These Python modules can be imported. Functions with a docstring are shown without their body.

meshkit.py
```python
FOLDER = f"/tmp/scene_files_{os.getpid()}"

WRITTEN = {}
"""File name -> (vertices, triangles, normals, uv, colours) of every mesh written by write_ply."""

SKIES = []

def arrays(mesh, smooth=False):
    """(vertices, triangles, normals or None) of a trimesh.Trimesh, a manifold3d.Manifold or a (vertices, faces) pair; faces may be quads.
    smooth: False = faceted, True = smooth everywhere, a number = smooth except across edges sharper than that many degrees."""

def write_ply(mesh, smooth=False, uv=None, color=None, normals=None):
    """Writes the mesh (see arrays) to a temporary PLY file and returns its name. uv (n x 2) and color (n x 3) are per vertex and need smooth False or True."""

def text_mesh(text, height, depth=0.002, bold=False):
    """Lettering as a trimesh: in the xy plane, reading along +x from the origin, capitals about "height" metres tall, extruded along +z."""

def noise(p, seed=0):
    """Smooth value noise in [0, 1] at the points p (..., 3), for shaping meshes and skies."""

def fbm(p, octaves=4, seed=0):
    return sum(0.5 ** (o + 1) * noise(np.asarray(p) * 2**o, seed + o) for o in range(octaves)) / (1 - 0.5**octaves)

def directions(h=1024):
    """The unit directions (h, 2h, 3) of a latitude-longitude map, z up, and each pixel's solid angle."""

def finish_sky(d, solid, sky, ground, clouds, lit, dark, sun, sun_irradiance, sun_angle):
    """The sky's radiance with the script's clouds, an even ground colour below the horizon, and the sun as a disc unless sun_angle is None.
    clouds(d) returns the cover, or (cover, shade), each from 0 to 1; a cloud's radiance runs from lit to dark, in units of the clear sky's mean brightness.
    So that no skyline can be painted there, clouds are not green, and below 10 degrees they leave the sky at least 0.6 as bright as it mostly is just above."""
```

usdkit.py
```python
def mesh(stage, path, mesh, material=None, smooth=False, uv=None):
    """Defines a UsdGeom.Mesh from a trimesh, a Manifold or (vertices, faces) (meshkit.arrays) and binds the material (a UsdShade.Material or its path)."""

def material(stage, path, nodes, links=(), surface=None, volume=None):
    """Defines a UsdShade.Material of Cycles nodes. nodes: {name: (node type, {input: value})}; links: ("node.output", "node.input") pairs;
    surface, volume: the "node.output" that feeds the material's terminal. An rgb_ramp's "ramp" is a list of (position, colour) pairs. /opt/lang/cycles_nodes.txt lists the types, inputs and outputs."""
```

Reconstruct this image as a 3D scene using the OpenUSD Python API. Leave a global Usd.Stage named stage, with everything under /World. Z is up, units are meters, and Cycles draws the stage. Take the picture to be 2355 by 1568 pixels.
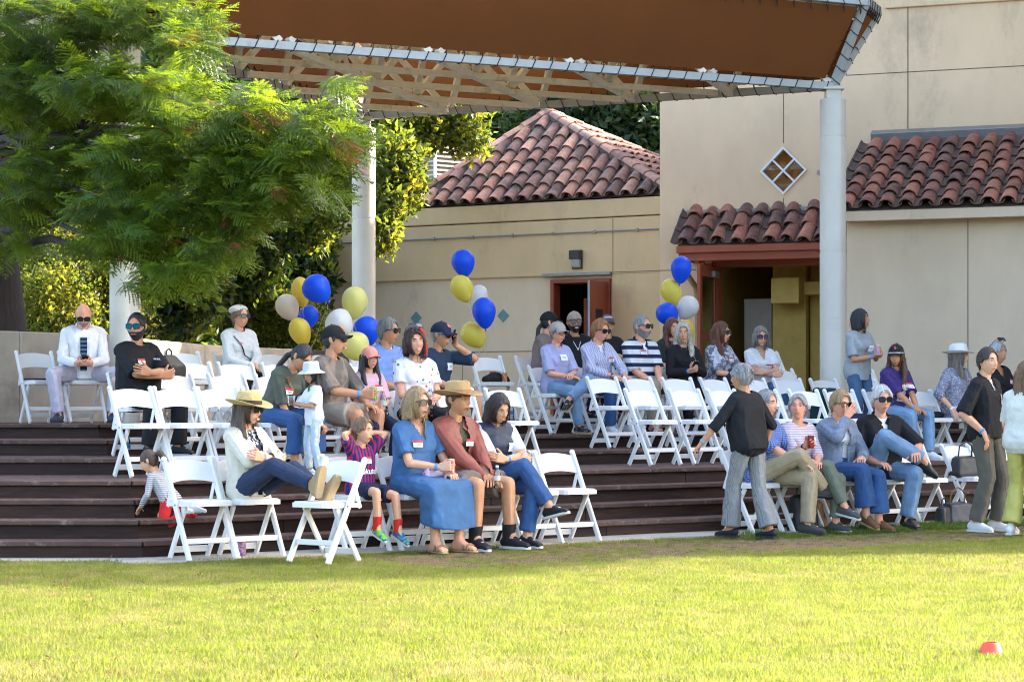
import math, random
import numpy as np, trimesh, manifold3d, usdkit, meshkit
from manifold3d import Manifold, CrossSection
from shapely.geometry import Polygon, box as sbox
from pxr import Usd, UsdGeom, UsdLux, UsdShade, Gf, Sdf, Vt

stage = Usd.Stage.CreateInMemory()
UsdGeom.SetStageUpAxis(stage, 'Z'); UsdGeom.SetStageMetersPerUnit(stage, 1.0)
UsdGeom.Xform.Define(stage, '/World'); UsdGeom.Scope.Define(stage, '/World/Looks')
rad = math.radians

# ---------------------------------------------------------------- camera, sky, sun, exposure
EYE, FPX, UC, HOR, WPX = 1.25, 5000.0, 1177.0, 920.0, 2354.0
cam = UsdGeom.Camera.Define(stage, '/World/camera')
cam.CreateHorizontalApertureAttr(36.0); cam.CreateVerticalApertureAttr(36.0*681/1024)
cam.CreateFocalLengthAttr(36.0*FPX/WPX)
cam.CreateVerticalApertureOffsetAttr(36.0*(HOR-784.0)/WPX)
cam.CreateClippingRangeAttr((0.1, 5000.0))
cam.AddTranslateOp().Set(Gf.Vec3d(0, 0, EYE)); cam.AddRotateXOp().Set(90.0)
cam.CreateExposureAttr(EXPOSURE := 2.32)
SUN_AZ, SUN_EL = rad(62.0), rad(32.0)
sun_dir = np.array([math.sin(SUN_AZ)*math.cos(SUN_EL), math.cos(SUN_AZ)*math.cos(SUN_EL), math.sin(SUN_EL)])
dome = UsdLux.DomeLight.Define(stage, '/World/sky')
dome.GetPrim().SetCustomDataByKey('kind', 'structure')
skym = usdkit.material(stage, '/World/Looks/sky', {
    's': ('sky_texture', {'sky_type': 'single_scattering', 'sun_disc': False, 'sun_elevation': SUN_EL, 'sun_rotation': SUN_AZ, 'air_density': 1.0, 'aerosol_density': 3.5}),
    'b': ('background_shader', {'strength': 0.15})}, [('s.color', 'b.color')], surface='b.background')
UsdShade.MaterialBindingAPI.Apply(dome.GetPrim()).Bind(skym)
sun = UsdLux.DistantLight.Define(stage, '/World/sun')
sun.CreateNormalizeAttr(True); sun.CreateIntensityAttr(0.80); sun.CreateAngleAttr(0.53); sun.CreateColorAttr(Gf.Vec3f(1.0, 0.93, 0.80))
_R = trimesh.geometry.align_vectors([0, 0, 1], sun_dir)
sun.AddTransformOp().Set(Gf.Matrix4d(*_R.T.ravel().tolist()))

# ---------------------------------------------------------------- helpers
def P(u, v, Y):
    "a point at depth Y seen at the photograph position (u, v)"
    return np.array([(u-UC)*Y/FPX, Y, EYE-(v-HOR)*Y/FPX])
def T(x=0, y=0, z=0, rz=0.0):
    m = trimesh.transformations.rotation_matrix(rz, [0, 0, 1]); m[:3, 3] = (x, y, z); return m
def tf(mesh, m):
    v, f = mesh; return (np.asarray(v) @ m[:3, :3].T + m[:3, 3], f)
def mv(v, x=0, y=0, z=0): return (np.asarray(v[0])+[x, y, z], v[1])
def cat(ms):
    vs, fs, n = [], [], 0
    for v, f in ms:
        v, f = np.asarray(v, float), np.asarray(f, int)
        if f.shape[1] == 4: f = np.vstack([f[:, [0, 1, 2]], f[:, [0, 2, 3]]])
        vs.append(v); fs.append(f+n); n += len(v)
    return np.vstack(vs), np.vstack(fs)
def arr(m):
    if isinstance(m, tuple): return m
    if isinstance(m, Manifold):
        k = m.to_mesh(); return np.array(k.vert_properties[:, :3]), np.array(k.tri_verts)
    return np.array(m.vertices), np.array(m.faces)
_BC = {}
def bevel_box(sx, sy, sz, b=0.004):
    b = min(b, sx*.3, sy*.3, sz*.3)
    pts = []
    for a in (-1, 1):
        for c in (-1, 1):
            for d in (-1, 1):
                x, y, z = a*sx/2, c*sy/2, d*sz/2
                pts += [(x-a*b, y-c*b, z), (x-a*b, y, z-d*b), (x, y-c*b, z-d*b)]
    return arr(Manifold.hull_points(np.array(pts)))
def bx(x0, x1, y0, y1, z0, z1, b=0.0):
    if b:
        return mv(bevel_box(x1-x0, y1-y0, z1-z0, b), (x0+x1)/2, (y0+y1)/2, (z0+z1)/2)
    m = trimesh.creation.box(bounds=[[x0, y0, z0], [x1, y1, z1]]); return arr(m)
def frame(p, q, up=(0, 0, 1)):
    p, q = np.asarray(p, float), np.asarray(q, float)
    d = q-p; L = np.linalg.norm(d); d = d/L
    up = np.asarray(up, float)
    if abs(d @ up) > .98: up = np.array([0, 1., 0]) if abs(d[1]) < .9 else np.array([1., 0, 0])
    a = np.cross(d, up); a /= np.linalg.norm(a); b = np.cross(a, d)
    m = np.eye(4); m[:3, 0], m[:3, 1], m[:3, 2], m[:3, 3] = a, b, d, (p+q)/2
    return m, L
def bar(p, q, w, t, up=(0, 0, 1), b=0.003):
    "rectangular bar from p to q; w across, t along up"
    m, L = frame(p, q, up); return tf(bevel_box(w, t, L, b), m)
def tube(pts, r, n=8, closed_ends=True):
    pts = np.asarray(pts, float); r = np.broadcast_to(np.asarray(r, float), (len(pts),))
    t = np.gradient(pts, axis=0); t /= np.linalg.norm(t, axis=1, keepdims=True)+1e-12
    a = np.zeros_like(t); ref = np.array([0, 0, 1.]) if abs(t[0, 2]) < .9 else np.array([1., 0, 0])
    for i in range(len(t)):
        k = np.cross(t[i], ref); k /= np.linalg.norm(k)+1e-12; a[i] = k; ref = np.cross(k, t[i])
    bb = np.cross(t, a); ang = np.arange(n)*2*np.pi/n
    v = pts[:, None]+r[:, None, None]*(np.cos(ang)[None, :, None]*a[:, None]+np.sin(ang)[None, :, None]*bb[:, None])
    i, j = np.meshgrid(np.arange(len(pts)-1), np.arange(n), indexing='ij')
    q = np.stack([i*n+j, i*n+(j+1) % n, (i+1)*n+(j+1) % n, (i+1)*n+j], -1).reshape(-1, 4)
    f = np.vstack([q[:, [0, 2, 1]], q[:, [0, 3, 2]]]); v = v.reshape(-1, 3)
    if closed_ends:
        nv = len(v); v = np.vstack([v, pts[0], pts[-1]])
        c0 = [[nv, k, (k+1) % n] for k in range(n)]; e = (len(pts)-1)*n
        c1 = [[nv+1, e+(k+1) % n, e+k] for k in range(n)]
        f = np.vstack([f, c0, c1])
    return v, f
def revolve(profile, n=24, cap=True):
    "profile: (r, z) from bottom to top"
    prof = np.asarray(profile, float); ang = np.arange(n)*2*np.pi/n
    v = np.stack([prof[:, None, 0]*np.cos(ang), prof[:, None, 0]*np.sin(ang), np.repeat(prof[:, 1:2], n, 1)], -1).reshape(-1, 3)
    i, j = np.meshgrid(np.arange(len(prof)-1), np.arange(n), indexing='ij')
    q = np.stack([i*n+j, i*n+(j+1) % n, (i+1)*n+(j+1) % n, (i+1)*n+j], -1).reshape(-1, 4)
    f = np.vstack([q[:, [0, 1, 2]], q[:, [0, 2, 3]]])
    if cap:
        nv = len(v); v = np.vstack([v, [0, 0, prof[0, 1]], [0, 0, prof[-1, 1]]]); e = (len(prof)-1)*n
        f = np.vstack([f, [[nv, (k+1) % n, k] for k in range(n)], [[nv+1, e+k, e+(k+1) % n] for k in range(n)]])
    return v, f
def extrude(poly, h):
    return arr(trimesh.creation.extrude_polygon(poly, h, engine='earcut'))
def wall_poly(poly, y0, y1):
    "shapely polygon in (s, z) extruded along y from y0 to y1"
    v, f = extrude(poly, y1-y0)
    return np.stack([v[:, 0], v[:, 2]+y0, v[:, 1]], 1), f[:, ::-1]
def sph(c, r, n=2):
    m = trimesh.creation.icosphere(n); return (np.array(m.vertices)*r+np.asarray(c), np.array(m.faces))

used = {}
def numbered(parent, name):
    k = (parent, name)
    used[k] = used.get(k, -1)+1
    return name if used[k] == 0 else f'{name}_{used[k]:03d}'
def data(p, label=None, cat=None, group=None, kind=None):
    p = p.GetPrim() if hasattr(p, 'GetPrim') else p
    for k, v in (('label', label), ('category', cat), ('group', group), ('kind', kind)):
        if v: p.SetCustomDataByKey(k, v)
    return p
def thing(name, label=None, cat=None, loc=(0, 0, 0), rz=0.0, group=None, kind=None):
    path = '/World/'+numbered('/World', name)
    x = UsdGeom.Xform.Define(stage, path)
    x.AddTranslateOp().Set(Gf.Vec3d(*map(float, loc)))
    if rz: x.AddRotateZOp().Set(math.degrees(rz))
    return data(x, label, cat, group, kind)
def part(name, mesh, m, parent=None, smooth=False, label=None, kind=None, cat=None, group=None):
    pp = str(parent.GetPath()) if parent is not None else '/World'
    path = pp+'/'+numbered(pp, name)
    mm = usdkit.mesh(stage, path, arr(mesh), m, smooth)
    return data(mm, label, cat, group, kind)
def copy_of(src, name, label, cat, loc, rz, group=None):
    path = '/World/'+numbered('/World', name)
    x = UsdGeom.Xform.Define(stage, path); p = x.GetPrim()
    p.GetReferences().AddInternalReference(src); 
    x.ClearXformOpOrder()
    x.AddTranslateOp(opSuffix='own').Set(Gf.Vec3d(*map(float, loc))); x.AddRotateZOp(opSuffix='own').Set(math.degrees(rz))
    p.SetInstanceable(True)
    return data(p, label, cat, group)
def instancer(name, protos, pos, quat, scale, idx, parent=None, kind='stuff', label=None, cat=None):
    "protos: [(mesh, material)]; quat (n,4) w,x,y,z"
    pp = str(parent.GetPath()) if parent is not None else '/World'
    path = pp+'/'+numbered(pp, name)
    pi = UsdGeom.PointInstancer.Define(stage, path)
    paths = []
    for k, (m, mt) in enumerate(protos):
        q = f'{path}/kind_{k+1:03d}' ; usdkit.mesh(stage, q, m, mt); paths.append(q)
    pi.CreatePrototypesRel().SetTargets(paths)
    pi.CreateProtoIndicesAttr(Vt.IntArray.FromNumpy(np.asarray(idx, np.int32)))
    pi.CreatePositionsAttr(Vt.Vec3fArray.FromNumpy(np.asarray(pos, np.float32)))
    q = np.asarray(quat, np.float32); q = q/np.linalg.norm(q, axis=1, keepdims=True)
    pi.CreateOrientationsAttr(Vt.QuathArray([Gf.Quath(float(a), float(b), float(c), float(d)) for a, b, c, d in q]))
    s = np.asarray(scale, np.float32); s = np.repeat(s[:, None], 3, 1) if s.ndim == 1 else s
    pi.CreateScalesAttr(Vt.Vec3fArray.FromNumpy(s))
    return data(pi, label, cat, None, kind)
def quat_from_axes(y, up_hint, rng=None):
    "quaternions turning local +y onto y and local +z near up_hint; arrays (n,3)"
    y = y/np.linalg.norm(y, axis=1, keepdims=True)
    x = np.cross(y, up_hint); x /= np.linalg.norm(x, axis=1, keepdims=True)+1e-9
    z = np.cross(x, y)
    R = np.stack([x, y, z], -1)
    from scipy.spatial.transform import Rotation
    q = Rotation.from_matrix(R).as_quat(); return q[:, [3, 0, 1, 2]]

# ---------------------------------------------------------------- materials
_made = {}
def M(name, base, rough=.6, var=.12, scale=6.0, bump=0.0, bscale=80.0, metallic=0.0, coat=0.0, spec=.5, world=False, alt=None, altscale=2.0, altlo=.45, altfac=1.0, sx=(1, 1, 1), trans=None, sheen=0.0, rnd=0.0, sss=0.0):
    if name in _made: return _made[name]
    base = np.array(base, float)
    nodes = {'c': ('geometry', {}) if world else ('texture_coordinate', {}),
             'map': ('mapping', {'scale': sx}),
             'n': ('noise_texture', {'scale': scale, 'detail': 4.0, 'roughness': .6}),
             'r': ('rgb_ramp', {'ramp': [(.25, tuple(base*(1-var))), (.75, tuple(np.minimum(base*(1+var), .95)))]}),
             'p': ('principled_bsdf', {'roughness': rough, 'metallic': metallic, 'specular_ior_level': spec, 'coat_weight': coat})}
    if sheen: nodes['p'][1]['sheen_weight'] = sheen
    if sss: nodes['p'][1]['subsurface_weight'] = sss; nodes['p'][1]['subsurface_radius'] = (1, .35, .2); nodes['p'][1]['subsurface_scale'] = .006
    links = [('c.position' if world else 'c.object', 'map.vector'), ('map.vector', 'n.vector'), ('n.fac', 'r.fac')]
    out = 'r.color'
    if alt is not None:
        nodes['n2'] = ('noise_texture', {'scale': altscale, 'detail': 6.0, 'roughness': .65})
        nodes['r2'] = ('rgb_ramp', {'ramp': [(altlo, (0, 0, 0)), (altlo+.22, (altfac,)*3)]})
        nodes['mx'] = ('mix_color', {'b': tuple(alt)})
        links += [('map.vector', 'n2.vector'), ('n2.fac', 'r2.fac'), ('r2.color', 'mx.fac'), (out, 'mx.a')]; out = 'mx.result'
    if rnd:
        nodes['oi'] = ('object_info', {}); nodes['mr'] = ('map_range', {'to_min': 1-rnd, 'to_max': 1+rnd})
        nodes['hs'] = ('hsv', {'fac': 1.0})
        links += [('oi.random', 'mr.value'), ('mr.result', 'hs.value'), (out, 'hs.color')]; out = 'hs.color'
    links.append((out, 'p.base_color'))
    if bump:
        nodes['bn'] = ('noise_texture', {'scale': bscale, 'detail': 3.0}); nodes['bu'] = ('bump', {'strength': bump, 'distance': .01})
        links += [('map.vector', 'bn.vector'), ('bn.fac', 'bu.height'), ('bu.normal', 'p.normal')]
    surf = 'p.BSDF'
    if trans is not None:
        nodes['t'] = ('translucent_bsdf', {'color': tuple(trans[0])}); nodes['mc'] = ('mix_closure', {'fac': trans[1]})
        links += [('p.BSDF', 'mc.closure1'), ('t.BSDF', 'mc.closure2')]; surf = 'mc.closure'
    _made[name] = usdkit.material(stage, '/World/Looks/'+name, nodes, links, surface=surf)
    return _made[name]
def leaf_mat(name, base, tcol, fac=.45, rough=.45, rnd=.35, hue=.03):
    if name in _made: return _made[name]
    nodes = {'oi': ('object_info', {}), 'g': ('geometry', {}), 'm1': ('map_range', {'to_min': 1-rnd, 'to_max': 1+rnd}),
             'm2': ('map_range', {'to_min': .5-hue, 'to_max': .5+hue}),
             'h1': ('hsv', {'color': tuple(base)}), 'h2': ('hsv', {'color': tuple(tcol)}),
             'p': ('principled_bsdf', {'roughness': rough, 'specular_ior_level': .35}), 't': ('translucent_bsdf', {}), 'mc': ('mix_closure', {'fac': fac})}
    links = [('oi.random', 'm1.value'), ('g.random_per_island', 'm2.value'), ('m1.result', 'h1.value'), ('m1.result', 'h2.value'), ('m2.result', 'h1.hue'), ('m2.result', 'h2.hue'),
             ('h1.color', 'p.base_color'), ('h2.color', 't.color'), ('p.BSDF', 'mc.closure1'), ('t.BSDF', 'mc.closure2')]
    _made[name] = usdkit.material(stage, '/World/Looks/'+name, nodes, links, surface='mc.closure'); return _made[name]
def glass_mat(name, tint=(1, 1, 1), rough=.02, lo=.08):
    if name in _made: return _made[name]
    _made[name] = usdkit.material(stage, '/World/Looks/'+name, {'f': ('fresnel', {'IOR': 1.5}), 'a': ('math', {'math_type': 'add', 'value2': lo}),
        't': ('transparent_bsdf', {'color': tint}), 'g': ('glossy_bsdf', {'roughness': rough}), 'm': ('mix_closure', {})},
        [('f.fac', 'a.value1'), ('a.value', 'm.fac'), ('t.BSDF', 'm.closure1'), ('g.BSDF', 'm.closure2')], surface='m.closure'); return _made[name]

def stucco(name, base, stain=(.2, .17, .13), amt=.5):
    if name in _made: return _made[name]
    b = np.array(base)
    nodes = {'g': ('geometry', {}), 'm1': ('mapping', {'scale': (1.1, 1.1, .55)}), 'n1': ('noise_texture', {'scale': 1.3, 'detail': 6.0, 'roughness': .7}),
             'r1': ('rgb_ramp', {'ramp': [(.3, tuple(b*.92)), (.7, tuple(b*1.06))]}),
             'n2': ('noise_texture', {'scale': .9, 'detail': 8.0, 'roughness': .75}), 'r2': ('rgb_ramp', {'ramp': [(.57, (0, 0, 0)), (.78, (amt,)*3)]}),
             'mx': ('mix_color', {'b': stain}), 'n3': ('noise_texture', {'scale': 90.0, 'detail': 3.0}), 'bu': ('bump', {'strength': .25, 'distance': .006}),
             'p': ('principled_bsdf', {'roughness': .9, 'specular_ior_level': .2})}
    links = [('g.position', 'm1.vector'), ('m1.vector', 'n1.vector'), ('n1.fac', 'r1.fac'), ('m1.vector', 'n2.vector'), ('n2.fac', 'r2.fac'), ('r2.color', 'mx.fac'), ('r1.color', 'mx.a'),
             ('mx.result', 'p.base_color'), ('g.position', 'n3.vector'), ('n3.fac', 'bu.height'), ('bu.normal', 'p.normal')]
    _made[name] = usdkit.material(stage, '/World/Looks/'+name, nodes, links, surface='p.BSDF'); return _made[name]

m_white = M('white_resin', (.74, .715, .68), rough=.38, var=.03, scale=5, spec=.5)
m_stucco_y = stucco('stucco_yellow', (.68, .485, .265))
m_stucco_p = stucco('stucco_pale', (.72, .56, .385))
m_stucco_c = stucco('stucco_cream', (.72, .525, .335))
m_stucco_g = stucco('stucco_grey_cream', (.66, .53, .385), amt=.4)
m_reveal = M('dark_joint', (.16, .125, .08), rough=.95, world=True)
m_wood = M('dark_step_wood', (.036, .0155, .0105), rough=.6, spec=.25, var=.4, scale=3, sx=(1, 1, 7), bump=.35, bscale=25, world=True, alt=(.05, .036, .034), altscale=4, altlo=.55, rnd=.25)
m_tread = M('worn_tread_wood', (.085, .048, .038), rough=.7, spec=.25, var=.35, scale=4, bump=.3, bscale=30, world=True, alt=(.26, .20, .165), altscale=11, altlo=.56, rnd=.25)
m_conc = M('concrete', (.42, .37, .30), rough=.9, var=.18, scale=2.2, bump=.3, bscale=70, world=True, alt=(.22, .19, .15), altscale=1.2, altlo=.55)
m_paintcol = M('white_column_paint', (.62, .585, .51), rough=.55, var=.06, scale=3, bump=.08, bscale=30, world=True, alt=(.30, .29, .25), altscale=7, altlo=.66, altfac=.7)
m_steel = M('white_truss_paint', (.80, .75, .64), rough=.55, var=.1, scale=4, world=True, alt=(.19, .18, .07), altscale=4.5, altlo=.55, altfac=.8)
m_edge = M('skylit_beam_grey', (.40, .42, .42), rough=.5, var=.1, scale=5, world=True, alt=(.15, .15, .08), altscale=4, altlo=.6, altfac=.7)  # grey tone paints in the sky reflected along the edge beams
m_rust = M('terracotta_paint', (.30, .065, .028), rough=.5, var=.12, scale=4, world=True) if False else M('terracotta_paint', (.30, .065, .028), rough=.5, var=.12, scale=4, world=True)
m_metal = M('grey_metal', (.30, .29, .28), rough=.5, metallic=.6, world=True)
m_dark = M('near_black', (.015, .014, .013), rough=.7, world=True)
m_fabric = M('brown_shade_cloth', (.215, .068, .014), rough=.9, var=.07, scale=1.4, bump=.12, bscale=300, world=True, trans=((.17, .10, .04), .08))
m_roofcloth = M('tan_roof_cloth', (.40, .32, .22), rough=.9, var=.1, scale=1.2, world=True, trans=((.36, .29, .19), .2))
# ---------------------------------------------------------------- ground and stepped seating
rng = np.random.default_rng(7)
B0 = np.array([-2.907, 17.12]); SD = np.array([.809, .588]); SN = np.array([-.588, .809]); FACE = -SN
ZK = [0.0]+[.143*k for k in range(1, 8)]
PR = [0, .0, .39, .78, 1.15, 2.75, 4.1, 5.5]     # perpendicular offset of the nose of step k, right part
FANG = math.atan2(FACE[1], FACE[0])-math.pi/2     # turns local +y onto FACE
def corner(k):
    d = PR[k]/.956; return B0+np.array([-.25*d, d])
def row_t(u, p):
    "t along the right part so that the point at offset p is seen at u"
    q = (u-UC)/FPX; b = B0+SN*p
    return (q*b[1]-b[0])/(SD[0]-q*SD[1])
def row_pt(u, p):
    t = row_t(u, p); return B0+SN*p+SD*t
def floor_z(p):
    z = 0.0
    for k in range(1, 8):
        if p > PR[k]: z = ZK[k]
    return z

gpts = []
for Y in np.r_[np.linspace(2, 26, 60), np.linspace(28, 90, 20)]:
    for X in np.linspace(-45, 45, 60): gpts.append((X, Y))
gpts = np.array(gpts)
gz = .035*(meshkit.fbm(np.c_[gpts*.7, np.zeros(len(gpts))], 3, 3)-.5)
gz = np.where(gpts[:, 1] > 16, gz*np.clip(1-(gpts[:, 1]-16)/2, 0.15, 1), gz)-.012
ii, jj = np.meshgrid(np.arange(79), np.arange(59), indexing='ij')
gq = np.stack([ii*60+jj, ii*60+jj+1, (ii+1)*60+jj+1, (ii+1)*60+jj], -1).reshape(-1, 4)
def dryness_nodes():
    return None
m_lawn = usdkit.material(stage, '/World/Looks/lawn_soil', {
    'g': ('geometry', {}), 'n': ('noise_texture', {'scale': 1.1, 'detail': 6.0, 'roughness': .65}), 'n2': ('noise_texture', {'scale': 45.0, 'detail': 4.0}),
    'r': ('rgb_ramp', {'ramp': [(.35, (.075, .085, .022)), (.55, (.12, .115, .04)), (.72, (.20, .15, .075))]}),
    'r2': ('rgb_ramp', {'ramp': [(.3, (.45, .45, .45)), (.7, (1.2, 1.2, 1.2))]}), 'mx': ('mix_color', {'blend_type': 'multiply', 'fac': 1.0}),
    'bu': ('bump', {'strength': .8, 'distance': .03}), 'p': ('principled_bsdf', {'roughness': .95, 'specular_ior_level': .1})},
    [('g.position', 'n.vector'), ('g.position', 'n2.vector'), ('n.fac', 'r.fac'), ('n2.fac', 'r2.fac'), ('r.color', 'mx.a'), ('r2.color', 'mx.b'), ('mx.result', 'p.base_color'), ('n2.fac', 'bu.height'), ('bu.normal', 'p.normal')], surface='p.BSDF')
lawn = part('lawn', (np.c_[gpts, gz], gq), m_lawn, kind='structure', smooth=True)

# concrete footing strip in front of the lowest riser
def band(p0, p1, t0, t1, z0, z1):
    a = [B0+SN*p0+SD*t0, B0+SN*p0+SD*t1, B0+SN*p1+SD*t1, B0+SN*p1+SD*t0]
    return wallprism(a, z0, z1)
def wallprism(poly, z0, z1):
    v, f = extrude(Polygon(poly), z1-z0); v = np.array(v); v[:, 2] += z0; return v, f
part('concrete_path', cat([band(-.55, 0.02, -.35, 17, -.05, .014), wallprism([(-14, 16.75), (B0[0]-.14, 16.72), (B0[0]+.02, 17.14), (-14, 17.14)], -.05, .012)]), m_conc, kind='structure')

steps = thing('stepped_seating', 'dark timber stepped terraces turning a corner, with worn plank edges', 'steps')
XL = -13.0; TR = 17.0
def joints(L, rng, first):
    e = [0.0]; x = first
    while x < L-.6: e.append(x); x += rng.uniform(2.0, 3.4)
    return e+[L]
for k in range(1, 8):
    c = corner(k); z0, z1 = ZK[k-1], ZK[k]
    depth = ((PR[k+1]-PR[k]) if k < 7 else 1.6)
    # left part, along -x
    L = c[0]-XL; es = joints(L, rng, 1.2+.5*(k % 3))
    for a, b in zip(es[:-1], es[1:]):
        part('riser', bx(c[0]-b+.003, c[0]-a-.002, c[1]+.012+rng.uniform(0, .006), c[1]+.05, z0-.02, z1-.042, .003), m_wood, steps)
    es = joints(L, rng, 1.9+.6*((k+1) % 3))
    for a, b in zip(es[:-1], es[1:]):
        dz = rng.uniform(-.004, .002)
        part('tread', bx(c[0]-b+.003, c[0]-a-.002, c[1]-.028+rng.uniform(-.004, .004), c[1]+.27, z1-.04, z1+dz, .006), m_tread, steps)
    # right part, along SD
    es = joints(TR, rng, .9+.45*((k*2) % 3)); ang = math.atan2(SD[1], SD[0])
    base = T(c[0], c[1], 0, ang)
    for a, b in zip(es[:-1], es[1:]):
        part('riser', tf(bx(a+.002, b-.003, .012+rng.uniform(0, .006), .05, z0-.02, z1-.042, .003), base), m_wood, steps)
    es = joints(TR, rng, 1.6+.4*((k*2+1) % 3))
    for a, b in zip(es[:-1], es[1:]):
        dz = rng.uniform(-.004, .002)
        part('tread', tf(bx(a+.002, b-.003, -.028+rng.uniform(-.004, .004), .27, z1-.04, z1+dz, .006), base), m_tread, steps)
    if k >= 1:
        far = PR[k+1] if k < 7 else 9.5
        c2 = corner(k+1) if k < 7 else c+np.array([-.25*4, 4.0])
        o = .26
        poly = [(XL, c[1]+o), (c[0]-.02, c[1]+o), *(c+SN*o+SD*.1,), tuple(c+SN*o+SD*TR), tuple(c2+SN*.1+SD*TR), tuple(c2+SN*.1), (XL, c2[1]+.1)]
        poly = Polygon([tuple(map(float, q)) for q in poly]).buffer(0)
        for g in getattr(poly, 'geoms', [poly]):
            if g.area > .01:
                v, f = extrude(g, .05); v = np.array(v); v[:, 2] += z1-.058; part('deck', (v, f), m_tread, steps)
# wide paved landing behind the terraces, in front of the buildings
part('upper_pavement', cat([wallprism([(-16, 26.3), (-4.2, 26.3), (3, 31.3), (12, 37), (12, 60), (-16, 60)], .5, .985)]), m_conc, kind='structure')
part('entry_landing', wallprism([(2.6, 34.2), (2.2, 32.6), (7.5, 30.4), (12, 30), (12, 44), (3.4, 44)], .5, 1.143), m_conc, kind='structure')

# ---------------------------------------------------------------- curved concrete wall at the left
def wall_strip(pts, h0, h1, th):
    ms = []
    for (a, b) in zip(pts[:-1], pts[1:]):
        a, b = np.array(a), np.array(b); L = np.linalg.norm(b-a); ang = math.atan2(b[1]-a[1], b[0]-a[0])
        ms.append(tf(bx(.006, L-.006, 0, th, h0, h1, .012), T(a[0], a[1], 0, ang)))
    return ms
cw = thing('retaining_wall', 'pale curved concrete wall behind the upper left chairs, dappled by sunlight', 'wall')
cpts = [(-7.6, 23.2), (-6.6, 24.25), (-5.72, 25.3), (-4.95, 26.6), (-4.72, 29.0), (-4.42, 31.3), (-3.95, 33.0), (-3.3, 34.2)]
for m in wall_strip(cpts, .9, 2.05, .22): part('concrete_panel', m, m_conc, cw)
lw = thing('low_timber_wall', 'low dark brown wall at the foot of the yellow building, behind balloons', 'wall')
m_brownwall = M('brown_wall', (.085, .062, .045), rough=.85, var=.2, scale=3, world=True)
for m in wall_strip([(-3.3, 34.25), (-2.35, 34.4), (-1.55, 34.4), (-1.1, 34.35)], .9, 2.04, .2): part('wall_board', m, m_brownwall, lw)

# ---------------------------------------------------------------- roof tiles
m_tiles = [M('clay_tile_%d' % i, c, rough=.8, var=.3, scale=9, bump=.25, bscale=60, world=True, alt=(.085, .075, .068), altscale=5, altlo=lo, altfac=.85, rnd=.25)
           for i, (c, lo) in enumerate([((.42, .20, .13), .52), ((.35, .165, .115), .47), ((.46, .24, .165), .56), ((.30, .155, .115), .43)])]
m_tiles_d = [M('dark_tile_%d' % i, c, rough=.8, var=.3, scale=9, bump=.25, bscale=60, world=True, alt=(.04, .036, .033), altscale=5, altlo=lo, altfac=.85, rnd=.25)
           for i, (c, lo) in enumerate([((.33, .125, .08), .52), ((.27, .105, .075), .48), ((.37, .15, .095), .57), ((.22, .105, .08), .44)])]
m_mortar = M('roof_mortar', (.13, .088, .07), rough=.95, var=.3, scale=8, bump=.4, bscale=40, world=True)
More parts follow.
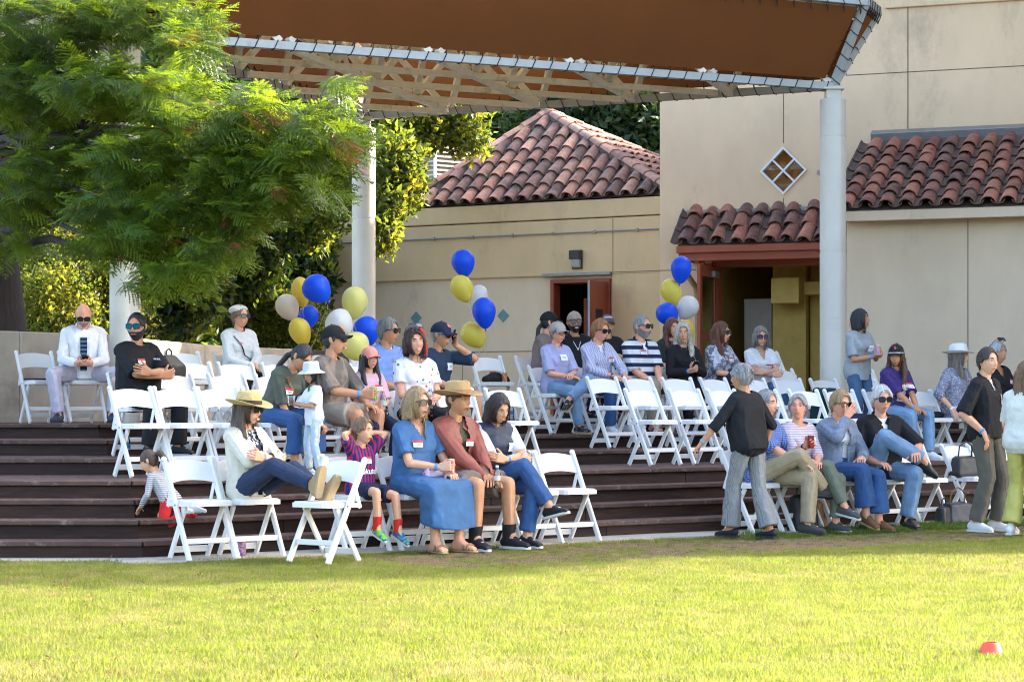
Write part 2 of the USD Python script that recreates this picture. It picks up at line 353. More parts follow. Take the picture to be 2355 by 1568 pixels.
def barrel(r0, r1, L, th=.016, n=8):
    "half barrel lying along +y from 0 to L, crown up"
    a = np.linspace(math.pi*.04, math.pi*.96, n)
    def ring(r, y): return np.stack([r*np.cos(a), np.full(n, y), r*np.sin(a)*.92], 1)
    v = np.vstack([ring(r0, 0), ring(r1, L), ring(r0-th, 0), ring(r1-th, L)])
    f = []
    for i in range(n-1):
        f += [[i, n+i, n+i+1, i+1], [2*n+i, 2*n+i+1, 3*n+i+1, 3*n+i], [i, i+1, 2*n+i+1, 2*n+i], [n+i, 3*n+i, 3*n+i+1, n+i+1]]
    f += [[0, 2*n, 3*n, n], [n-1, 2*n-1, 4*n-1, 3*n-1]]
    v, f = cat([(v, np.array(f))]); return v, f
TILE = barrel(.118, .092, .46)
def tile_field(parent, O, ex, ey, ez, inside, ncol, nrow, wcol, hrow, mats, rng, x0=0.0, mess=.0):
    "tiles laid on the plane O + x ex + y ey; ez its normal; inside(x, y) says where"
    base = np.eye(4); base[:3, 0], base[:3, 1], base[:3, 2], base[:3, 3] = ex, ey, ez, O
    pans = []
    for c in range(ncol):
        for r in range(nrow):
            x, y = x0+(c+.5)*wcol, r*hrow-.04
            if not inside(x, y+.2): continue
            m = np.eye(4); tilt = -.075
            m = trimesh.transformations.rotation_matrix(rng.normal(0, .012+mess), [0, 0, 1]) @ trimesh.transformations.rotation_matrix(tilt+rng.normal(0, .01+mess*.6), [1, 0, 0])
            m[:3, 3] = (x+rng.normal(0, .005+mess*.25), y+rng.normal(0, .008+mess*.3), .062+rng.normal(0, .003))
            part('roof_tile', tf(TILE, base @ m), mats[rng.integers(len(mats))], parent, smooth=40)
    return
def pan_tiles(parent, O, ex, ey, ez, inside, ncol, nrow, wcol, hrow, mat_, x0=0.0):
    base = np.eye(4); base[:3, 0], base[:3, 1], base[:3, 2], base[:3, 3] = ex, ey, ez, O
    ms = []
    v, f = barrel(.10, .12, .44, n=6); v = v*[1, 1, -.75]; f = f[:, ::-1]
    for c in range(ncol+1):
        for r in range(nrow):
            x, y = x0+c*wcol, r*hrow-.03
            if inside(x, y+.2): 
                m = trimesh.transformations.rotation_matrix(-.05, [1, 0, 0]); m[:3, 3] = (x, y, .11); ms.append(tf((v, f), base @ m))
    if ms: part('pan_tiles', cat(ms), mat_, parent, kind='stuff')
def unit(v): v = np.asarray(v, float); return v/np.linalg.norm(v)

class Facade:
    "a vertical front in the plane Y = Y0 - m X; local s to the right along it, y inwards, z up"
    def __init__(self, Y0, m):
        self.Y0, self.m = Y0, m; a = -math.atan(m); self.a = a
        self.T = T(0, Y0, 0, a)
    def s(self, u, y=0.0):
        q = (u-UC)/FPX; c, sn = math.cos(self.a), math.sin(self.a)
        # point = (s c - y sn, Y0 + s sn + y c) ; X = q Y
        return (q*(self.Y0+y*c)+y*sn)/(c-q*sn)
    def sz(self, u, v, y=0.0):
        s = self.s(u, y); Y = self.Y0+s*math.sin(self.a)+y*math.cos(self.a); return s, EYE-(v-HOR)*Y/FPX
    def w(self, s, y, z):
        return (self.T @ np.array([s, y, z, 1.0]))[:3]
    def thing(self, name, label, cat, s, y, z, **k):
        w = self.w(s, y, z); return thing(name, label, cat, w, self.a, **k)

# ---------------------------------------------------------------- building 1: low yellow pavilion with a hipped tile roof
F1 = Facade(37.4, .58)
b1 = F1.thing('yellow_pavilion', 'low yellow stucco building with hipped clay tile roof and open door', 'building', 0, 0, 0)
sL, sR = F1.s(728), F1.s(1560)
zt = F1.sz(1200, 468)[1]; z_rev = F1.sz(1200, 508)[1]; z_led = F1.sz(1200, 637)[1]
dl, dtop = F1.sz(1268, 652); dr = F1.s(1400)
zf = 1.0
lower = Polygon([(sL+.02, .5), (sR, .5), (sR, z_led), (sL+.02, z_led)]).difference(sbox(dl, .3, dr, dtop))
part('lower_wall', wall_poly(lower, .05, .30), m_stucco_p, b1)
part('upper_wall', bx(sL, sR, 0, .30, z_led, z_rev-.02, .01), m_stucco_y, b1)
part('reveal', bx(sL+.01, sR, .03, .29, z_rev-.021, z_rev+.001), m_reveal, b1)
part('parapet', bx(sL-.01, sR, -.012, .34, z_rev, zt, .012), m_stucco_y, b1)
part('side_wall', bx(sL, sL+.3, .301, 6.5, .5, zt-.05), m_stucco_p, b1)
part('flat_roof', bx(sL+.3, sR, .34, 6.5, zt-.25, zt-.2), m_conc, b1)
for (u0, u1, v0) in ((865, 1260, 812),):
    s0, z = F1.sz(u0, v0); s1 = F1.s(u1)
    part('joint', bx(s0, s1, .046, .06, z-.006, z+.006), m_reveal, b1)
s, _ = F1.sz(1060, 850); part('joint', bx(s-.005, s+.005, .046, .06, 1.0, F1.sz(1060, 812)[1]-.008), m_reveal, b1)
s, _ = F1.sz(1409, 700); part('joint', bx(s-.006, s+.006, -.003, .02, z_led+.02, z_rev-.03), m_reveal, b1)
s2, z2 = F1.sz(1411, 626); part('joint', bx(s2, sR, -.003, .02, z2-.006, z2+.006), m_reveal, b1)
part('wall_pier', bx(dr+.06, sR, -.0, .052, .5, z_led-.002), m_stucco_y, b1)
# door opening
fr = thing_fr = part('door_frame', cat([bx(dl-.02, dl+.045, -.015, .22, zf, dtop, .004), bx(dr-.045, dr+.02, -.015, .22, zf, dtop, .004), bx(dl-.02, dr+.02, -.018, .22, dtop, dtop+.06, .004)]), m_rust, b1)
part('door_rain_strip', bx(dl-.14, dr+.06, -.09, .05, dtop+.115, dtop+.165, .006), m_metal, b1)
dlf = part('door', cat([tf(bx(0, .88, -.02, .022, 0, dtop-zf-.02, .004), T(dr-.05, .02, zf+.01, rad(278)))]), m_rust, b1)
part('pane', tf(bx(.28, .62, -.024, .026, .95, 1.75), T(dr-.05, .02, zf+.01, rad(278))), m_dark, dlf)
part('door_edge', tf(bx(.881, .889, -.018, .02, 0.01, dtop-zf-.03), T(dr-.05, .02, zf+.01, rad(278))), m_metal, dlf)
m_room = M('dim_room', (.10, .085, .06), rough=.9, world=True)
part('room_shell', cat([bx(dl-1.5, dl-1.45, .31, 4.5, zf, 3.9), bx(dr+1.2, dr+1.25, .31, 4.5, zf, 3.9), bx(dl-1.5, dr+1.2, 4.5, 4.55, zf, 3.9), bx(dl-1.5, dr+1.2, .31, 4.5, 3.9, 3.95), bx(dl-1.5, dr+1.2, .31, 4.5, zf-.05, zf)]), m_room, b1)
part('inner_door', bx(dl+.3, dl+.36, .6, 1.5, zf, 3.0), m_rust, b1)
# teal tiles
m_teal = M('teal_tile', (.12, .25, .245), rough=.5, var=.15, scale=20, world=True)
for (u, v) in ((957, 731), (1157, 726)):
    s, z = F1.sz(u, v, .05)
    part('teal_tile', wall_poly(Polygon([(s-.115, z), (s, z-.115), (s+.115, z), (s, z+.115)]), .040, .07), m_teal, b1)
# hipped roof
rl = F1.s(931); rr = F1.s(1540); aB, aA = 1.98, 1.80
apex = np.array([rl+aA, aB, F1.sz(1200, 268)[1]*0+6.37]); zb = zt+.03
c00, c10 = np.array([rl, .02, zb]), np.array([rr, .02, zb]); c11, c01 = np.array([rr, 4.2, zb]), np.array([rl, 4.2, zb])
hv = np.array([c00, c10, c11, c01, apex]); 
roof1 = part('roof', (hv, np.array([[0, 1, 4], [1, 2, 4], [2, 3, 4], [3, 0, 4], [0, 2, 1], [0, 3, 2]])), m_mortar, b1)
def face_frame(a, b, top):
    ex = unit(b-a); n = unit(np.cross(ex, top-a)); ey = np.cross(n, ex); return ex, ey, n
def inside_tri(a, b, top, ex, ey, m=.1):
    tx, ty = (top-a) @ ex, (top-a) @ ey; L = np.linalg.norm(b-a)
    return lambda x, y: y < ty-.12 and x > tx*y/ty+m and x < L-(L-tx)*y/ty-m
for (a, b) in ((c00, c10), (c10, c11)):
    ex, ey, n = face_frame(a, b, apex); L = np.linalg.norm(b-a); ty = (apex-a) @ ey
    ins = inside_tri(a, b, apex, ex, ey)
    tile_field(roof1, a, ex, ey, n, ins, int(L/.285), int(ty/.36)+1, .285, .36, m_tiles, rng)
    pan_tiles(roof1, a, ex, ey, n, ins, int(L/.285), int(ty/.36)+1, .285, .36, m_mortar)
for a in (c00, c10, c11):
    d = apex-a; L = np.linalg.norm(d); ey = d/L; ex = unit(np.cross(ey, [0, 0, 1])); n = np.cross(ex, ey)
    k = int(L/.38)
    for i in range(k+1):
        base = np.eye(4); base[:3, 0], base[:3, 1], base[:3, 2], base[:3, 3] = ex*1.05, ey, n*.9, a+ey*(i*.38-.02)+n*.07
        part('ridge_tile', tf(TILE, base), m_tiles[rng.integers(4)], roof1, smooth=40)
    part('ridge_mortar', tf(bx(-.09, .09, 0, L-.1, -.02, .10, .02), base_m := np.block([[np.stack([ex, ey, n], 1), a[:, None]], [np.zeros((1, 3)), 1]])), m_mortar, roof1)

# conduit, junction box, wall lamp, security camera (each its own thing on the wall)
s0, z0 = F1.sz(868, 556); s1, z1 = F1.sz(1515, 526); sj, zj = F1.sz(779, 563)
cd = thing('wall_conduit', 'thin grey conduit pipe running along the yellow wall below the parapet', 'conduit')
zc = (z0+z1)/2
part('pipe', tube([F1.w(sj+.1, -.02, zc), F1.w((s0+s1)/2, -.022, zc), F1.w(s1, -.02, zc)], .014, 6), m_metal, cd)
for k in range(7):
    s = s0+(s1-s0)*(k+.5)/7; part('clip', tf(bx(s-.02, s+.02, -.04, 0, zc-.028, zc+.028, .004), F1.T), m_metal, cd)
part('junction_box', tf(bx(sj-.06, sj+.08, -.06, 0, zc-.05, zc+.06, .006), F1.T), m_metal, cd)
part('pipe', tube([F1.w(sj-.05, -.03, zc-.01), F1.w(sj-.2, -.05, zc-.1), F1.w(sj-.4, -.06, zc-.18), F1.w(sj-.55, -.05, zc-.12)], .014, 6), m_metal, cd)
lm = thing('wall_lamp', 'dark box wall lamp above the open door of the yellow building', 'lamp', F1.w(*[*F1.sz(1328, 597)][:1], 0, F1.sz(1328, 597)[1]), F1.a)
part('housing', cat([bx(-.10, .10, -.03, 0, -.16, .16, .008), bx(-.10, .10, -.14, -.03, .0, .15, .01)]), M('lamp_bronze', (.035, .03, .028), rough=.5), lm)
part('lens', arr(Manifold.hull_points(np.array([(-.08, -.12, 0), (.08, -.12, 0), (-.08, -.03, -.005), (.08, -.03, -.005), (-.065, -.06, -.13), (.065, -.06, -.13), (-.07, -.031, -.14), (.07, -.031, -.14)]))), M('lamp_lens', (.42, .41, .38), rough=.25), lm)
sc, zc2 = F1.sz(722, 548)
sec = thing('security_camera', 'white dome security camera on a bracket at the building corner', 'camera', F1.w(sc, -.06, zc2), F1.a)
part('bracket', cat([bx(-.12, .32, -.06, .04, -.10, .12, .008), bx(-.42, -.12, -.05, .03, -.02, .10, .006)]), m_white, sec)
part('housing', mv(revolve([(.125, -.27), (.13, -.25), (.10, -.12), (.05, -.03), (.05, .0)], 20), -.36, -.01, 0), m_white, sec, smooth=40)
part('dome', mv(revolve([(.01, -.36), (.06, -.345), (.095, -.31), (.105, -.268)], 20), -.36, -.01, 0), m_dark, sec, smooth=True)

# roof vent box
vb = thing('roof_vent', 'cream louvred vent box on the roof behind the yellow leaves', 'vent', P(1000, 410, 42.0)+[0, 0, 0], rad(38))
part('core', bx(0, .95, .03, .95, -.4, .80), M('vent_core', (.18, .17, .15), rough=.8), vb)
m_vent = M('vent_paint', (.56, .53, .45), rough=.5)
for k in range(13):
    z = -.36+k*.088
    part('slat', cat([tf(bx(-.02, .97, -.03, .03, -.006, .006), T(0, 0, z) @ trimesh.transformations.rotation_matrix(rad(40), [1, 0, 0])), tf(bx(-.5, .5, -.03, .03, -.006, .006), T(-.0, .48, z, rad(-90)) @ trimesh.transformations.rotation_matrix(rad(40), [1, 0, 0]))]), m_vent, vb)
part('corner_post', bx(-.03, .02, -.03, .02, -.4, .82), m_vent, vb)

# ---------------------------------------------------------------- building 2: tall cream hall with entry, diamond window and porch roof
F2 = Facade(35.4, .385)
b2 = F2.thing('tall_hall', 'tall cream stucco hall with a diamond window and a tiled porch', 'building', 0, 0, 0)
aL = F2.s(1517); aR = 8.6; H2 = 7.45
ol, otop = F2.sz(1640, 600); orr = F2.s(1925)
ds, dz = F2.sz(1801, 393); hd = .375
body = Polygon([(aL, .5), (aR, .5), (aR, H2), (aL, H2)]).difference(sbox(ol, .4, orr, otop)).difference(Polygon([(ds-hd, dz), (ds, dz-hd), (ds+hd, dz), (ds, dz+hd)]))
part('front_wall', wall_poly(body, 0, .3), m_stucco_c, b2)
part('side_wall', bx(aL, aL+.3, .301, 7, .5, H2), m_stucco_c, b2)
part('flat_roof', bx(aL+.3, aR, .3, 7, H2-.4, H2-.3), m_conc, b2)
part('joint', bx(ds-.006, ds+.006, -.003, .02, dz+hd+.05, H2), m_reveal, b2)
part('joint', bx(ds-.006, ds+.006, -.003, .02, 4.25, dz-hd-.05), m_reveal, b2)
s, z = F2.sz(2087, 300); part('joint', bx(s-.008, s+.008, -.003, .02, z, H2), m_reveal, b2)
s, z = F2.sz(2150, 163); part('joint', bx(F2.s(1945), aR, -.003, .02, z-.007, z+.007), m_reveal, b2)
s, z = F2.sz(2150, 14); part('ledge', bx(F2.s(2035), aR, -.05, .002, z, z+.3, .01), m_stucco_c, b2)
s, z = F2.sz(1530, 622); part('joint', bx(aL, F2.s(1600), -.003, .02, z-.006, z+.006), m_reveal, b2)
# diamond window
wn = part('window', None or cat([wall_poly(Polygon([(ds-hd, dz), (ds, dz-hd), (ds+hd, dz), (ds, dz+hd)]).difference(Polygon([(ds-hd+.042, dz), (ds, dz-hd+.042), (ds+hd-.042, dz), (ds, dz+hd-.042)])), -.025, .12),
    tf(bx(-hd*.66, hd*.66, -.02, .1, -.014, .014), T(ds, 0, dz) @ trimesh.transformations.rotation_matrix(rad(45), [0, 1, 0])), tf(bx(-hd*.66, hd*.66, -.018, .1, -.014, .014), T(ds, 0, dz) @ trimesh.transformations.rotation_matrix(rad(-45), [0, 1, 0]))]), M('window_white', (.72, .72, .70), rough=.4, world=True), b2)
g_pane = glass_mat('window_glass', (.92, .90, .86), lo=.08)
q = hd/2-.01; e = q-.018
for (ox, oz) in ((0, hd/2), (0, -hd/2), (hd/2, 0), (-hd/2, 0)):
    part('pane', wall_poly(Polygon([(ds+ox-e, dz+oz), (ds+ox, dz+oz-e), (ds+ox+e, dz+oz), (ds+ox, dz+oz+e)]), .03, .045), g_pane, wn)
m_in = M('interior_paint', (.90, .64, .19), rough=.8, world=True); m_reflect = M('canopy_reflection', (.80, .34, .10), rough=.8, world=True)
part('room_back', bx(ds-.6, ds+.6, .16, .19, dz-.6, dz+.6), m_reflect, b2)  # added panel; its orange paints the canopy reflected in the panes
part('window_blind_edge', bx(ds-.3, ds+.3, .13, .159, dz-.24, dz-.19), M('beam_white', (.7, .66, .55), world=True), b2)  # pale strip set just before the added reflection panel
# interior of the entry
fz = 1.16
ei = [bx(ol-.45, ol-.40, .31, 6, fz, 4.6), bx(ol-.45, orr+2, 6, 6.05, fz, 4.6), bx(orr+1.9, orr+1.95, .31, 6, fz, 4.6)]
part('interior_wall', cat(ei), m_in, b2); part('interior_wall', bx(ol+.55, ol+1.1, 1.6, 1.8, fz, 3.55), m_in, b2)
part('interior_wall', bx(ol+1.1, orr+1.8, 1.9, 2.0, fz, 4.4), m_in, b2)
part('interior_soffit', cat([bx(ol+.7, orr+1.8, 1.3, 1.89, 2.95, 3.15), bx(ol+.7, ol+1.15, .9, 1.3, 2.8, 3.2)]), m_in, b2)
part('interior_ceiling', bx(ol-.45, orr+2, .31, 6, 4.6, 4.65), m_in, b2)
part('interior_floor', bx(ol-.0, orr+2, .02, 6, fz-.02, fz), M('interior_floor', (.16, .11, .06), rough=.5, world=True), b2)
part('interior_panel', bx(ol+.1, ol+.55, 1.5, 1.59, fz+.7, 2.9), M('interior_grey', (.42, .39, .35), world=True), b2)
part('interior_opening', bx(orr-.55, orr-.2, 1.86, 1.90, fz+.4, 2.5), m_dark, b2)
# frame of the entry and the open door leaf
part('entry_frame', cat([bx(ol-.02, ol+.07, -.02, .25, fz, otop, .004), bx(ol+.07, orr, -.016, .22, otop-.10, otop, .004), bx(orr-.07, orr, -.016, .25, fz, otop-.1)]), m_rust, b2)
lf = part('open_door', tf(cat([bx(0, .12, -.025, .025, 0, 2.15), bx(.83, .95, -.025, .025, 0, 2.15), bx(.12, .83, -.025, .025, 1.98, 2.15), bx(.12, .83, -.025, .025, 0, .3), bx(.12, .83, -.025, .025, 1.0, 1.1)]), T(ol+.04, -.02, fz+.02, rad(-90))), m_rust, b2)
part('pane', tf(cat([bx(.12, .83, -.005, .005, .3, 1.0), bx(.12, .83, -.005, .005, 1.1, 1.98)]), T(ol+.04, -.02, fz+.02, rad(-90))), glass_mat('door_glass', (.5, .42, .3), lo=.15), lf)
part('door_closer', tf(bx(.06, .34, .026, .09, 1.98, 2.08, .01), T(ol+.04, -.02, fz+.02, rad(-90))), m_metal, lf)
# porch roof
ps0, pz1 = F2.s(1584), F2.sz(1600, 497)[1]; ps1 = F2.s(1960); pd = .62
pz0 = F2.sz(1700, 562, -pd)[1]
O = np.array([ps0, -pd, pz0]); ex = np.array([1., 0, 0]); ey = unit([0, pd, pz1-pz0]); n = np.cross(ex, ey)
Ls = math.hypot(pd, pz1-pz0)
pr = part('porch_roof', arr(Manifold.hull_points(np.array([O, O+ex*(ps1-ps0), O+ex*(ps1-ps0)+ey*Ls, O+ey*Ls, O-[0, 0, .05], O+ex*(ps1-ps0)-[0, 0, .05], O+ex*(ps1-ps0)+ey*Ls-[0, 0, .1], O+ey*Ls-[0, 0, .1]]))), m_mortar, b2)
okay = lambda x, y: True
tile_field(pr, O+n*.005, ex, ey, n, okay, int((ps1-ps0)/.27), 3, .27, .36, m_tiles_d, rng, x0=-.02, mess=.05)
pan_tiles(pr, O+n*.005, ex, ey, n, okay, int((ps1-ps0)/.27), 3, .27, .36, m_mortar)
part('flashing', bx(ps0-.02, ps1, -.06, .0-.002, pz1+.02, pz1+.09, .006), m_metal, b2)
part('porch_beam', cat([bx(ps0+.02, ps1, -pd-.02, -pd+.06, pz0-.24, pz0-.10, .006), bx(ps0-.0, ps1, -pd-.09, -pd-.021, pz0-.12, pz0-.01, .01)]), m_rust, b2)
part('porch_soffit', bx(ps0+.08, ps1, -pd+.061, -.002, pz0-.14, pz0-.11), m_stucco_c, b2)
part('porch_side', wall_poly(Polygon([(0, 0), (.1, 0), (.1, .1), (0, .1)]), 0, .01) if False else arr(Manifold.hull_points(np.array([[ps0+.03, -pd+.06, pz0-.23], [ps0+.09, -pd+.06, pz0-.23], [ps0+.03, -.01, pz0-.23], [ps0+.09, -.01, pz0-.23], [ps0+.03, -pd+.06, pz0-.06], [ps0+.09, -pd+.06, pz0-.06], [ps0+.03, -.01, pz1-.1], [ps0+.09, -.01, pz1-.1]]))), m_rust, b2)
part('bracket', cat([bar([ol-.05, -.52, pz0-.26], [ol-.05, -.02, pz0-.75], .09, .1), bar([ol-.05, -.05, pz0-.25], [ol-.05, -.05, pz0-.8], .09, .09)]), m_rust, b2)
dsx = F2.s(1607)
part('downspout', tube([[dsx-.12, -.5, pz0-.2], [dsx-.1, -.4, pz0-.4], [dsx-.02, -.12, pz0-.62], [dsx, -.07, pz0-.8], [dsx, -.07, 1.2]], .045, 8), M('downspout_tan', (.34, .22, .12), rough=.6, world=True), b2, smooth=True)
part('wall_plate', bx(F2.s(1880), F2.s(1895), -.05, 0, F2.sz(1888, 400)[1], F2.sz(1888, 392)[1]), m_metal, b2)

# ---------------------------------------------------------------- building 3: right annex with a lean-to tile roof
F3 = Facade(33.05, .385)
b3 = F3.thing('tiled_annex', 'grey cream annex with a steep clay tile roof at the right edge', 'building', 0, 0, 0)
cL = F3.s(1946); cR = 9.5
ez0 = F3.sz(1950, 510, -.3)[1]; ez1 = F3.sz(1950, 487, -.3)[1]
rise_y = 2.2
zt3 = F2.sz(1990, 318)[1]
part('front_wall', bx(cL, cR, 0, .3, .5, ez1-.02), m_stucco_g, b3)
part('side_wall', arr(Manifold.hull_points(np.array([[cL, .301, .5], [cL+.25, .301, .5], [cL, 2.15, .5], [cL+.25, 2.15, .5], [cL, .301, ez1], [cL+.25, .301, ez1], [cL, 2.15, zt3-.1], [cL+.25, 2.15, zt3-.1]]))), m_stucco_g, b3)
part('eave_board', bx(cL-.03, cR, -.34, -.26, ez0, ez1, .008), m_stucco_g, b3); part('soffit', bx(cL, cR, -.259, -.002, ez0+.02, ez0+.05), m_stucco_g, b3)
for u, v0, v1 in ((2225, 505, 1000),):
    s, z = F3.sz(u, v0); part('joint', bx(s-.006, s+.006, -.003, .02, 1.0, z), m_reveal, b3)
O = np.array([cL-.08, -.32, ez1+.01]); run = 2.2+.32; ey = unit([0, run, zt3-ez1-.02]); n = np.cross(ex, ey); Ls = math.hypot(run, zt3-ez1)
pr3 = part('roof', arr(Manifold.hull_points(np.array([O, O+ex*(cR-cL), O+ex*(cR-cL)+ey*Ls, O+ey*Ls, O-[0, 0, .02], O+ex*(cR-cL)-[0, 0, .02], O+ex*(cR-cL)+ey*Ls-[0, 0, .15], O+ey*Ls-[0, 0, .15]]))), m_mortar, b3)
nc = 14
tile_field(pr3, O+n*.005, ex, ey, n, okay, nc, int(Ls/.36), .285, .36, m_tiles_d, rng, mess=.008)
pan_tiles(pr3, O+n*.005, ex, ey, n, okay, nc, int(Ls/.36), .285, .36, m_mortar)
part('flashing', tf(bx(0, cR-cL, 0, .14, -.02, .12, .006), np.block([[np.stack([ex, ey, n], 1), (O+ey*(Ls-.12))[:, None]], [np.zeros((1, 3)), 1]])), m_metal, b3)

# unseen added wing at the right, sized to shade the seats
WX0, WX1, WY, WH, WA = 9.0, 40.0, 24.65, 11.0, rad(7)
blocker = thing('side_wing', 'added cream wing of the hall standing to the right of the terraces', 'building', (WX0, WY, 0), WA)
part('wall', bx(0, WX1-WX0, 0, 10.4, 0, WH), m_stucco_c, blocker)
part('cornice', bx(-.2, WX1-WX0, -.2, 0, WH-.4, WH, .02), m_stucco_c, blocker)
# ---------------------------------------------------------------- canopy: columns, space frame, brown shade cloth
ZC = 5.37
cL3, cR3, cM3 = np.array([-4.36, 24.5, ZC]), np.array([4.22, 28.6, ZC]), np.array([-2.155, 31.6, ZC])
def column(x, y, zb, label, jz):
    t = thing('canopy_column', label, 'column', (x, y, zb))
    h = 5.2-zb
    prof = [(.1715, 0)]
    for z in jz: prof += [(.1715, z-.012), (.166, z-.004), (.166, z+.004), (.1715, z+.012)]
    prof += [(.1715, h-.01), (.165, h)]
    part('shaft', revolve(prof, 36), m_paintcol, t, smooth=35)
    part('cap', bx(-.10, .10, -.10, .10, h+.001, h+.17, .01), m_paintcol, t)
    part('cap_plate', bx(-.14, .14, -.14, .14, h+.12, h+.15, .006), m_paintcol, t)
column(-4.36, 24.5, ZK[7], 'white round column beside the man in black, top hidden in redwood leaves', (2.4,))
column(-2.155, 31.6, .98, 'white round column in front of the yellow building, behind the balloons', (1.2, 2.9))
column(4.22, 28.6, ZK[7], 'white round column between the open entry and the grey annex', (1.3, 2.2, 3.7))
can = thing('shade_canopy', 'brown shade cloth canopy on a white steel space frame over the seats', 'canopy')
oU = .55; HU = 1.03
def off(a, dirv, k): return a+np.array([dirv[0], dirv[1], 0])*k
dLR = unit((cR3-cL3)[:2]); nLR = np.array([dLR[1], -dLR[0]])
dMR = unit((cR3-cM3)[:2]); nMR = np.array([-dMR[1], dMR[0]])
dML = unit((cL3-cM3)[:2]); nML = np.array([dML[1], -dML[0]]); 
if nML @ (cR3-cM3)[:2] > 0: nML = -nML
up = np.array([0, 0, HU])
U1 = off(off(cR3, nLR, oU), dLR, .136)+up; U2 = off(off(cR3, nMR, oU), dMR, .45)+up
U6 = off(off(cL3, nLR, oU), dLR, -.5)+up; U5 = off(off(cL3, nML, oU), dML, .5)+up
U3 = off(off(cM3, nMR, oU), dMR, -.5)+up; U4 = off(off(cM3, nML, oU), dML, -.5)+up
ring = [U1, U2, U3, U4, U5, U6]
def cbar(name, a, b, w=.11, t=.11, m=m_steel): part(name, bar(a, b, w, t), m, can)
for a, b in ((cL3, cR3), (cR3, cM3), (cM3, cL3)): cbar('edge_beam', a, b, .10, .095, m_edge)
for a, b in zip(ring, ring[1:]+ring[:1]): cbar('upper_beam', a, b, .10, .10, m_edge)
for a, b in ((cR3, U1), (cR3, U2), (cM3, U3), (cM3, U4), (cL3, U5), (cL3, U6)): cbar('corner_strut', a, b, .09, .09, m_edge)
def N5(i, j): return cL3+(cR3-cL3)*i/5+(cM3-cL3)*j/5
for i in range(1, 5): cbar('lattice_chord', N5(i, 0)*.97+N5(i, 5-i)*.03-[0, 0, .012], N5(i, 5-i)*.97+N5(i, 0)*.03-[0, 0, .012], .075, .075)
for j in range(1, 5): cbar('lattice_chord', N5(0, j)*.97+N5(5-j, j)*.03-[0, 0, .014], N5(5-j, j)*.97+N5(0, j)*.03-[0, 0, .014], .075, .075)
for i in range(5):
    for j in range(5-i):
        c = (N5(i, j)+N5(i+1, j)+N5(i, j+1))/3+up
        for q in ((i, j), (i+1, j), (i, j+1)): cbar('lattice_web', N5(*q)+(c-N5(*q))*.05, c, .08, .08)
        for di, dj in ((1, 0), (0, 1)):
            if i+di+j+dj <= 4:
                c2 = (N5(i+di, j+dj)+N5(i+di+1, j+dj)+N5(i+di, j+dj+1))/3+up; cbar('upper_chord', c, c2, .075, .075)
def sheet(name, quad, sag=.0, n=14, label=None):
    a, b, c, d = [np.asarray(q, float) for q in quad]
    g = []; nn = unit(np.cross(b-a, d-a))
    for i in range(n+1):
        for j in range(n+1):
            s, t_ = i/n, j/n
            p = (a*(1-s)+b*s)*(1-t_)+(d*(1-s)+c*s)*t_
            g.append(p+nn*sag*math.sin(math.pi*s)*math.sin(math.pi*t_))
    g = np.array(g); ii, jj = np.meshgrid(np.arange(n), np.arange(n), indexing='ij'); w = n+1
    q = np.stack([ii*w+jj, (ii+1)*w+jj, (ii+1)*w+jj+1, ii*w+jj+1], -1).reshape(-1, 4)
    part(name, (g, q), m_fabric, can, smooth=True, label=label)
zl = np.array([0, 0, .1])
def fasc(a, b, ua, ub, name='shade_cloth', sag=.03, ins=.12):
    da = unit(b-a); sheet(name, [a+zl+da*ins*.3, b+zl-da*ins, ub-up*.07-da*ins, ua-up*.07+da*ins*.3], sag)
fasc(cL3, cR3, U6, U1); fasc(cR3, cM3, U2, U3); fasc(cM3, cL3, U4, U5)
for c, a, b in ((cR3, U1, U2), (cM3, U3, U4), (cL3, U5, U6)):
    cc = (a+b)/2; sh = lambda p: p+(((a+b+c)/3)-p)*.16
    sheet('corner_cloth', [sh(c), sh(c)+(sh(a)-sh(c))*.02, sh(b)*.5+sh(a)*.5, sh(b)] if False else [sh(c), sh(a), (sh(a)+sh(b))/2, sh(b)], .01, 6)
ctr = np.mean(ring, 0)
top = np.array([p+[0, 0, .07] for p in ring]+[ctr+[0, 0, .5]])
part('roof_cloth', (top, np.array([[k, (k+1) % 6, 6] for k in range(6)])), m_roofcloth, can)
m_cord = M('black_cord', (.02, .02, .02), rough=.8)
def lace(a, b, upv, n, nm):
    d = unit(b-a); L = np.linalg.norm(b-a); ms = []; out = np.cross(d, upv); out = unit(out); o2 = unit(upv)
    for k in range(n):
        p = a+d*(L*(k+.5)/n)
        w = .054
        pts = [p+o2*.16+d*.05, p+o2*(w+.004)+out*.0+d*.03, p+out*w+o2*w+d*.02, p+out*w-o2*w-d*.03, p-o2*w-d*.03, p-out*w-o2*w-d*.03, p-out*w+o2*w+d*.02, p+o2*.16+d*.05]
        ms.append(tube(pts, .006, 4, False))
    part(nm, cat(ms), m_cord, can, kind='stuff')
lace(cL3, cR3, np.array([0, 0, 1.]), 40, 'lacing'); lace(cR3, cM3, np.array([0, 0, 1.]), 30, 'lacing'); lace(cM3, cL3, np.array([0, 0, 1.]), 30, 'lacing')
lace(U6, U1, np.array([0, 0, -1.]), 40, 'lacing'); lace(U1, U2, np.array([0, 0, -1.]), 7, 'lacing'); lace(cR3, U1, unit(np.r_[-dLR, 0]), 7, 'lacing'); lace(cR3, U2, unit(np.r_[-dMR, 0]), 7, 'lacing')

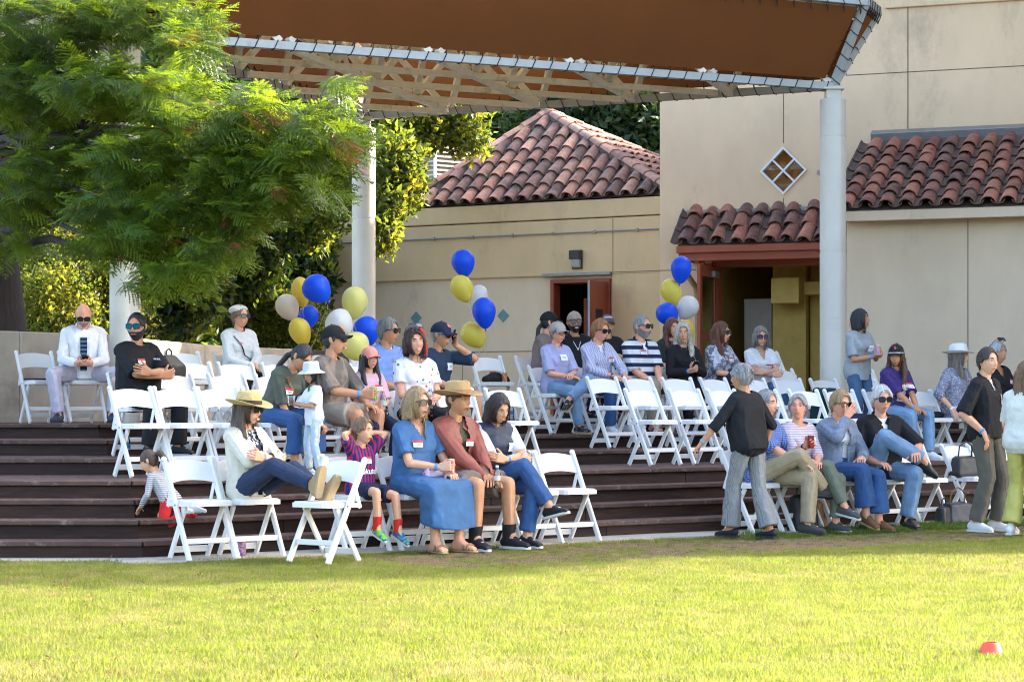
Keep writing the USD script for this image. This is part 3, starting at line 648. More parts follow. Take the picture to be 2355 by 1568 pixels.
# ---------------------------------------------------------------- chairs
def make_chair(loc, rz, label):
    t = thing('folding_chair', label, 'chair', loc, rz, group='white folding chairs set out on the terraces')
    W = .205
    for s in (-1, 1):
        part('post', bar([s*W, -.205, .785], [s*W, .215, 0.0], .028, .054, (0, 1, .5), .007), m_white, t)
        part('knob', mv(sph([0, 0, 0], .025, 1), s*W, -.205, .785), m_white, t, smooth=True)
        part('rear_leg', bar([s*.168, .075, .425], [s*.166, -.185, 0.0], .026, .046, (0, 1, .5), .006), m_white, t)
        part('link', bar([s*.187, -.175, .415], [s*.187, -.105, .60], .012, .038, (0, 1, 0), .005), m_white, t)
    # backrest: bowed slat with arched edges
    n = 12; xs = np.linspace(-.198, .198, n+1); v = []
    for x in xs:
        k = 1-(x/.198)**2
        yb = -.035*k
        zt_, zb_ = .752+.028*k, .600+.022*k
        for (z, th) in ((zt_, 0), (zt_, 1), (zb_, 1), (zb_, 0)):
            y = -.205+(.785-z)*.535*1.0
            v.append((x, y+yb+(.011 if th else -.011), z))
    f = []
    for i in range(n):
        for a in range(4): f.append([4*i+a, 4*i+(a+1) % 4, 4*(i+1)+(a+1) % 4, 4*(i+1)+a])
    f += [[0, 3, 2, 1], [4*n, 4*n+1, 4*n+2, 4*n+3]]
    part('backrest', (np.array(v), np.array(f)), m_white, t, smooth=35)
    outline = Polygon([(-.19, -.17), (.19, -.17), (.193, .12), (.18, .20), (.15, .225), (-.15, .225), (-.18, .20), (-.193, .12)])
    sv, sf = extrude(outline, .036); sv = np.array(sv); sv[:, 2] += .420+.05*(sv[:, 1]+.17)*.35
    part('seat', (sv, sf), m_white, t)
    part('seat_pad', cat([mv(bevel_box(.33, .34, .016, .006), 0, .03, .464)]), m_white, t)
    m_b = M('bolt_grey', (.12, .12, .12), rough=.4)
    for s in (-1, 1): part('bolt', tf(revolve([(.008, 0), (.008, .004), (.004, .006)], 8), trimesh.transformations.rotation_matrix(s*math.pi/2, [0, 1, 0], None) if False else np.block([[trimesh.transformations.rotation_matrix(s*math.pi/2, [0, 1, 0])[:3, :3], np.array([[s*(W+.0135)], [.004], [.435]])], [np.zeros((1, 3)), 1]])), m_b, t)
    part('front_stretcher', bx(-W+.014, W-.014, .120, .147, .135, .178, .005), m_white, t)
    part('rear_stretcher', bx(-.153, .153, -.160, -.136, .055, .105, .005), m_white, t)
    return t
CH = {}
PROW = {'A': -.28, 'B': 2.08, 'C': 3.6, 'D': 4.95, 'E': 6.3}
ROWN = {'A': 'front row at the lawn edge', 'B': 'second row from the lawn', 'C': 'third row from the lawn', 'D': 'fourth row from the lawn', 'E': 'back row'}
rows = {
 'A': [(430, None), (549, 'the woman in the straw hat'), (800, 'the boy in the striped jersey'), (905, 'the woman in the denim dress'), (1008, 'the man in the rust jacket'), (1098, 'the woman in the navy vest'), (1186, None), (1272, None),
       (1700, 'the man hidden behind the walking woman'), (1794, 'the grey haired woman in green trousers'), (1888, 'the woman covering her mouth'), (1985, 'the white haired man in black'), (2097, None), (2205, None), (2300, None)],
 'B': [(304, None), (404, None), (507, None), (607, 'the woman leaning in an olive tee'), (737, 'the man in the black cap and khaki shorts'), (828, 'the girl in the pink cap'), (928, 'the woman in the white floral top'), (1040, None), (1159, None),
       (1472, None), (1579, None), (1665, None), (1757, None), (1848, None), (1932, None), (2020, 'the woman in the purple tee'), (2111, None), (2170, 'the woman in the white fedora'), (2262, 'the older woman in black')],
 'C': [(296, 'the man in the black tee'), (400, None), (524, None), (628, None), (735, None), (852, 'the man in the blue checked shirt'), (965, 'the man in the navy cap'), (1385, None), (1470, None), (1556, None), (1645, None), (1727, None), (1810, None), (1895, None), (1985, None), (2070, None)],
 'D': [(444, None), (548, None), (645, None), (742, None), (845, None), (1248, 'the woman in the lavender tee'), (1345, 'the woman in the striped shirt'), (1440, 'the man in the striped polo'), (1535, 'the silver haired woman'), (1625, 'the auburn haired woman'), (1714, 'the woman in the white tee'), (1800, None), (1985, None)],
 'E': [(419, None), (533, 'the woman in the white beret'), (633, None), (742, None), (840, None), (1121, None), (1218, 'the woman in the black cap'), (1300, 'the bearded man'), (1376, 'the woman holding a red can'), (1525, 'the half hidden brown haired woman')],
}
ORD = ['first', 'second', 'third', 'fourth', 'fifth', 'sixth', 'seventh', 'eighth', 'ninth', 'tenth', 'eleventh', 'twelfth', 'thirteenth', 'fourteenth', 'fifteenth', 'sixteenth', 'seventeenth', 'eighteenth', 'nineteenth']
first_chair = None
crng = np.random.default_rng(3)
def put_chair(key, loc, rz, label):
    global first_chair
    if first_chair is None: first_chair = make_chair(loc, rz, label).GetPath()
    else: copy_of(first_chair, 'folding_chair', label, 'chair', loc, rz, 'white folding chairs set out on the terraces')
    CH[key] = (np.array(loc, float), rz)
for r, lst in rows.items():
    for k, (u, who) in enumerate(lst):
        p = PROW[r]
        q = row_pt(u, p+.17); pos = q+FACE*.17+crng.normal(0, .012, 2)
        rz = FANG+crng.normal(0, .05)
        lab = f'white folding chair that {who} sits on' if who else f'empty white folding chair, {ORD[k]} from the left in the {ROWN[r]}'
        put_chair((r, k), (pos[0], pos[1], floor_z(p)), rz, lab)
# the turned chair under the resting feet, the chairs at the far left, one on the entry landing
q = P(752, 1280, 16.85); put_chair('turn', (q[0], 16.85, 0), rad(142), 'white folding chair turned round as a footrest, nearest the lawn')
q = P(83, 975, 24.3); put_chair('L1', (q[0]+.05, 24.3, ZK[7]), rad(180+34), 'empty white folding chair at the far left before the concrete wall')
q = P(183, 975, 24.3); put_chair('L2', (q[0]+.02, 24.35, ZK[7]), rad(180+30), 'white folding chair that the bald man in a tie sits on')
q = P(1790, 900, 30.6); put_chair('land', (q[0], 30.7, 1.143), FANG+.1, 'empty white folding chair on the landing before the open entry')

# ---------------------------------------------------------------- trees and shrubs
def leaf_clump(seed, n, R, size, asp=.55, droop=.3):
    r = np.random.default_rng(seed); vs, fs = [], []
    for k in range(n):
        d = unit(r.normal(size=3)); p = d*R*r.uniform(.25, 1)**.6
        ax = unit(unit(r.normal(size=3))+d*.6-np.array([0, 0, droop])); sd = unit(np.cross(ax, r.normal(size=3))); nn = np.cross(sd, ax)
        L = size*r.uniform(.7, 1.25); w = L*asp/2
        b = len(vs)
        vs += [p, p+ax*L*.45+sd*w+nn*L*.07, p+ax*L, p+ax*L*.45-sd*w+nn*L*.07, p+ax*L*.5-nn*L*.03]
        fs += [[b, b+1, b+4], [b+1, b+2, b+4], [b+2, b+3, b+4], [b+3, b, b+4]]
    return np.array(vs), np.array(fs)
ml_yel = leaf_mat('leaf_yellow_green', (.09, .125, .016), (.42, .48, .035), .5, rnd=.4, hue=.035)
ml_mid = leaf_mat('leaf_mid_green', (.05, .095, .018), (.22, .34, .03), .48, rnd=.45, hue=.03)
ml_dark = leaf_mat('leaf_dark_green', (.022, .050, .017), (.04, .10, .015), .3, rough=.35, rnd=.4, hue=.02)
ml_oran = leaf_mat('leaf_orange', (.20, .075, .018), (.35, .12, .02), .4, rnd=.3)
m_bark = M('bark', (.05, .037, .03), rough=.95, var=.5, scale=6, sx=(3, 3, .5), bump=1.0, bscale=22, world=True)
m_bark2 = M('redwood_bark', (.035, .024, .02), rough=.95, var=.5, scale=7, sx=(3, 3, .35), bump=1.0, bscale=18, world=True)
CL = {k: [leaf_clump(10+i, 34, .30, sz, asp) for i in range(2)] for k, sz, asp in (('s', .085, .6), ('m', .12, .62), ('l', .17, .5))}
trng = np.random.default_rng(21)
def blob_points(blobs, n, rg):
    a = np.array([b[3]*b[4]*b[5] for b in blobs])**(2/3); a = a/a.sum(); out = []; dirs = []
    for b, w in zip(blobs, a):
        k = max(4, int(n*w)); d = rg.normal(size=(k, 3)); d /= np.linalg.norm(d, axis=1, keepdims=True)
        out.append(np.array(b[:3])+d*np.array(b[3:6])*rg.uniform(.35, 1.08, (k, 1))**.5); dirs.append(d)
    return np.vstack(out), np.vstack(dirs)
def tree(name, label, cat_, blobs, n, protos, weights, trunk=None, size=1.0, seed=0):
    rg = np.random.default_rng(100+seed)
    base = trunk[0] if trunk else blobs[0][:3]
    t = thing(name, label, cat_, (0, 0, 0))
    if trunk:
        part('trunk', tube(trunk[0:2] if False else np.array(trunk[:-1]), np.linspace(trunk[-1], trunk[-1]*.55, len(trunk)-1), 14), m_bark, t, smooth=True)
        tp = np.array(trunk[-2])
        for b in blobs[:8]:
            c = np.array(b[:3]); mid = (tp+c)/2+[0, 0, .15]
            part('limb', tube([tp-(tp-np.array(trunk[0]))*.15, mid, c], [trunk[-1]*.4, trunk[-1]*.25, .02], 6), m_bark, t, smooth=True)
    pos, d = blob_points(blobs, n, rg)
    q = rg.normal(size=(len(pos), 4)); sc_ = rg.uniform(.7, 1.3, len(pos))*size
    idx = rg.choice(len(protos), len(pos), p=np.array(weights)/sum(weights))
    instancer('crown', protos, pos, q, sc_, idx, t)
    return t
def B(u, v, Y, ru, rv, ry=1.2):
    c = P(u, v, Y); s = Y/FPX; return (*c, ru*s, rv*s, ry)
S, Mm, Lg = CL['s'], CL['m'], CL['l']
tree('leafy_vine_tree', 'yellow green broad leaved tree hanging over the corner of the yellow building', 'tree',
     [B(925, 290, 36.0, 60, 38, .5), B(1065, 285, 36.4, 42, 26, .5), B(1000, 275, 36.3, 50, 22, .4), B(905, 380, 35.6, 60, 70, .5), B(890, 470, 35.2, 40, 50, .4), B(880, 530, 35.0, 22, 35, .25), B(765, 470, 35.5, 40, 38, .4), B(715, 520, 36, 28, 40, .4), B(850, 300, 36.5, 80, 60, .7), B(930, 440, 35.6, 30, 30, .3)],
     620, [(Lg[0], ml_yel), (Mm[1], ml_mid), (Lg[1], ml_mid)], [4, 4, 3], [P(700, 900, 40), P(715, 700, 39.2), P(760, 520, 38), P(840, 400, 36.8), .14], .8, 1)
tree('sunlit_shrub', 'yellow green sunlit shrub behind the concrete wall at the far left', 'shrub', [B(160, 640, 33, 110, 90, 1.0), B(120, 730, 32, 100, 60, .8), B(250, 720, 33, 90, 70, .8), B(60, 640, 33.5, 60, 80, .8)], 900, [(S[0], ml_yel), (S[1], ml_mid), (S[0], ml_dark)], [5, 3, 1], None, .9, 2)
tree('dark_trunk_tree', 'dark green tree with a thick trunk right behind the left white column', 'tree', [B(240, 560, 34, 130, 90, 1.0), B(400, 620, 34, 110, 90, 1.0), B(330, 480, 35, 160, 90, 1.2), B(520, 560, 36, 130, 90, 1.0), B(430, 720, 35, 60, 40, .6)], 900, [(Lg[0], ml_dark), (Lg[1], ml_mid), (Mm[0], ml_yel)], [3, 4, 2], [P(345, 830, 33.5), P(342, 700, 33.6), P(335, 560, 34), .17], 1.0, 3)
tree('autumn_shrub', 'mixed green and orange shrub behind the woman in the white beret', 'shrub', [B(560, 700, 38, 110, 70, 1.0), B(480, 760, 37, 90, 50, .8), B(640, 690, 38.5, 80, 90, .9)], 560, [(S[0], ml_mid), (S[1], ml_oran), (S[0], ml_yel), (S[1], ml_dark)], [4, 1, 4, 1], None, 1.0, 4)
tree('low_hedge', 'bright leafy bush behind the low wall, under the white and yellow balloons', 'shrub', [B(620, 770, 36.5, 110, 45, .8), B(690, 760, 36.3, 50, 60, .6), B(540, 785, 36.5, 90, 35, .7)], 620, [(S[0], ml_yel), (S[1], ml_mid), (S[0], ml_dark)], [4, 4, 1], None, .8, 5)
tree('glossy_leaf_tree', 'dark glossy leaved tree beside the building corner, below the security camera', 'tree', [B(690, 620, 38.5, 60, 90, .8), B(640, 560, 39.5, 90, 80, 1.0), B(700, 480, 40, 80, 90, 1.0), B(600, 640, 40.5, 80, 80, .9)], 600, [(Lg[0], ml_dark), (Lg[1], ml_mid), (Mm[0], ml_dark)], [4, 2, 3], [P(650, 900, 41), P(655, 700, 41), P(670, 560, 40), .12], .95, 6)
k = 7
for (u, v, Y, ru, rv, n) in ((80, 350, 50, 260, 330, 900), (430, 330, 52, 260, 330, 900), (760, 380, 52, 200, 320, 800), (250, 640, 46, 240, 170, 700), (560, 640, 47, 220, 170, 700), (-120, 560, 46, 180, 260, 500)):
    lab = ['tall dark evergreen rising behind the redwood at the upper left', 'tall dark evergreen seen through the canopy lattice', 'tall dark evergreen behind the building corner and middle column', 'shaded green tree on the bank behind the bald man', 'shaded green tree on the bank behind the autumn shrub', 'dark tree at the very left edge beyond the wall'][k-7]
    tree('bank_tree', lab, 'tree', [B(u, v, Y, ru, rv, 2.0), B(u-ru*.5, v+rv*.5, Y-1, ru*.6, rv*.5, 1.5), B(u+ru*.5, v+rv*.4, Y-1, ru*.6, rv*.5, 1.5)], n, [(Lg[0], ml_dark), (Mm[1], ml_mid), (Lg[1], ml_dark)], [5, 2, 4], [P(u, 950, Y), P(u+5, 600, Y), P(u, v, Y), .25], 2.0, k); k += 1
for (u, v, Y, ru, rv, lab) in ((1080, 330, 56, 190, 190, 'very dark dense tree behind the left slope of the tile roof'), (1300, 300, 58, 190, 200, 'very dark dense tree rising behind the tile roof peak'), (1480, 320, 55, 170, 200, 'very dark dense tree between the tile roof and the tall hall')):
    tree('hill_tree', lab, 'tree', [B(u, v, Y, ru, rv, 2.0), B(u-60, v-60, Y+1, ru*.7, rv*.7, 1.5), B(u+50, v+90, Y-1.5, ru*.8, rv*.5, 1.5)], 800, [(Mm[0], ml_dark), (Lg[1], ml_dark)], [5, 4], [P(u, 950, Y), P(u, 600, Y), P(u, v, Y), .3], 2.0, k); k += 1
# unseen tree added at the right so its shade falls on the left
tree('park_tree', 'added green tree beside the unseen wing, beyond the right edge', 'tree', [(10.3, 23.6, 10.2, 1.9, 1.7, 1.5), (9.4, 23.4, 9.0, 1.2, 1.2, 1.0), (11.6, 23.2, 9.3, 1.5, 1.2, 1.2)], 420, [(Lg[0], ml_mid), (Mm[1], ml_dark)], [3, 3], [(11.2, 23.4, 0), (11.0, 23.4, 4), (10.6, 23.5, 8.5), .25], 1.3, 40)
# bank of earth behind everything
hx = np.linspace(-40, 40, 50); hy = np.linspace(44, 90, 24); HX, HY = np.meshgrid(hx, hy, indexing='ij')
HZ = .4+np.clip((HY-46)/44, 0, 1)**.8*26+1.2*meshkit.fbm(np.stack([HX*.2, HY*.2, HX*0], -1), 3, 5)
ii, jj = np.meshgrid(np.arange(49), np.arange(23), indexing='ij')
part('hillside', (np.stack([HX, HY, HZ], -1).reshape(-1, 3), np.stack([ii*24+jj, (ii+1)*24+jj, (ii+1)*24+jj+1, ii*24+jj+1], -1).reshape(-1, 4)), M('hill_earth', (.035, .036, .018), rough=1, var=.5, scale=.6, world=True, bump=.6, bscale=3), smooth=True, kind='structure')

# redwood: trunk at the left edge, flat feathery sprays on long boughs
def spray(seed, L=.46):
    r = np.random.default_rng(seed); vs, fs = [], []
    def stem(p, q, w):
        d = unit(q-p); sd = unit(np.cross(d, [0, 0, 1])); b = len(vs); vs.extend([p-sd*w, p+sd*w, q+sd*w*.5, q-sd*w*.5]); fs.extend([[b, b+1, b+2], [b, b+2, b+3]])
    def twig(p, d, l):
        "one flat twiglet with a toothed needle edge on both sides"
        d = unit(d); sd = unit(np.cross(d, np.array([0, 0, 1.])+r.normal(0, .22, 3))); n = max(4, int(l/.018)); w0 = r.uniform(.017, .023)
        for i in range(n):
            s0, s1 = i/n, (i+1)/n; dr = np.array([0, 0, -.45*l*l]); c0, c1 = p+d*l*s0+dr*s0*s0*3, p+d*l*s1+dr*s1*s1*3
            w = w0*(1-.6*s0**2.5)*(.55+.45*min(1, s0*5+.3))
            for sg in (-1, 1):
                tip = c0+sd*sg*w*r.uniform(.85, 1.2)+d*w*r.uniform(.7, 1.1)+np.array([0, 0, r.normal(0, .002)]); b = len(vs); vs.extend([c0, c1, tip]); fs.append([b, b+1, b+2])
    ax = np.array([0, 1., 0]); m = int(L/.046); prev = np.zeros(3)
    for i in range(1, m+1):
        s = i/m; p = np.array([.02*math.sin(3*s+seed), L*s, -.09*s*s]); stem(prev, p, .003*(1-s)+.001); prev = p
        l = (.05+.15*math.sin(math.pi*min(1, .25+.72*s)))*r.uniform(.75, 1.15)
        for sg in (-1, 1): twig(p, np.array([sg*.8, .8, r.normal(-.05, .12)]), l)
    twig(prev, ax, .10)
    return np.array(vs), np.array(fs)
m_rw = leaf_mat('redwood_needles', (.030, .082, .012), (.24, .42, .022), .45, rough=.38, rnd=.55, hue=.03)
m_rwd = leaf_mat('redwood_dead', (.27, .13, .03), (.42, .19, .03), .35, rnd=.3)
rw = thing('redwood_tree', 'big coast redwood with bright feathery boughs filling the upper left', 'tree')
part('trunk', tube([(-6.68, 27.0, -.2), (-6.66, 27.0, 1.5), (-6.70, 27.0, 3.0), (-6.78, 27.05, 6.0), (-6.8, 27, 12)], [.86, .70, .56, .48, .36], 28), m_bark2, rw, smooth=True)
RB = [(100, 50, 24, 210, 90), (330, 30, 23.4, 150, 70), (425, 110, 22.6, 75, 55), (60, 210, 24.3, 150, 90), (250, 200, 23, 160, 70), (400, 215, 22, 115, 60), (480, 290, 21.6, 130, 55), (620, 275, 21, 120, 48), (740, 295, 20.6, 85, 45), (800, 320, 20.3, 42, 45),
      (700, 375, 20.8, 105, 50), (560, 390, 21.3, 140, 60), (340, 360, 22.3, 160, 70), (130, 390, 24, 150, 80), (270, 470, 22.5, 140, 55), (430, 480, 21.8, 140, 55), (560, 490, 21.2, 75, 45), (650, 440, 20.8, 75, 38), (740, 440, 20.5, 45, 28),
      (350, 550, 21.9, 130, 45), (500, 570, 21.2, 80, 36), (390, 625, 21.5, 70, 34), (240, 560, 22.6, 75, 32), (50, 480, 24.5, 100, 40), (455, 620, 21.3, 50, 28), (470, 40, 22.8, 35, 40), (787, 215, 20.4, 22, 26), (600, 230, 21.2, 60, 25), (20, 560, 25, 70, 28), (340, 660, 21.6, 45, 16), (560, 330, 21.6, 90, 40)]
rr_ = np.random.default_rng(77); pos, yd, uh, sc_, ix = [], [], [], [], []
tb = np.array([-6.7, 27.0])
for (u, v, Y, a, b) in RB:
    c = P(u, v, Y); s = Y/FPX; n = int(5+a*b/(52 if u < 330 else 45))
    out = unit(np.r_[c[:2]-tb, 0])
    if b > 30:
        st = np.array([-6.72, 27, c[2]+.55]); part('bough', tube([st, st*.55+c*.45+[0, 0, .25], c+[0, 0, .02]], [.07, .045, .012], 7), m_bark2, rw, smooth=True)
    for k_ in range(n):
        d = unit(rr_.normal(size=3)); rad_ = rr_.uniform(.15, 1)**.5
        p = c+d*np.array([a*s, 1.0, b*s])*rad_
        yaw = rr_.normal(0, .75); o = np.array([out[0]*math.cos(yaw)-out[1]*math.sin(yaw), out[0]*math.sin(yaw)+out[1]*math.cos(yaw), 0])
        dirv = unit(o+np.array([.25*d[0], 0, .55*d[2]-.12+rr_.normal(0, .18)]))
        pos.append(p-dirv*.2); yd.append(dirv); uh.append(unit(np.array([rr_.normal(0, .35), rr_.normal(-.35, .3), 1.0]))); sc_.append(rr_.uniform(.55, 1.0)); 
        ix.append(3 if rr_.random() < .022 and d[2] < .3 else rr_.integers(3))
sp = [spray(1), spray(2), spray(3, .36)]
instancer('crown', [(sp[0], m_rw), (sp[1], m_rw), (sp[2], m_rw), (sp[2], m_rwd)], np.array(pos), quat_from_axes(np.array(yd), np.array(uh)), np.array(sc_), np.array(ix), rw)

# ---------------------------------------------------------------- grass
def grass_clump(seed, n, h0, h1, R):
    r = np.random.default_rng(seed); vs, fs = [], []
    for k in range(n):
        a, rr2 = r.uniform(0, 2*np.pi), R*math.sqrt(r.random()); p = np.array([rr2*math.cos(a), rr2*math.sin(a), -.004])
        h = r.uniform(h0, h1); lean = r.normal(0, .42, 2)*h; w = r.uniform(.0010, .0021); t_ = r.uniform(0, 2*np.pi); sd = np.array([math.cos(t_), math.sin(t_), 0])*w
        m_ = p+np.array([*lean*.38, h*.6]); e = p+np.array([*lean*1.15, h*.95-.12*abs(lean).sum()]); b = len(vs)
        vs += [p-sd, p+sd, m_+sd*.8, m_-sd*.8, e]; fs += [[b, b+1, b+2], [b, b+2, b+3], [b+3, b+2, b+4]]
    return np.array(vs), np.array(fs)
mg1 = leaf_mat('grass_green', (.080, .130, .022), (.27, .40, .045), .5, rough=.45, rnd=.3, hue=.03)
mg2 = leaf_mat('grass_yellow', (.24, .23, .085), (.47, .45, .12), .5, rough=.5, rnd=.25, hue=.02)
mg3 = leaf_mat('grass_dry', (.29, .225, .13), (.36, .28, .15), .4, rough=.6, rnd=.25, hue=.015)
mg4 = leaf_mat('grass_lush', (.045, .11, .018), (.14, .27, .03), .45, rough=.4, rnd=.25, hue=.02)
gr = np.random.default_rng(5); NG = 62000
Yg = np.sqrt(gr.uniform(9.0**2, 24.0**2, NG*2)); Xg = gr.uniform(-1, 1, NG*2)*(.2354*Yg+.35)
pp = (np.c_[Xg, Yg]-B0) @ SN; tt = (np.c_[Xg, Yg]-B0) @ SD
ok_ = np.where(Xg < B0[0]-.14, Yg < 16.73, (pp < -.53)) & (gr.random(NG*2) < np.clip(14/Yg, .45, 1)**1.2)
Xg, Yg, pp, tt = Xg[ok_], Yg[ok_], pp[ok_], tt[ok_]
n1 = meshkit.fbm(np.c_[Xg*.9, Yg*.9, Xg*0], 4, 8); n2 = meshkit.fbm(np.c_[Xg*3, Yg*3, Xg*0], 3, 9)
dry = np.clip((n1-.5)*2.2+(n2-.5)*1.2+.12, 0, 1)
patch = ((tt > 1.4) & (pp > -2.4) & (pp < -.7)).astype(float)*np.clip(.86+(n2-.5)*1.6, 0, 1)
lush = ((pp > -1.0) & (tt > 5.5)) & (n2 > .42)
ur = gr.random(len(Xg))
idx = np.where(lush & (ur < .8), 3, np.where(ur < patch, 2, np.where(ur < dry*.7+.08, np.where(gr.random(len(Xg)) < .4, 2, 1), np.where(gr.random(len(Xg)) < .34, 1, 0))))
q = np.zeros((len(Xg), 4)); an = gr.uniform(0, np.pi, len(Xg)); q[:, 0] = np.cos(an); q[:, 3] = np.sin(an)
zg = .035*(meshkit.fbm(np.c_[Xg*.7, Yg*.7, Xg*0], 3, 3)-.5); zg = np.where(Yg > 16, zg*np.clip(1-(Yg-16)/2, .15, 1), zg)-.012
gsc = gr.uniform(.6, 1.4, len(Xg))*(.7+.65*n2)*np.where(patch > .3, .6, 1)*np.where(lush, 1.5, 1)
instancer('grass', [(grass_clump(1, 38, .018, .045, .055), mg1), (grass_clump(2, 26, .018, .042, .055), mg2), (grass_clump(3, 24, .010, .028, .06), mg3), (grass_clump(4, 24, .03, .055, .05), mg4)],
          np.c_[Xg, Yg, zg], q, gsc, idx, label='short sunlit grass of the lawn, dry in patches near the steps', cat='grass')
fl = np.random.default_rng(9); n = 90
Yf = fl.uniform(9.8, 16.6, n); Xf = -.2354*Yf*np.clip(1-np.abs(fl.normal(0, .42, n)), -.2, 1)
instancer('fallen_leaves', [(leaf_clump(5, 6, .045, .038, .28), leaf_mat('twig_brown', (.24, .12, .055), (.2, .09, .03), .2))], np.c_[Xf, Yf, np.full(n, .008)], fl.normal(size=(n, 4)), np.c_[fl.uniform(.5, 1.2, (n, 2)), np.full((n, 1), .25)], np.zeros(n, int), label='fallen orange redwood twigs scattered on the lawn at the left', cat='leaves')
# ---------------------------------------------------------------- people: builders
from scipy import sparse
from scipy.spatial import cKDTree
_ico = np.array(trimesh.creation.icosphere(1).vertices)
_ico2 = np.array(trimesh.creation.icosphere(2).vertices)
def S_(c, r): return np.asarray(c, float)+_ico*(np.asarray(r, float) if np.ndim(r) else r)
def hull(*sets): return Manifold.hull_points(np.vstack(sets))
def caps(a, ra, b, rb): return hull(S_(a, ra), S_(b, rb))
def ringp(c, ax, r, n=16, asp=None, side=None):
    ax = unit(ax); sd = unit(np.cross(ax, side if side is not None else ([0, 0, 1.] if abs(ax[2]) < .9 else [1., 0, 0]))); up_ = np.cross(ax, sd)
    a = np.arange(n)*2*np.pi/n; ra, rb = (r, r) if asp is None else asp
    return np.asarray(c)+np.outer(np.cos(a), sd)*ra+np.outer(np.sin(a), up_)*rb
def union(ms):
    ms = [m for m in ms if not m.is_empty()]
    return Manifold.batch_boolean(ms, manifold3d.OpType.Add)
def smooth_mesh(man, length, it=6, lam=.5, mu=-.53):
    m = man.refine_to_length(length).to_mesh(); v = np.array(m.vert_properties[:, :3], float); f = np.array(m.tri_verts)
    tm = trimesh.Trimesh(v, f, process=False); tm.merge_vertices(); v, f = np.array(tm.vertices), np.array(tm.faces)
    e = np.vstack([f[:, [0, 1]], f[:, [1, 2]], f[:, [2, 0]]]); n = len(v)
    A = sparse.coo_matrix((np.ones(len(e)*2), (np.r_[e[:, 0], e[:, 1]], np.r_[e[:, 1], e[:, 0]])), shape=(n, n)).tocsr(); A.data[:] = 1
    d = np.asarray(A.sum(1)).ravel(); D = sparse.diags(1/np.maximum(d, 1)) @ A
    for k in range(it):
        v = v+lam*(D @ v-v); v = v+mu*(D @ v-v)
    return v, f
def vnormals(v, f):
    n = np.zeros_like(v); c = np.cross(v[f[:, 1]]-v[f[:, 0]], v[f[:, 2]]-v[f[:, 0]])
    for k in range(3): np.add.at(n, f[:, k], c)
    return n/(np.linalg.norm(n, axis=1, keepdims=True)+1e-12)
def wrinkle(mesh, amp, freq, seed=0, stretch=(1, 1, 1)):
    v, f = mesh; n = vnormals(v, f)
    k = meshkit.fbm(v*freq*np.array(stretch)+seed*7.3, 3, seed)-.5
    k = -np.abs(k)*2+.35
    return v+n*(k*amp)[:, None], f
def rot(yaw=0, pitch=0, roll=0):
    R = trimesh.transformations
    return R.rotation_matrix(yaw, [0, 0, 1])[:3, :3] @ R.rotation_matrix(pitch, [1, 0, 0])[:3, :3] @ R.rotation_matrix(roll, [0, 1, 0])[:3, :3]
def ik(a, c, l1, l2, pole):
    a, c = np.asarray(a, float), np.asarray(c, float); d = c-a; L = np.linalg.norm(d); mx = (l1+l2)*.995
    if L > mx: c = a+d/L*mx; L = mx
    mn = abs(l1-l2)+.02
    if L < mn: c = a+d/max(L, 1e-6)*mn; L = mn
    d = (c-a)/L; x = (l1*l1-l2*l2+L*L)/(2*L); h = math.sqrt(max(l1*l1-x*x, 0)); p = np.asarray(pole, float); p = p-d*(p @ d); p = unit(p)
    return a+d*x+p*h, c

# head template: y forward, z up, centre half way between chin and crown
def head_template():
    m = trimesh.creation.icosphere(4); v = np.array(m.vertices); v = v+np.array([0, .38, -.05]); v /= np.linalg.norm(v, axis=1, keepdims=True)
    p = v*np.array([.074, .094, .117]); x, y, z = p.T.copy(); fr = np.clip(y/.05, 0, 1); low = np.clip(-z/.117, 0, 1)
    x = x*(1-.30*low**1.6*np.where(y > -.02, 1, .6)); y = np.where(y < 0, y*(1-.38*low**1.1), y)
    y = np.where(y > 0, y*(1-.10*np.clip(z/.117, 0, 1)**2), y)
    ax = np.abs(x); g = lambda a, s: np.exp(-(a/s)**2)
    y = y+fr*(.017*g(x, .0125)*g(z+.028, .016)+.010*g(x, .010)*g(z+.006, .022))
    y = y-fr*.012*g(ax-.031, .015)*g(z-.008, .012)
    y = y+fr*.005*g(z-.029, .010)*np.clip(1.4-ax/.04, 0, 1)
    y = y+fr*(.006*g(x, .022)*g(z+.058, .006)+.007*g(x, .019)*g(z+.070, .006)-.004*g(x, .022)*g(z+.064, .0025)+.008*g(x, .020)*g(z+.098, .014))
    y = y+fr*.003*g(ax-.042, .016)*g(z+.026, .018)
    return Manifold(manifold3d.Mesh(np.stack([x, y, z], 1).astype(np.float32), np.array(m.faces, np.uint32)))
HEAD0 = head_template()
_ear = lambda s: hull(np.array([s*.074, -.008, -.002])+_ico*[.006, .017, .030], np.array([s*.083, -.018, .006])+_ico*[.004, .012, .024])
HEAD = union([HEAD0, _ear(1), _ear(-1)])
def ell(c, r, n=3): 
    m = trimesh.creation.icosphere(n); return Manifold(manifold3d.Mesh((np.array(m.vertices)*r+np.asarray(c)).astype(np.float32), np.array(m.faces, np.uint32)))
def prism_x(poly, w=.2):
    "(y, z) polygon extruded across x"
    q = np.array(poly, float); a = np.sum(q[:, 0]*np.roll(q[:, 1], -1)-np.roll(q[:, 0], -1)*q[:, 1])
    m = CrossSection([q if a > 0 else q[::-1]]).extrude(2*w)   # (y, z, x)
    return m.transform(np.array([[0, 0, 1, -w], [1, 0, 0, 0], [0, 1, 0, 0]], float))
HAND = {}
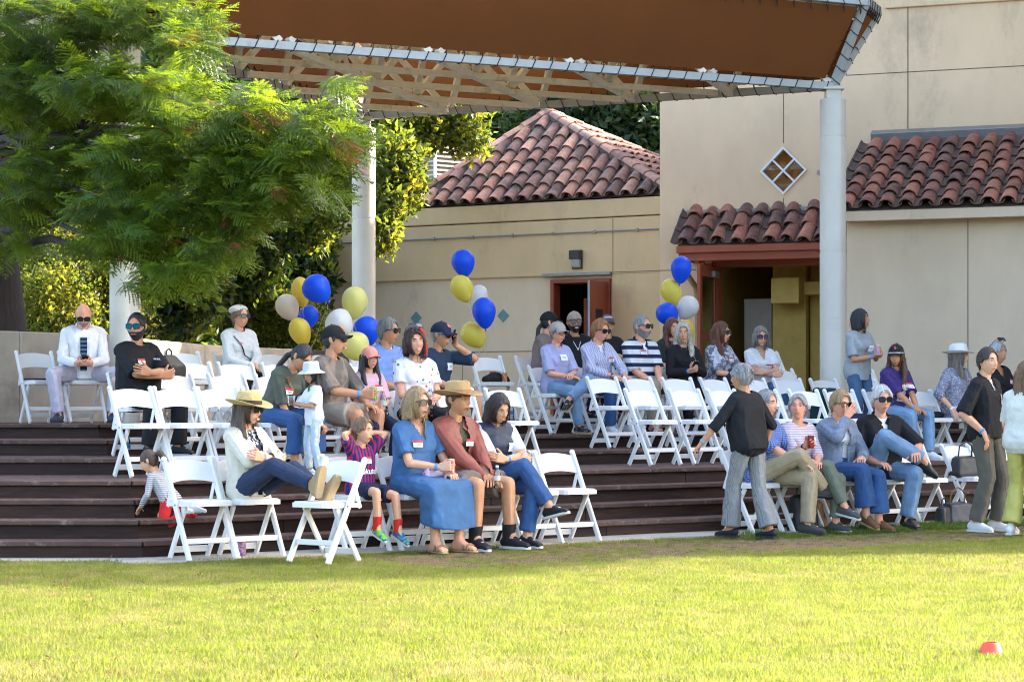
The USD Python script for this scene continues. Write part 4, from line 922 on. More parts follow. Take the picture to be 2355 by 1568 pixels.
def hand(pose, right):
    if (pose, right) in HAND: return HAND[(pose, right)]
    c1, c2, c3, spread, tc = {'relax': (.35, .45, .3, .05, .2), 'grip': (.75, .95, .55, .03, .75), 'flat': (.08, .12, .08, .05, .1), 'fist': (1.25, 1.45, .9, .0, .9), 'point': (.2, .5, .3, .04, .5)}[pose]
    ms = [hull(S_([-.020, .0, 0], .020), S_([.020, 0, 0], .019), S_([-.033, .082, 0], .0135), S_([.034, .078, 0], .0125), S_([-.03, .03, -.006], .016))]
    for k, (x, L, r) in enumerate(((-.032, .074, .0092), (-.011, .083, .0094), (.011, .077, .0090), (.031, .060, .0082))):
        p = np.array([x, .082-.004*abs(k-1), 0.]); a = 0.0; f_ = spread*(k-1.5)
        for (q, c, rr) in ((.46, c1, 1.0), (.30, c2, .93), (.24, c3, .85)):
            a += c; d = np.array([math.sin(f_)*math.cos(a), math.cos(a)*math.cos(f_), -math.sin(a)]); e = p+d*L*q
            ms.append(caps(p, r*rr, e, r*rr*.93)); p = e
    p = np.array([-.028, .022, -.006]); d1 = unit([-.75, .75, -.25-.5*tc]); e = p+d1*.047; d2 = unit([-.75+.75*tc, .85, -.3-.7*tc]); g_ = e+d2*.036
    ms += [caps(p, .0145, e, .0115), caps(e, .0112, g_, .009)]
    m = union(ms)
    if not right: m = m.mirror([1, 0, 0])
    HAND[(pose, right)] = m; return m

m_eye = M('eye_white', (.62, .60, .57), rough=.25); m_iris = M('eye_iris', (.03, .018, .01), rough=.2)
m_glassk = M('sunglass_black', (.008, .008, .009), rough=.12, spec=.6)
def cm(name, col, rough=.85, var=.1, scale=18, bump=.15, bscale=140, **k): return M('cloth_'+name, col, rough=rough, var=var, scale=scale, bump=bump, bscale=bscale, spec=.25, **k)
def skin(tone): 
    c = {'fair': (.60, .36, .26), 'pink': (.62, .34, .25), 'light': (.56, .34, .23), 'tan': (.44, .25, .155), 'olive': (.40, .225, .135), 'brown': (.31, .165, .095), 'child': (.60, .37, .26)}[tone]
    c = tuple(np.array(c)*[1.06, .93, .80]); return M('skin_'+tone, c, rough=.48, var=.10, scale=30, sss=.12, spec=.35, alt=tuple(np.array(c)*[1.05, .72, .68]), altscale=11, altlo=.48, altfac=.6)
def hairm(name, col, alt=None): return M('hair_'+name, col, rough=.42, var=.45, scale=14, sx=(9, 9, 1.2), bump=.7, bscale=26, alt=alt, altscale=3.0, altlo=.46, altfac=.8)
def pattern(name, kind, c1, c2, a=40.0, thr=.5, rough=.85, z0=0.0, c3=None):
    "cloth with a woven or printed pattern in the wearer's own space"
    if 'cloth_'+name in _made: return _made['cloth_'+name]
    N = {'t': ('texture_coordinate', {}), 'p': ('principled_bsdf', {'roughness': rough, 'specular_ior_level': .25})}
    Lk = []
    if kind == 'hstripe' or kind == 'vstripe':
        N['s'] = ('separate_xyz', {}); N['m'] = ('math', {'math_type': 'multiply_add', 'value2': a, 'value3': z0}); N['f'] = ('math', {'math_type': 'fraction'}); N['r'] = ('rgb_ramp', {'ramp': [(0, c1), (thr-.02, c1), (thr+.02, c2), (1, c2)]})
        Lk += [('t.object', 's.vector'), ('s.z' if kind == 'hstripe' else 's.x', 'm.value1'), ('m.value', 'f.value1'), ('f.value', 'r.fac')]; out = 'r.color'
    elif kind == 'check':
        N['w1'] = ('wave_texture', {'scale': a, 'bands_direction': 'x'}); N['w2'] = ('wave_texture', {'scale': a, 'bands_direction': 'z'}); N['ad'] = ('math', {'math_type': 'add'}); N['hf'] = ('math', {'math_type': 'multiply', 'value2': .5}); N['r'] = ('rgb_ramp', {'ramp': [(.2, c1), (.8, c2)]})
        Lk += [('t.object', 'w1.vector'), ('t.object', 'w2.vector'), ('w1.fac', 'ad.value1'), ('w2.fac', 'ad.value2'), ('ad.value', 'hf.value1'), ('hf.value', 'r.fac')]; out = 'r.color'
    elif kind == 'spots':
        N['v'] = ('voronoi_texture', {'scale': a}); N['r'] = ('rgb_ramp', {'ramp': [(0, c2), (thr, c2), (thr+.05, c1), (1, c1)]})
        Lk += [('t.object', 'v.vector'), ('v.distance', 'r.fac')]; out = 'r.color'
        if c3 is not None:
            N['s2'] = ('separate_color', {}); N['r2'] = ('rgb_ramp', {'ramp': [(0, c2), (.34, c2), (.36, c3[0]), (.66, c3[0]), (.68, c3[1]), (1, c3[1])]}); N['k'] = ('math', {'math_type': 'less_than', 'value2': thr}); N['mx'] = ('mix_color', {'a': c1})
            Lk = [('t.object', 'v.vector'), ('v.color', 's2.color'), ('s2.r', 'r2.fac'), ('v.distance', 'k.value1'), ('k.value', 'mx.fac'), ('r2.color', 'mx.b')]; del N['r']; out = 'mx.result'
    elif kind == 'blotch':
        N['n'] = ('noise_texture', {'scale': a, 'detail': 3.0, 'distortion': 1.2}); N['r'] = ('rgb_ramp', {'ramp': [(thr-.05, c1), (thr+.05, c2)]})
        Lk += [('t.object', 'n.vector'), ('n.fac', 'r.fac')]; out = 'r.color'
    N['bn'] = ('noise_texture', {'scale': 26.0, 'detail': 4.0}); N['bu'] = ('bump', {'strength': .35, 'distance': .012})
    Lk += [(out, 'p.base_color'), ('t.object', 'bn.vector'), ('bn.fac', 'bu.height'), ('bu.normal', 'p.normal')]
    _made['cloth_'+name] = usdkit.material(stage, '/World/Looks/cloth_'+name, N, Lk, surface='p.BSDF'); return _made['cloth_'+name]
m_tagw = M('tag_white', (.78, .78, .78), rough=.6); m_tagr = M('tag_red', (.55, .03, .04), rough=.6); m_ink = M('tag_ink', (.12, .12, .16), rough=.7)
m_band = M('wristband_blue', (.05, .28, .62), rough=.5)

def hair_mesh(style, r, seed=0):
    th = {'buzz': .004, 'short': .013, 'tight': .007, 'full': .017}.get(r, .011)
    sk = HEAD0.scale([1+th/.074, 1+th/.094, 1+th/.117])
    sk = sk.translate([0, -.003, .004])
    oval = ell([0, .112, -.026], [(.075 if style in ('short', 'tousle', 'receding') else .071), .088, (.138 if style == 'receding' else .124 if style in ('short', 'tousle') else .113)], 3)
    neckcut = ell([0, .09, -.20], [.062, .12, .13], 3)
    cut = union([oval, neckcut]); 
    earcut = prism_x([(.30, .018), (.030, .016), (.012, -.010), (-.014, -.014), (-.026, -.045), (-.050, -.066), (-.050, -.4), (.30, -.4)])
    ms = []
    if style == 'fringe_none': pass
    if style in ('short', 'receding'):
        sk = sk-cut-earcut-prism_x([(-.3, -.078), (.3, -.078), (.3, -.4), (-.3, -.4)]); ms = [sk]
    elif style == 'tousle':
        sk = sk-cut-earcut; ms = [sk-prism_x([(-.3, -.06), (.3, -.06), (.3, -.4), (-.3, -.4)])]
        rg = np.random.default_rng(seed)
        for k in range(16):
            a = rg.uniform(0, 2*np.pi); e = rg.uniform(.2, 1.0); p = np.array([.07*math.cos(a)*math.cos(e), -.02+.085*math.sin(a)*math.cos(e), .03+.095*math.sin(e)]); ms.append(caps(p, .022, p+np.array([math.cos(a), math.sin(a), .2])*.012, .016))
    elif style in ('bob', 'fluffy'):
        cut2 = cut; sk = (sk-cut2); lowz = -.13 if style == 'bob' else -.10
        fl = 1.0 if style == 'bob' else 1.15
        sides = [hull(S_([s*.070*fl, -.005, .03], .022), S_([s*.080*fl, .002, lowz+.03], .022), S_([s*.066, -.06, lowz+.02], .028), S_([s*.045, -.085, .0], .03)) for s in (-1, 1)]
        back = hull(S_([-.04, -.085, .02], .03), S_([.04, -.085, .02], .03), S_([-.045, -.078, lowz+.03], .03), S_([.045, -.078, lowz+.03], .03))
        ms = [sk, *sides, back]
    elif style in ('long', 'longwavy'):
        cut2 = cut; sk = sk-cut2; e = -.30 if style == 'longwavy' else -.27
        ms = [sk]
        for s in (-1, 1):
            ms += [hull(S_([s*.070, -.0, .04], .02), S_([s*.082, .0, -.09], .024), S_([s*.060, -.07, -.08], .03)), hull(S_([s*.082, .0, -.09], .025), S_([s*.066, -.065, -.09], .03), S_([s*.098, .035, -.20], .028), S_([s*.09, -.06, -.19], .03)),
                   hull(S_([s*.098, .035, -.20], .028), S_([s*.09, -.055, -.19], .03), S_([s*.082, .068, e], .018), S_([s*.10, .03, e+.02], .018))]
        ms.append(hull(S_([-.05, -.085, .02], .03), S_([.05, -.085, .02], .03), S_([-.06, -.085, -.24], .03), S_([.06, -.085, -.24], .03)))
    elif style in ('pony', 'bun', 'lowpony'):
        sk = sk-cut-earcut-prism_x([(-.3, -.07), (.3, -.07), (.3, -.4), (-.3, -.4)]); ms = [sk]
        if style == 'pony': ms += [caps([0, -.10, .045], .026, [0, -.145, .05], .028), hull(S_([0, -.145, .05], .03), S_([0, -.165, -.02], .034)), hull(S_([0, -.165, -.02], .034), S_([.01, -.15, -.10], .022)), hull(S_([.01, -.15, -.10], .022), S_([.02, -.14, -.15], .008))]
        if style == 'lowpony': ms += [caps([0, -.095, -.03], .024, [.01, -.125, -.07], .024), hull(S_([.01, -.125, -.07], .025), S_([.02, -.14, -.2], .022)), hull(S_([.02, -.14, -.2], .022), S_([.025, -.13, -.30], .008))]
        if style == 'bun': ms += [ell([0, -.115, .05], [.035, .03, .035], 2)]
    elif style == 'kidlong':
        cut2 = ell([0, .112, -.046], [.066, .085, .104], 3); ms = [sk-cut2]
        for s in (-1, 1): ms += [hull(S_([s*.072, -.01, .03], .02), S_([s*.080, -.005, -.15], .02), S_([s*.06, -.07, -.14], .026))]
        ms.append(hull(S_([-.05, -.08, .02], .028), S_([.05, -.08, .02], .028), S_([-.05, -.082, -.15], .025), S_([.05, -.082, -.15], .025)))
    hm = union(ms)
    if style in ('bob', 'fluffy', 'long', 'longwavy', 'kidlong'): hm = hm-cut2.scale([.96, 1, .98])
    v, f = smooth_mesh(hm, .0105, 3)
    n = vnormals(v, f); ang = np.arctan2(v[:, 0], v[:, 1]+.01)
    amp = {'buzz': .001, 'short': .004, 'tight': .003, 'full': .006}.get(r, .0045)*(1.6 if style in ('fluffy', 'tousle', 'longwavy') else 1)
    wob = (.5*np.sin(v[:, 2]*38+ang*2)*.8 if style in ('longwavy', 'fluffy') else 0)
    k = meshkit.fbm(np.stack([ang*9+wob, v[:, 2]*9, np.hypot(v[:, 0], v[:, 1])*9+seed], -1), 3, seed)-.5
    v = v+n*(k*3.4*amp)[:, None]
    rg = np.random.default_rng(seed+5); N_ = 90 if r in ('buzz', 'tight') else 300; ids = rg.integers(0, len(v), N_); sv, sf = [], []
    ln = .03 if style in ('short', 'tousle', 'receding', 'pony', 'lowpony', 'bun') else .075
    for i in ids:
        p, nn = v[i], n[i]
        fl_ = np.array([0, -.35, -1.0 if p[2] < .07 else -.25])+rg.normal(0, .3, 3); fl_ = unit(fl_-nn*(fl_ @ nn)); sd_ = unit(np.cross(fl_, nn)); l_ = ln*rg.uniform(.6, 1.4); b_ = len(sv)
        for j in range(4):
            s_ = j/3; c_ = p+fl_*l_*s_+nn*(.001+.007*s_*s_*rg.uniform(.3, 1.5))-np.array([0, 0, .25*l_*s_*s_]); w_ = .0024*(1-.8*s_); sv += [c_-sd_*w_, c_+sd_*w_]
        for j in range(3): q_ = b_+2*j; sf += [[q_, q_+1, q_+3], [q_, q_+3, q_+2]]
    return cat([(v, f), (np.array(sv), np.array(sf))])
def cap_mesh(up_=.0):
    crown = ell([0, -.006, .030], [.086, .107, .104], 3).trim_by_plane([0, 0, 1], .028)
    br = []
    for t_ in np.linspace(-1, 1, 9):
        x = .078*t_; y = .078+.085*(1-t_*t_)**.5 if abs(t_) < 1 else .078; z = .034-.022*t_*t_
        br += [(x, .055, .040-.014*t_*t_), (x, .055, .034-.014*t_*t_), (x, y, z-.012), (x, y, z-.017)]
    ms = []
    for i in range(8): ms.append(Manifold.hull_points(np.array(br[4*i:4*i+8])))
    return arr(crown), arr(union(ms)), mv(sph([0, 0, 0], .008, 1), 0, -.006, .134)
def hat_mesh(kind):
    if kind == 'straw' or kind == 'fedora':
        bw = .175 if kind == 'straw' else .165
        crown = [(.086, .045), (.088, .06), (.085, .10), (.080, .135), (.066, .150), (.03, .146), (.0005, .140)]
        c = revolve(crown, 28); cv = c[0].copy(); pinch = np.exp(-((cv[:, 0])/.03)**2)*np.clip((cv[:, 2]-.11)/.04, 0, 1); cv[:, 2] -= pinch*.022; cv[:, 1] *= 1.2; c = (cv, c[1])
        b = revolve([(.080, .040), (.11, .036), (bw-.005, .036), (bw, .040), (bw-.005, .044), (.11, .042), (.080, .048)], 36, False); bv = b[0].copy(); bv[:, 1] *= 1.12
        rr = np.hypot(bv[:, 0], bv[:, 1]/1.12); bv[:, 2] += np.clip((rr-.10)/.07, 0, 1)**1.3*(.030*(bv[:, 0]/.17)**2-.018*(bv[:, 1]/.19)+.004)
        band = revolve([(.0895, .047), (.0905, .052), (.0895, .076), (.088, .078)], 28, False); bdv = band[0].copy(); bdv[:, 1] *= 1.2
        return c, (bv, b[1]), (bdv, band[1])
    if kind == 'bucket':
        c = revolve([(.093, .030), (.088, .09), (.082, .125), (.07, .138), (.0005, .142)], 28); cv = c[0].copy(); cv[:, 1] *= 1.15
        b = revolve([(.090, .036), (.15, .002), (.153, .004), (.150, .008), (.091, .044)], 32, False); bv = b[0].copy(); bv[:, 1] *= 1.1
        return (cv, c[1]), (bv, b[1]), None
    if kind == 'beret':
        v, f = arr(ell([0, -.03, .075], [.098, .112, .058], 3)); v = v+meshkit.fbm(v*22, 2, 3)[:, None]*.008*unit([0, -.3, 1]); return (v, f), None, None
GL = {}
def glasses_mesh(kind):
    lens, fr = [], []
    rx, rz = (.029, .023) if kind != 'round' else (.027, .025)
    for s in (-1, 1):
        a = np.arange(20)*2*np.pi/20; ex_ = .55
        px = np.sign(np.cos(a))*np.abs(np.cos(a))**ex_*rx; pz = np.sign(np.sin(a))*np.abs(np.sin(a))**ex_*rz
        yy = .1035-.35*np.abs(px+s*.034)**1.0*.45
        o = np.stack([px+s*.034, yy, pz+.006], 1)
        lens.append(arr(Manifold.hull_points(np.vstack([o, o+[0, -.003, 0]]))))
        fr.append(tube(np.vstack([o*1.0, o[:2]])+[0, .001, 0], .0024, 5, False))
        fr.append(tube([(s*.062, .088, .015), (s*.078, .06, .014), (s*.082, -.01, .010), (s*.080, -.03, -.006)], .0024, 5))
    fr.append(tube([(-.008, .103, .010), (0, .106, .012), (.008, .103, .010)], .0024, 5))
    return cat(lens), cat(fr)
class Person:
    pass
def person(label, loc, psi, s=1.0, seat=None, sex='f', fat=0.0, lean=.0, side=0.0, twist=0.0, head=(0, 0, 0), neck_f=.0,
           armR=None, armL=None, legR=None, legL=None, skin_='light', hair=None, top=None, bottom=None, shoes=None, hat=None, glasses=None, beard=None, tag=None, socks=None, bands=(), mouth='closed', lipc=(.40, .15, .12), kid=False, browc=(.05, .03, .02)):
    o = Person(); rz = rad(180+psi); th = thing('person', label, 'person', loc, rz); o.th = th; o.M = T(*loc, rz)
    sk = skin(skin_); hs = 1.0 if not kid else 1.0
    sw = (.172 if sex == 'm' else .148)*(.86 if kid else 1); hw = .085
    hipz = (seat+.085*s*(.8 if kid else 1)) if seat is not None else .915*s
    Pv = np.array([0, 0.0, hipz])
    R1 = rot(0, -lean, side); R2 = rot(twist, 0, 0) @ R1
    sp_ = lambda x, y, z, R=R1: Pv+R @ (np.array([x, y, z])*s)
    chest = lambda x, y, z: sp_(x, y, z, R2)
    neckb = chest(0, -.01, .49); Rh = rot(rad(head[0]), rad(head[1]), rad(head[2]))
    hc = neckb+R2 @ np.array([0, .018+neck_f, .036])*s+Rh @ np.array([0, .022, .115])*(s*1.03 if not kid else 1.0*kid)
    hk = s*1.05 if not kid else kid                                # head scale
    sh = {1: chest(sw, -.005, .425), -1: chest(-sw, -.005, .425)}
    hip = {1: Pv+np.array([hw, 0, 0])*s, -1: Pv+np.array([-hw, 0, 0])*s}
    la, lf, lt, ls_ = .29*s, .25*s, .43*s, .42*s
    arms, legs = {}, {}
    for sg, a in ((1, armR), (-1, armL)):
        a = a or {}
        tg = a.get('to', (sg*.20, .10, -.02)); tg = Pv+R2 @ (np.array(tg)*s) if a.get('frame', 'chest') == 'chest' else np.array(tg)
        el, wr = ik(sh[sg], tg, la, lf, R2 @ np.array(a.get('pole', (sg*.5, -.35, -.5))))
        hd_ = a.get('hd'); hd_ = unit(wr-el) if hd_ is None else unit(R2 @ np.array(hd_, float))
        pm = a.get('palm', (0, 0, -1)); pm = R2 @ np.array(pm, float); pm = unit(pm-hd_*(pm @ hd_))
        arms[sg] = (el, wr, hd_, pm, a.get('pose', 'relax'))
    for sg, a in ((1, legR), (-1, legL)):
        a = a or {}
        if seat is not None: dft = (sg*.10, .40*s/1.0*.95, .075*s)
        else: dft = (sg*.09, -.01, .075*s)
        tg = np.array(a.get('to', dft), float)
        kn, an = ik(hip[sg], tg, lt, ls_, a.get('pole', (sg*.12, .6, .6) if seat is not None else (sg*.05, 1, 0)))
        fd = unit(a.get('fd', (sg*.18, 1, 0))); fu = a.get('fu', (0, 0, 1)); fu = np.array(fu, float); fu = unit(fu-fd*(fu @ fd))
        legs[sg] = (kn, an, fd, fu)
    wx = fat
    tor = [[(sp_(x, -.015, .0), .108) for x in (-.07, .07)], [(sp_(x, .0+wx*.35, .17), .092+wx*.5) for x in (-.06-wx*.4, .06+wx*.4)],
           [(chest(x, .0, .33), .100+wx*.2) for x in (-.078*sw/.17, .078*sw/.17)], [(chest(x, -.005, .425), .066) for x in (-sw*.72, sw*.72)]]
    bust = [(chest(x, .075, .315), .058) for x in (-.068, .068)] if sex == 'f' and not kid else []
    def torso(off_, upto=4, bk=1.0):
        q = [[S_(c, (r*s*(.95 if kid else 1)+off_)) for c, r in lv] for lv in tor]; ms = [hull(*q[i], *q[i+1]) for i in range(3)]
        if bust: ms.append(hull(*[S_(c, r*s*bk+off_) for c, r in bust], *q[2]))
        ms.append(hull(*q[3], S_(sh[1], .050*s+off_*.8), S_(sh[-1], .050*s+off_*.8), S_(chest(0, -.012, .452), .054*s+off_*.5)))
        return ms
    rA = (.049, .040, .027) if sex == 'm' else (.043, .035, .024)
    rT = (.088, .060, .056, .040) if sex == 'm' else (.086, .057, .053, .036)
    if kid: rA = tuple(np.array(rA)*.95); rT = tuple(np.array(rT)*.92)
    # skin
    ms = torso(0)
    ms += [hull(S_(neckb-[0, 0, .02*s], .056*s), S_(hc+Rh @ np.array([0, -.02, -.06])*hk, .050*hk))]
    for sg in (1, -1):
        el, wr, hd_, pm, ps_ = arms[sg]; kn, an, fd, fu = legs[sg]
        ms += [caps(sh[sg], rA[0]*s, el, rA[1]*s), hull(S_(el, rA[1]*s), S_(el*.65+wr*.35, rA[1]*1.02*s), S_(wr, rA[2]*s)),
               hull(S_(hip[sg], rT[0]*s), S_(hip[sg]*.4+kn*.6, rT[0]*.9*s), S_(kn, rT[1]*s)), caps(kn, rT[1]*s, kn*.65+an*.35, rT[2]*s), caps(kn*.65+an*.35, rT[2]*s, an, rT[3]*s)]
        sd = np.cross(fd, fu); foot = lambda x, y, z: an+(sd*x+fd*y+fu*z)*s
        ms += [hull(S_(an, .036*s), S_(foot(0, -.045, -.042), .030*s), S_(foot(.012, .10, -.052), .024*s), S_(foot(-.015, .10, -.052), .024*s)), hull(S_(foot(.012, .10, -.052), .024*s), S_(foot(-.015, .10, -.052), .024*s), S_(foot(.022, .155, -.058), .015*s), S_(foot(-.022, .145, -.058), .015*s))]
    v, f = smooth_mesh(union(ms), .030*s, 5)
    body = Manifold(manifold3d.Mesh(v.astype(np.float32), f.astype(np.uint32)))
    Hm = np.eye(4); Hm[:3, :3] = Rh*hk; Hm[:3, 3] = hc; o.H = Hm
    parts_ = [body if not body.is_empty() else union(ms), HEAD.transform(Hm[:3])]
    o.hand = {}
    for sg in (1, -1):
        el, wr, hd_, pm, ps_ = arms[sg]
        z = -pm; x = np.cross(hd_, z); A = np.eye(4); hsz = s*(1.0 if sex == 'm' else .92); A[:3, 0], A[:3, 1], A[:3, 2], A[:3, 3] = x*hsz, hd_*hsz, z*hsz, wr+hd_*.008*s
        parts_.append(hand(ps_, sg == 1).transform(A[:3])); G = A.copy(); o.hand[sg] = o.M @ G; 
    bm = arr(union(parts_)); o.body = part('body', bm, sk, th, smooth=True)
    hp = lambda mesh: tf(mesh, Hm)
    # face
    if glasses is None or glasses[0] == 'clear':
        part('eyes', hp(cat([(np.array(sph([0, 0, 0], 1, 2)[0])*[.0110, .006, .0044]+[x, .0782, .008], sph([0, 0, 0], 1, 2)[1]) for x in (-.031, .031)])), m_eye, th, smooth=True)
        part('irises', hp(cat([(np.array(sph([0, 0, 0], 1, 2)[0])*[.0048, .003, .0046]+[x, .0830, .008], sph([0, 0, 0], 1, 2)[1]) for x in (-.031, .031)])), m_iris, th, smooth=True)
    bc = M('brow_%02d%02d%02d' % tuple(int(q*99) for q in browc), browc, rough=.8)
    part('eyebrows', hp(cat([tube([(sx_*.016, .0925, .026), (sx_*.031, .0905, .031), (sx_*.046, .080, .026)], [.003, .0034, .0018], 5) for sx_ in (-1, 1)])), bc, th, smooth=True)
    lm_ = M('lips_%02d%02d%02d' % tuple(int(q*99) for q in lipc), lipc, rough=.4)
    if mouth == 'closed': lips = tube([(-.024, .083, -.0635), (-.010, .0965, -.062), (0, .0985, -.0635), (.010, .0965, -.062), (.024, .083, -.0635)], [.002, .0048, .0052, .0048, .002], 6)
    else: lips = cat([tube([(-.026, .082, -.060), (-.012, .0955, -.0585), (0, .0975, -.0585), (.012, .0955, -.0585), (.026, .082, -.060), (.014, .0945, -.070), (0, .097, -.0735), (-.014, .0945, -.070), (-.026, .082, -.060)], .0032, 5, False)])
    part('lips', hp(lips), lm_, th, smooth=True)
    if mouth in ('smile', 'open'):
        part('teeth', hp((np.array(sph([0, 0, 0], 1, 2)[0])*[.018, .004, .0065]+[0, .0945, -.0645], sph([0, 0, 0], 1, 2)[1])), M('teeth', (.70, .68, .62), rough=.3) if mouth == 'smile' else M('mouth_dark', (.06, .015, .012), rough=.5), th, smooth=True)
    if hair: part('hair', hp(hair_mesh(hair[0], hair[1], len(label))), hair[2], th, smooth=True)
    if beard is not None:
        sk2 = HEAD0.scale([1.07, 1.07, 1.05]) ^ prism_x([(-.015, -.005), (.028, -.015), (.05, -.038), (.085, -.044), (.2, -.044), (.2, -.2), (-.015, -.2)])
        sk2 = sk2-ell([0, .10, -.064], [.020, .03, .0055], 2)
        v, f = smooth_mesh(sk2, .010, 2); n = vnormals(v, f); v = v+n*((meshkit.fbm(v*70, 2, 4)-.4)*.006*beard[1])[:, None]; part('beard', hp((v, f)), beard[0], th, smooth=True)
    if hat:
        kind = hat[0]
        hm_ = Hm.copy(); back = hat[3] if len(hat) > 3 else 0
        hm_[:3, :3] = Rh @ rot(rad(back), rad(hat[4] if len(hat) > 4 else 0), 0)*hk
        if kind == 'cap':
            c, b, k_ = cap_mesh(); cp = part('cap', tf(c, hm_), hat[1], th, smooth=50); part('brim', tf(b, hm_), hat[2], cp, smooth=40); part('button', tf(k_, hm_), hat[2], cp, smooth=True); o.capM = hm_; o.cap = cp
        else:
            c, b, k_ = hat_mesh(kind); cp = part('hat', tf(c, hm_), hat[1], th, smooth=50)
            if b is not None: part('brim', tf(b, hm_), hat[1], cp, smooth=50)
            if k_ is not None: part('hat_band', tf(k_, hm_), hat[2], cp, smooth=50)
    if glasses:
        le, fr = glasses_mesh(glasses[0]); Gm = Hm.copy()
        if len(glasses) > 3: Gm[:3, 3] += Rh @ np.array([0, -.012, .085])*hk; Gm[:3, :3] = Rh @ rot(0, rad(35), 0)*hk
        gp = part('glasses', tf(fr, Gm), glasses[2], th, smooth=True)
        part('lenses', tf(le, Gm), glasses[1], gp)
    # clothes
    seed = len(label)*3+int(abs(psi))
    if bottom:
        bm_, kind, frac = bottom[:3]; flare = bottom[3] if len(bottom) > 3 else 1.0
        o1 = .012*s; ms = []
        q0 = [S_(c, r*s*(.95 if kid else 1)+o1) for c, r in tor[0]]; wst = [S_(sp_(x, 0+wx*.3, .10), (.097+wx*.45)*s+o1) for x in (-.06, .06)]
        ms.append(hull(*q0, *wst))
        if kind in ('pants', 'shorts'):
            for sg in (1, -1):
                kn, an, fd, fu = legs[sg]
                ms.append(hull(S_(hip[sg], rT[0]*s+o1), S_(Pv, .06*s)))
                if kind == 'shorts':
                    e = hip[sg]*(1-frac)+kn*frac; ax = unit(kn-hip[sg]); ms.append(hull(S_(hip[sg], rT[0]*s+o1), ringp(e, ax, (rT[0]*.80)*s*flare+o1*1.6)))
                else:
                    ms.append(hull(S_(hip[sg], rT[0]*s+o1), S_(kn, rT[1]*s*1.04+o1)))
                    ax = unit(an-kn); e = kn*(1-frac)+an*frac; mid = kn*.55+an*.45
                    ms.append(hull(S_(kn, rT[1]*s*1.03+o1), ringp(mid, ax, rT[2]*s*max(1.0, .5+flare*.5)+o1))); ms.append(hull(ringp(mid, ax, rT[2]*s*max(1.0, .5+flare*.5)+o1), ringp(e, ax, (rT[3]*1.15*s+o1)*flare)))
        elif kind == 'skirt':
            k1, k2 = legs[1][0], legs[-1][0]; a1, a2 = legs[1][1], legs[-1][1]
            e1, e2 = k1*(1-frac)+a1*frac, k2*(1-frac)+a2*frac
            ms.append(hull(*q0, S_(k1+[.03, 0, 0], .075*s), S_(k2-[.03, 0, 0], .075*s), S_(hip[1]+[.03, 0, 0], .10*s), S_(hip[-1]-[.03, 0, 0], .10*s)))
            ms.append(hull(S_(k1+[.03, 0, 0], .075*s), S_(k2-[.03, 0, 0], .075*s), S_(k1*.7+Pv*.3-[0, 0, .02], .07*s), e1+np.array([[.09, .09, 0], [.1, -.06, .03], [.02, .13, -.01]])*s, e2+np.array([[-.09, .09, 0], [-.1, -.06, .03], [-.02, .13, -.01]])*s, (e1+e2)/2+np.array([[0, -.14, .02], [0, .15, -.02]])*s))
        v, f = smooth_mesh(union(ms), .021*s, 3); o.bot = wrinkle((v, f), .017*s, 12/s, seed, (1, 1, .75)); part('skirt' if kind == 'skirt' else ('shorts' if kind == 'shorts' else 'trousers'), o.bot, bm_, th, smooth=True)
    if top:
        tm_, slv, hem = top[:3]; loose = top[3] if len(top) > 3 else .010
        o1 = loose*s*.75+.005; ms = torso(o1, bk=1.0); oa = loose*s*.45+.005
        hz = hem  # spine offset of the hem (negative = below the hip joint)
        wr_ = (.15+wx*.35)*s*(.92 if kid else 1); dr_ = (.118+wx*.6)*s
        axs = R1 @ np.array([0, 0, 1.]); hcn = sp_(0, -.008+wx*.25, hz)
        rg = ringp(hcn, axs, 0, 22, (wr_+o1*.8, dr_+o1*.8), np.array([0, 1., 0])); 
        ms.append(hull(rg, *[S_(c, r*s*(.95 if kid else 1)+o1) for c, r in tor[1]])); 
        for sg in (1, -1):
            el, wr, *_ = arms[sg]; fr_ = slv[0 if sg == 1 else 1] if isinstance(slv, tuple) else slv
            if fr_ <= 0: continue
            rs = rA[0]*s+oa*1.1
            if fr_ <= 1: e = sh[sg]*(1-fr_)+el*fr_; ms.append(hull(S_(sh[sg], .050*s+oa), ringp(e, el-sh[sg], rs*1.05+.004)))
            else:
                ms.append(hull(S_(sh[sg], .050*s+oa), S_(el, rA[1]*s+oa*1.1))); f2 = fr_-1; e = el*(1-f2)+wr*f2
                ms.append(hull(S_(el, rA[1]*s+oa*1.1), ringp(e, wr-el, (rA[1]*(1-f2)+rA[2]*f2)*s+oa)))
        v, f = smooth_mesh(union(ms), .019*s, 3); v, f = wrinkle((v, f), .015*s, 13/s, seed+1, (1.15, 1.15, .8))
        o.top_mesh = (v, f); o.chest_R, o.chest_o = R2, Pv
        # neckline: open the shell above a plane or a V
        keep = np.ones(len(f), bool); cc = ((v[f].mean(1)-Pv) @ R2)/s
        nl = top[4] if len(top) > 4 else 'crew'
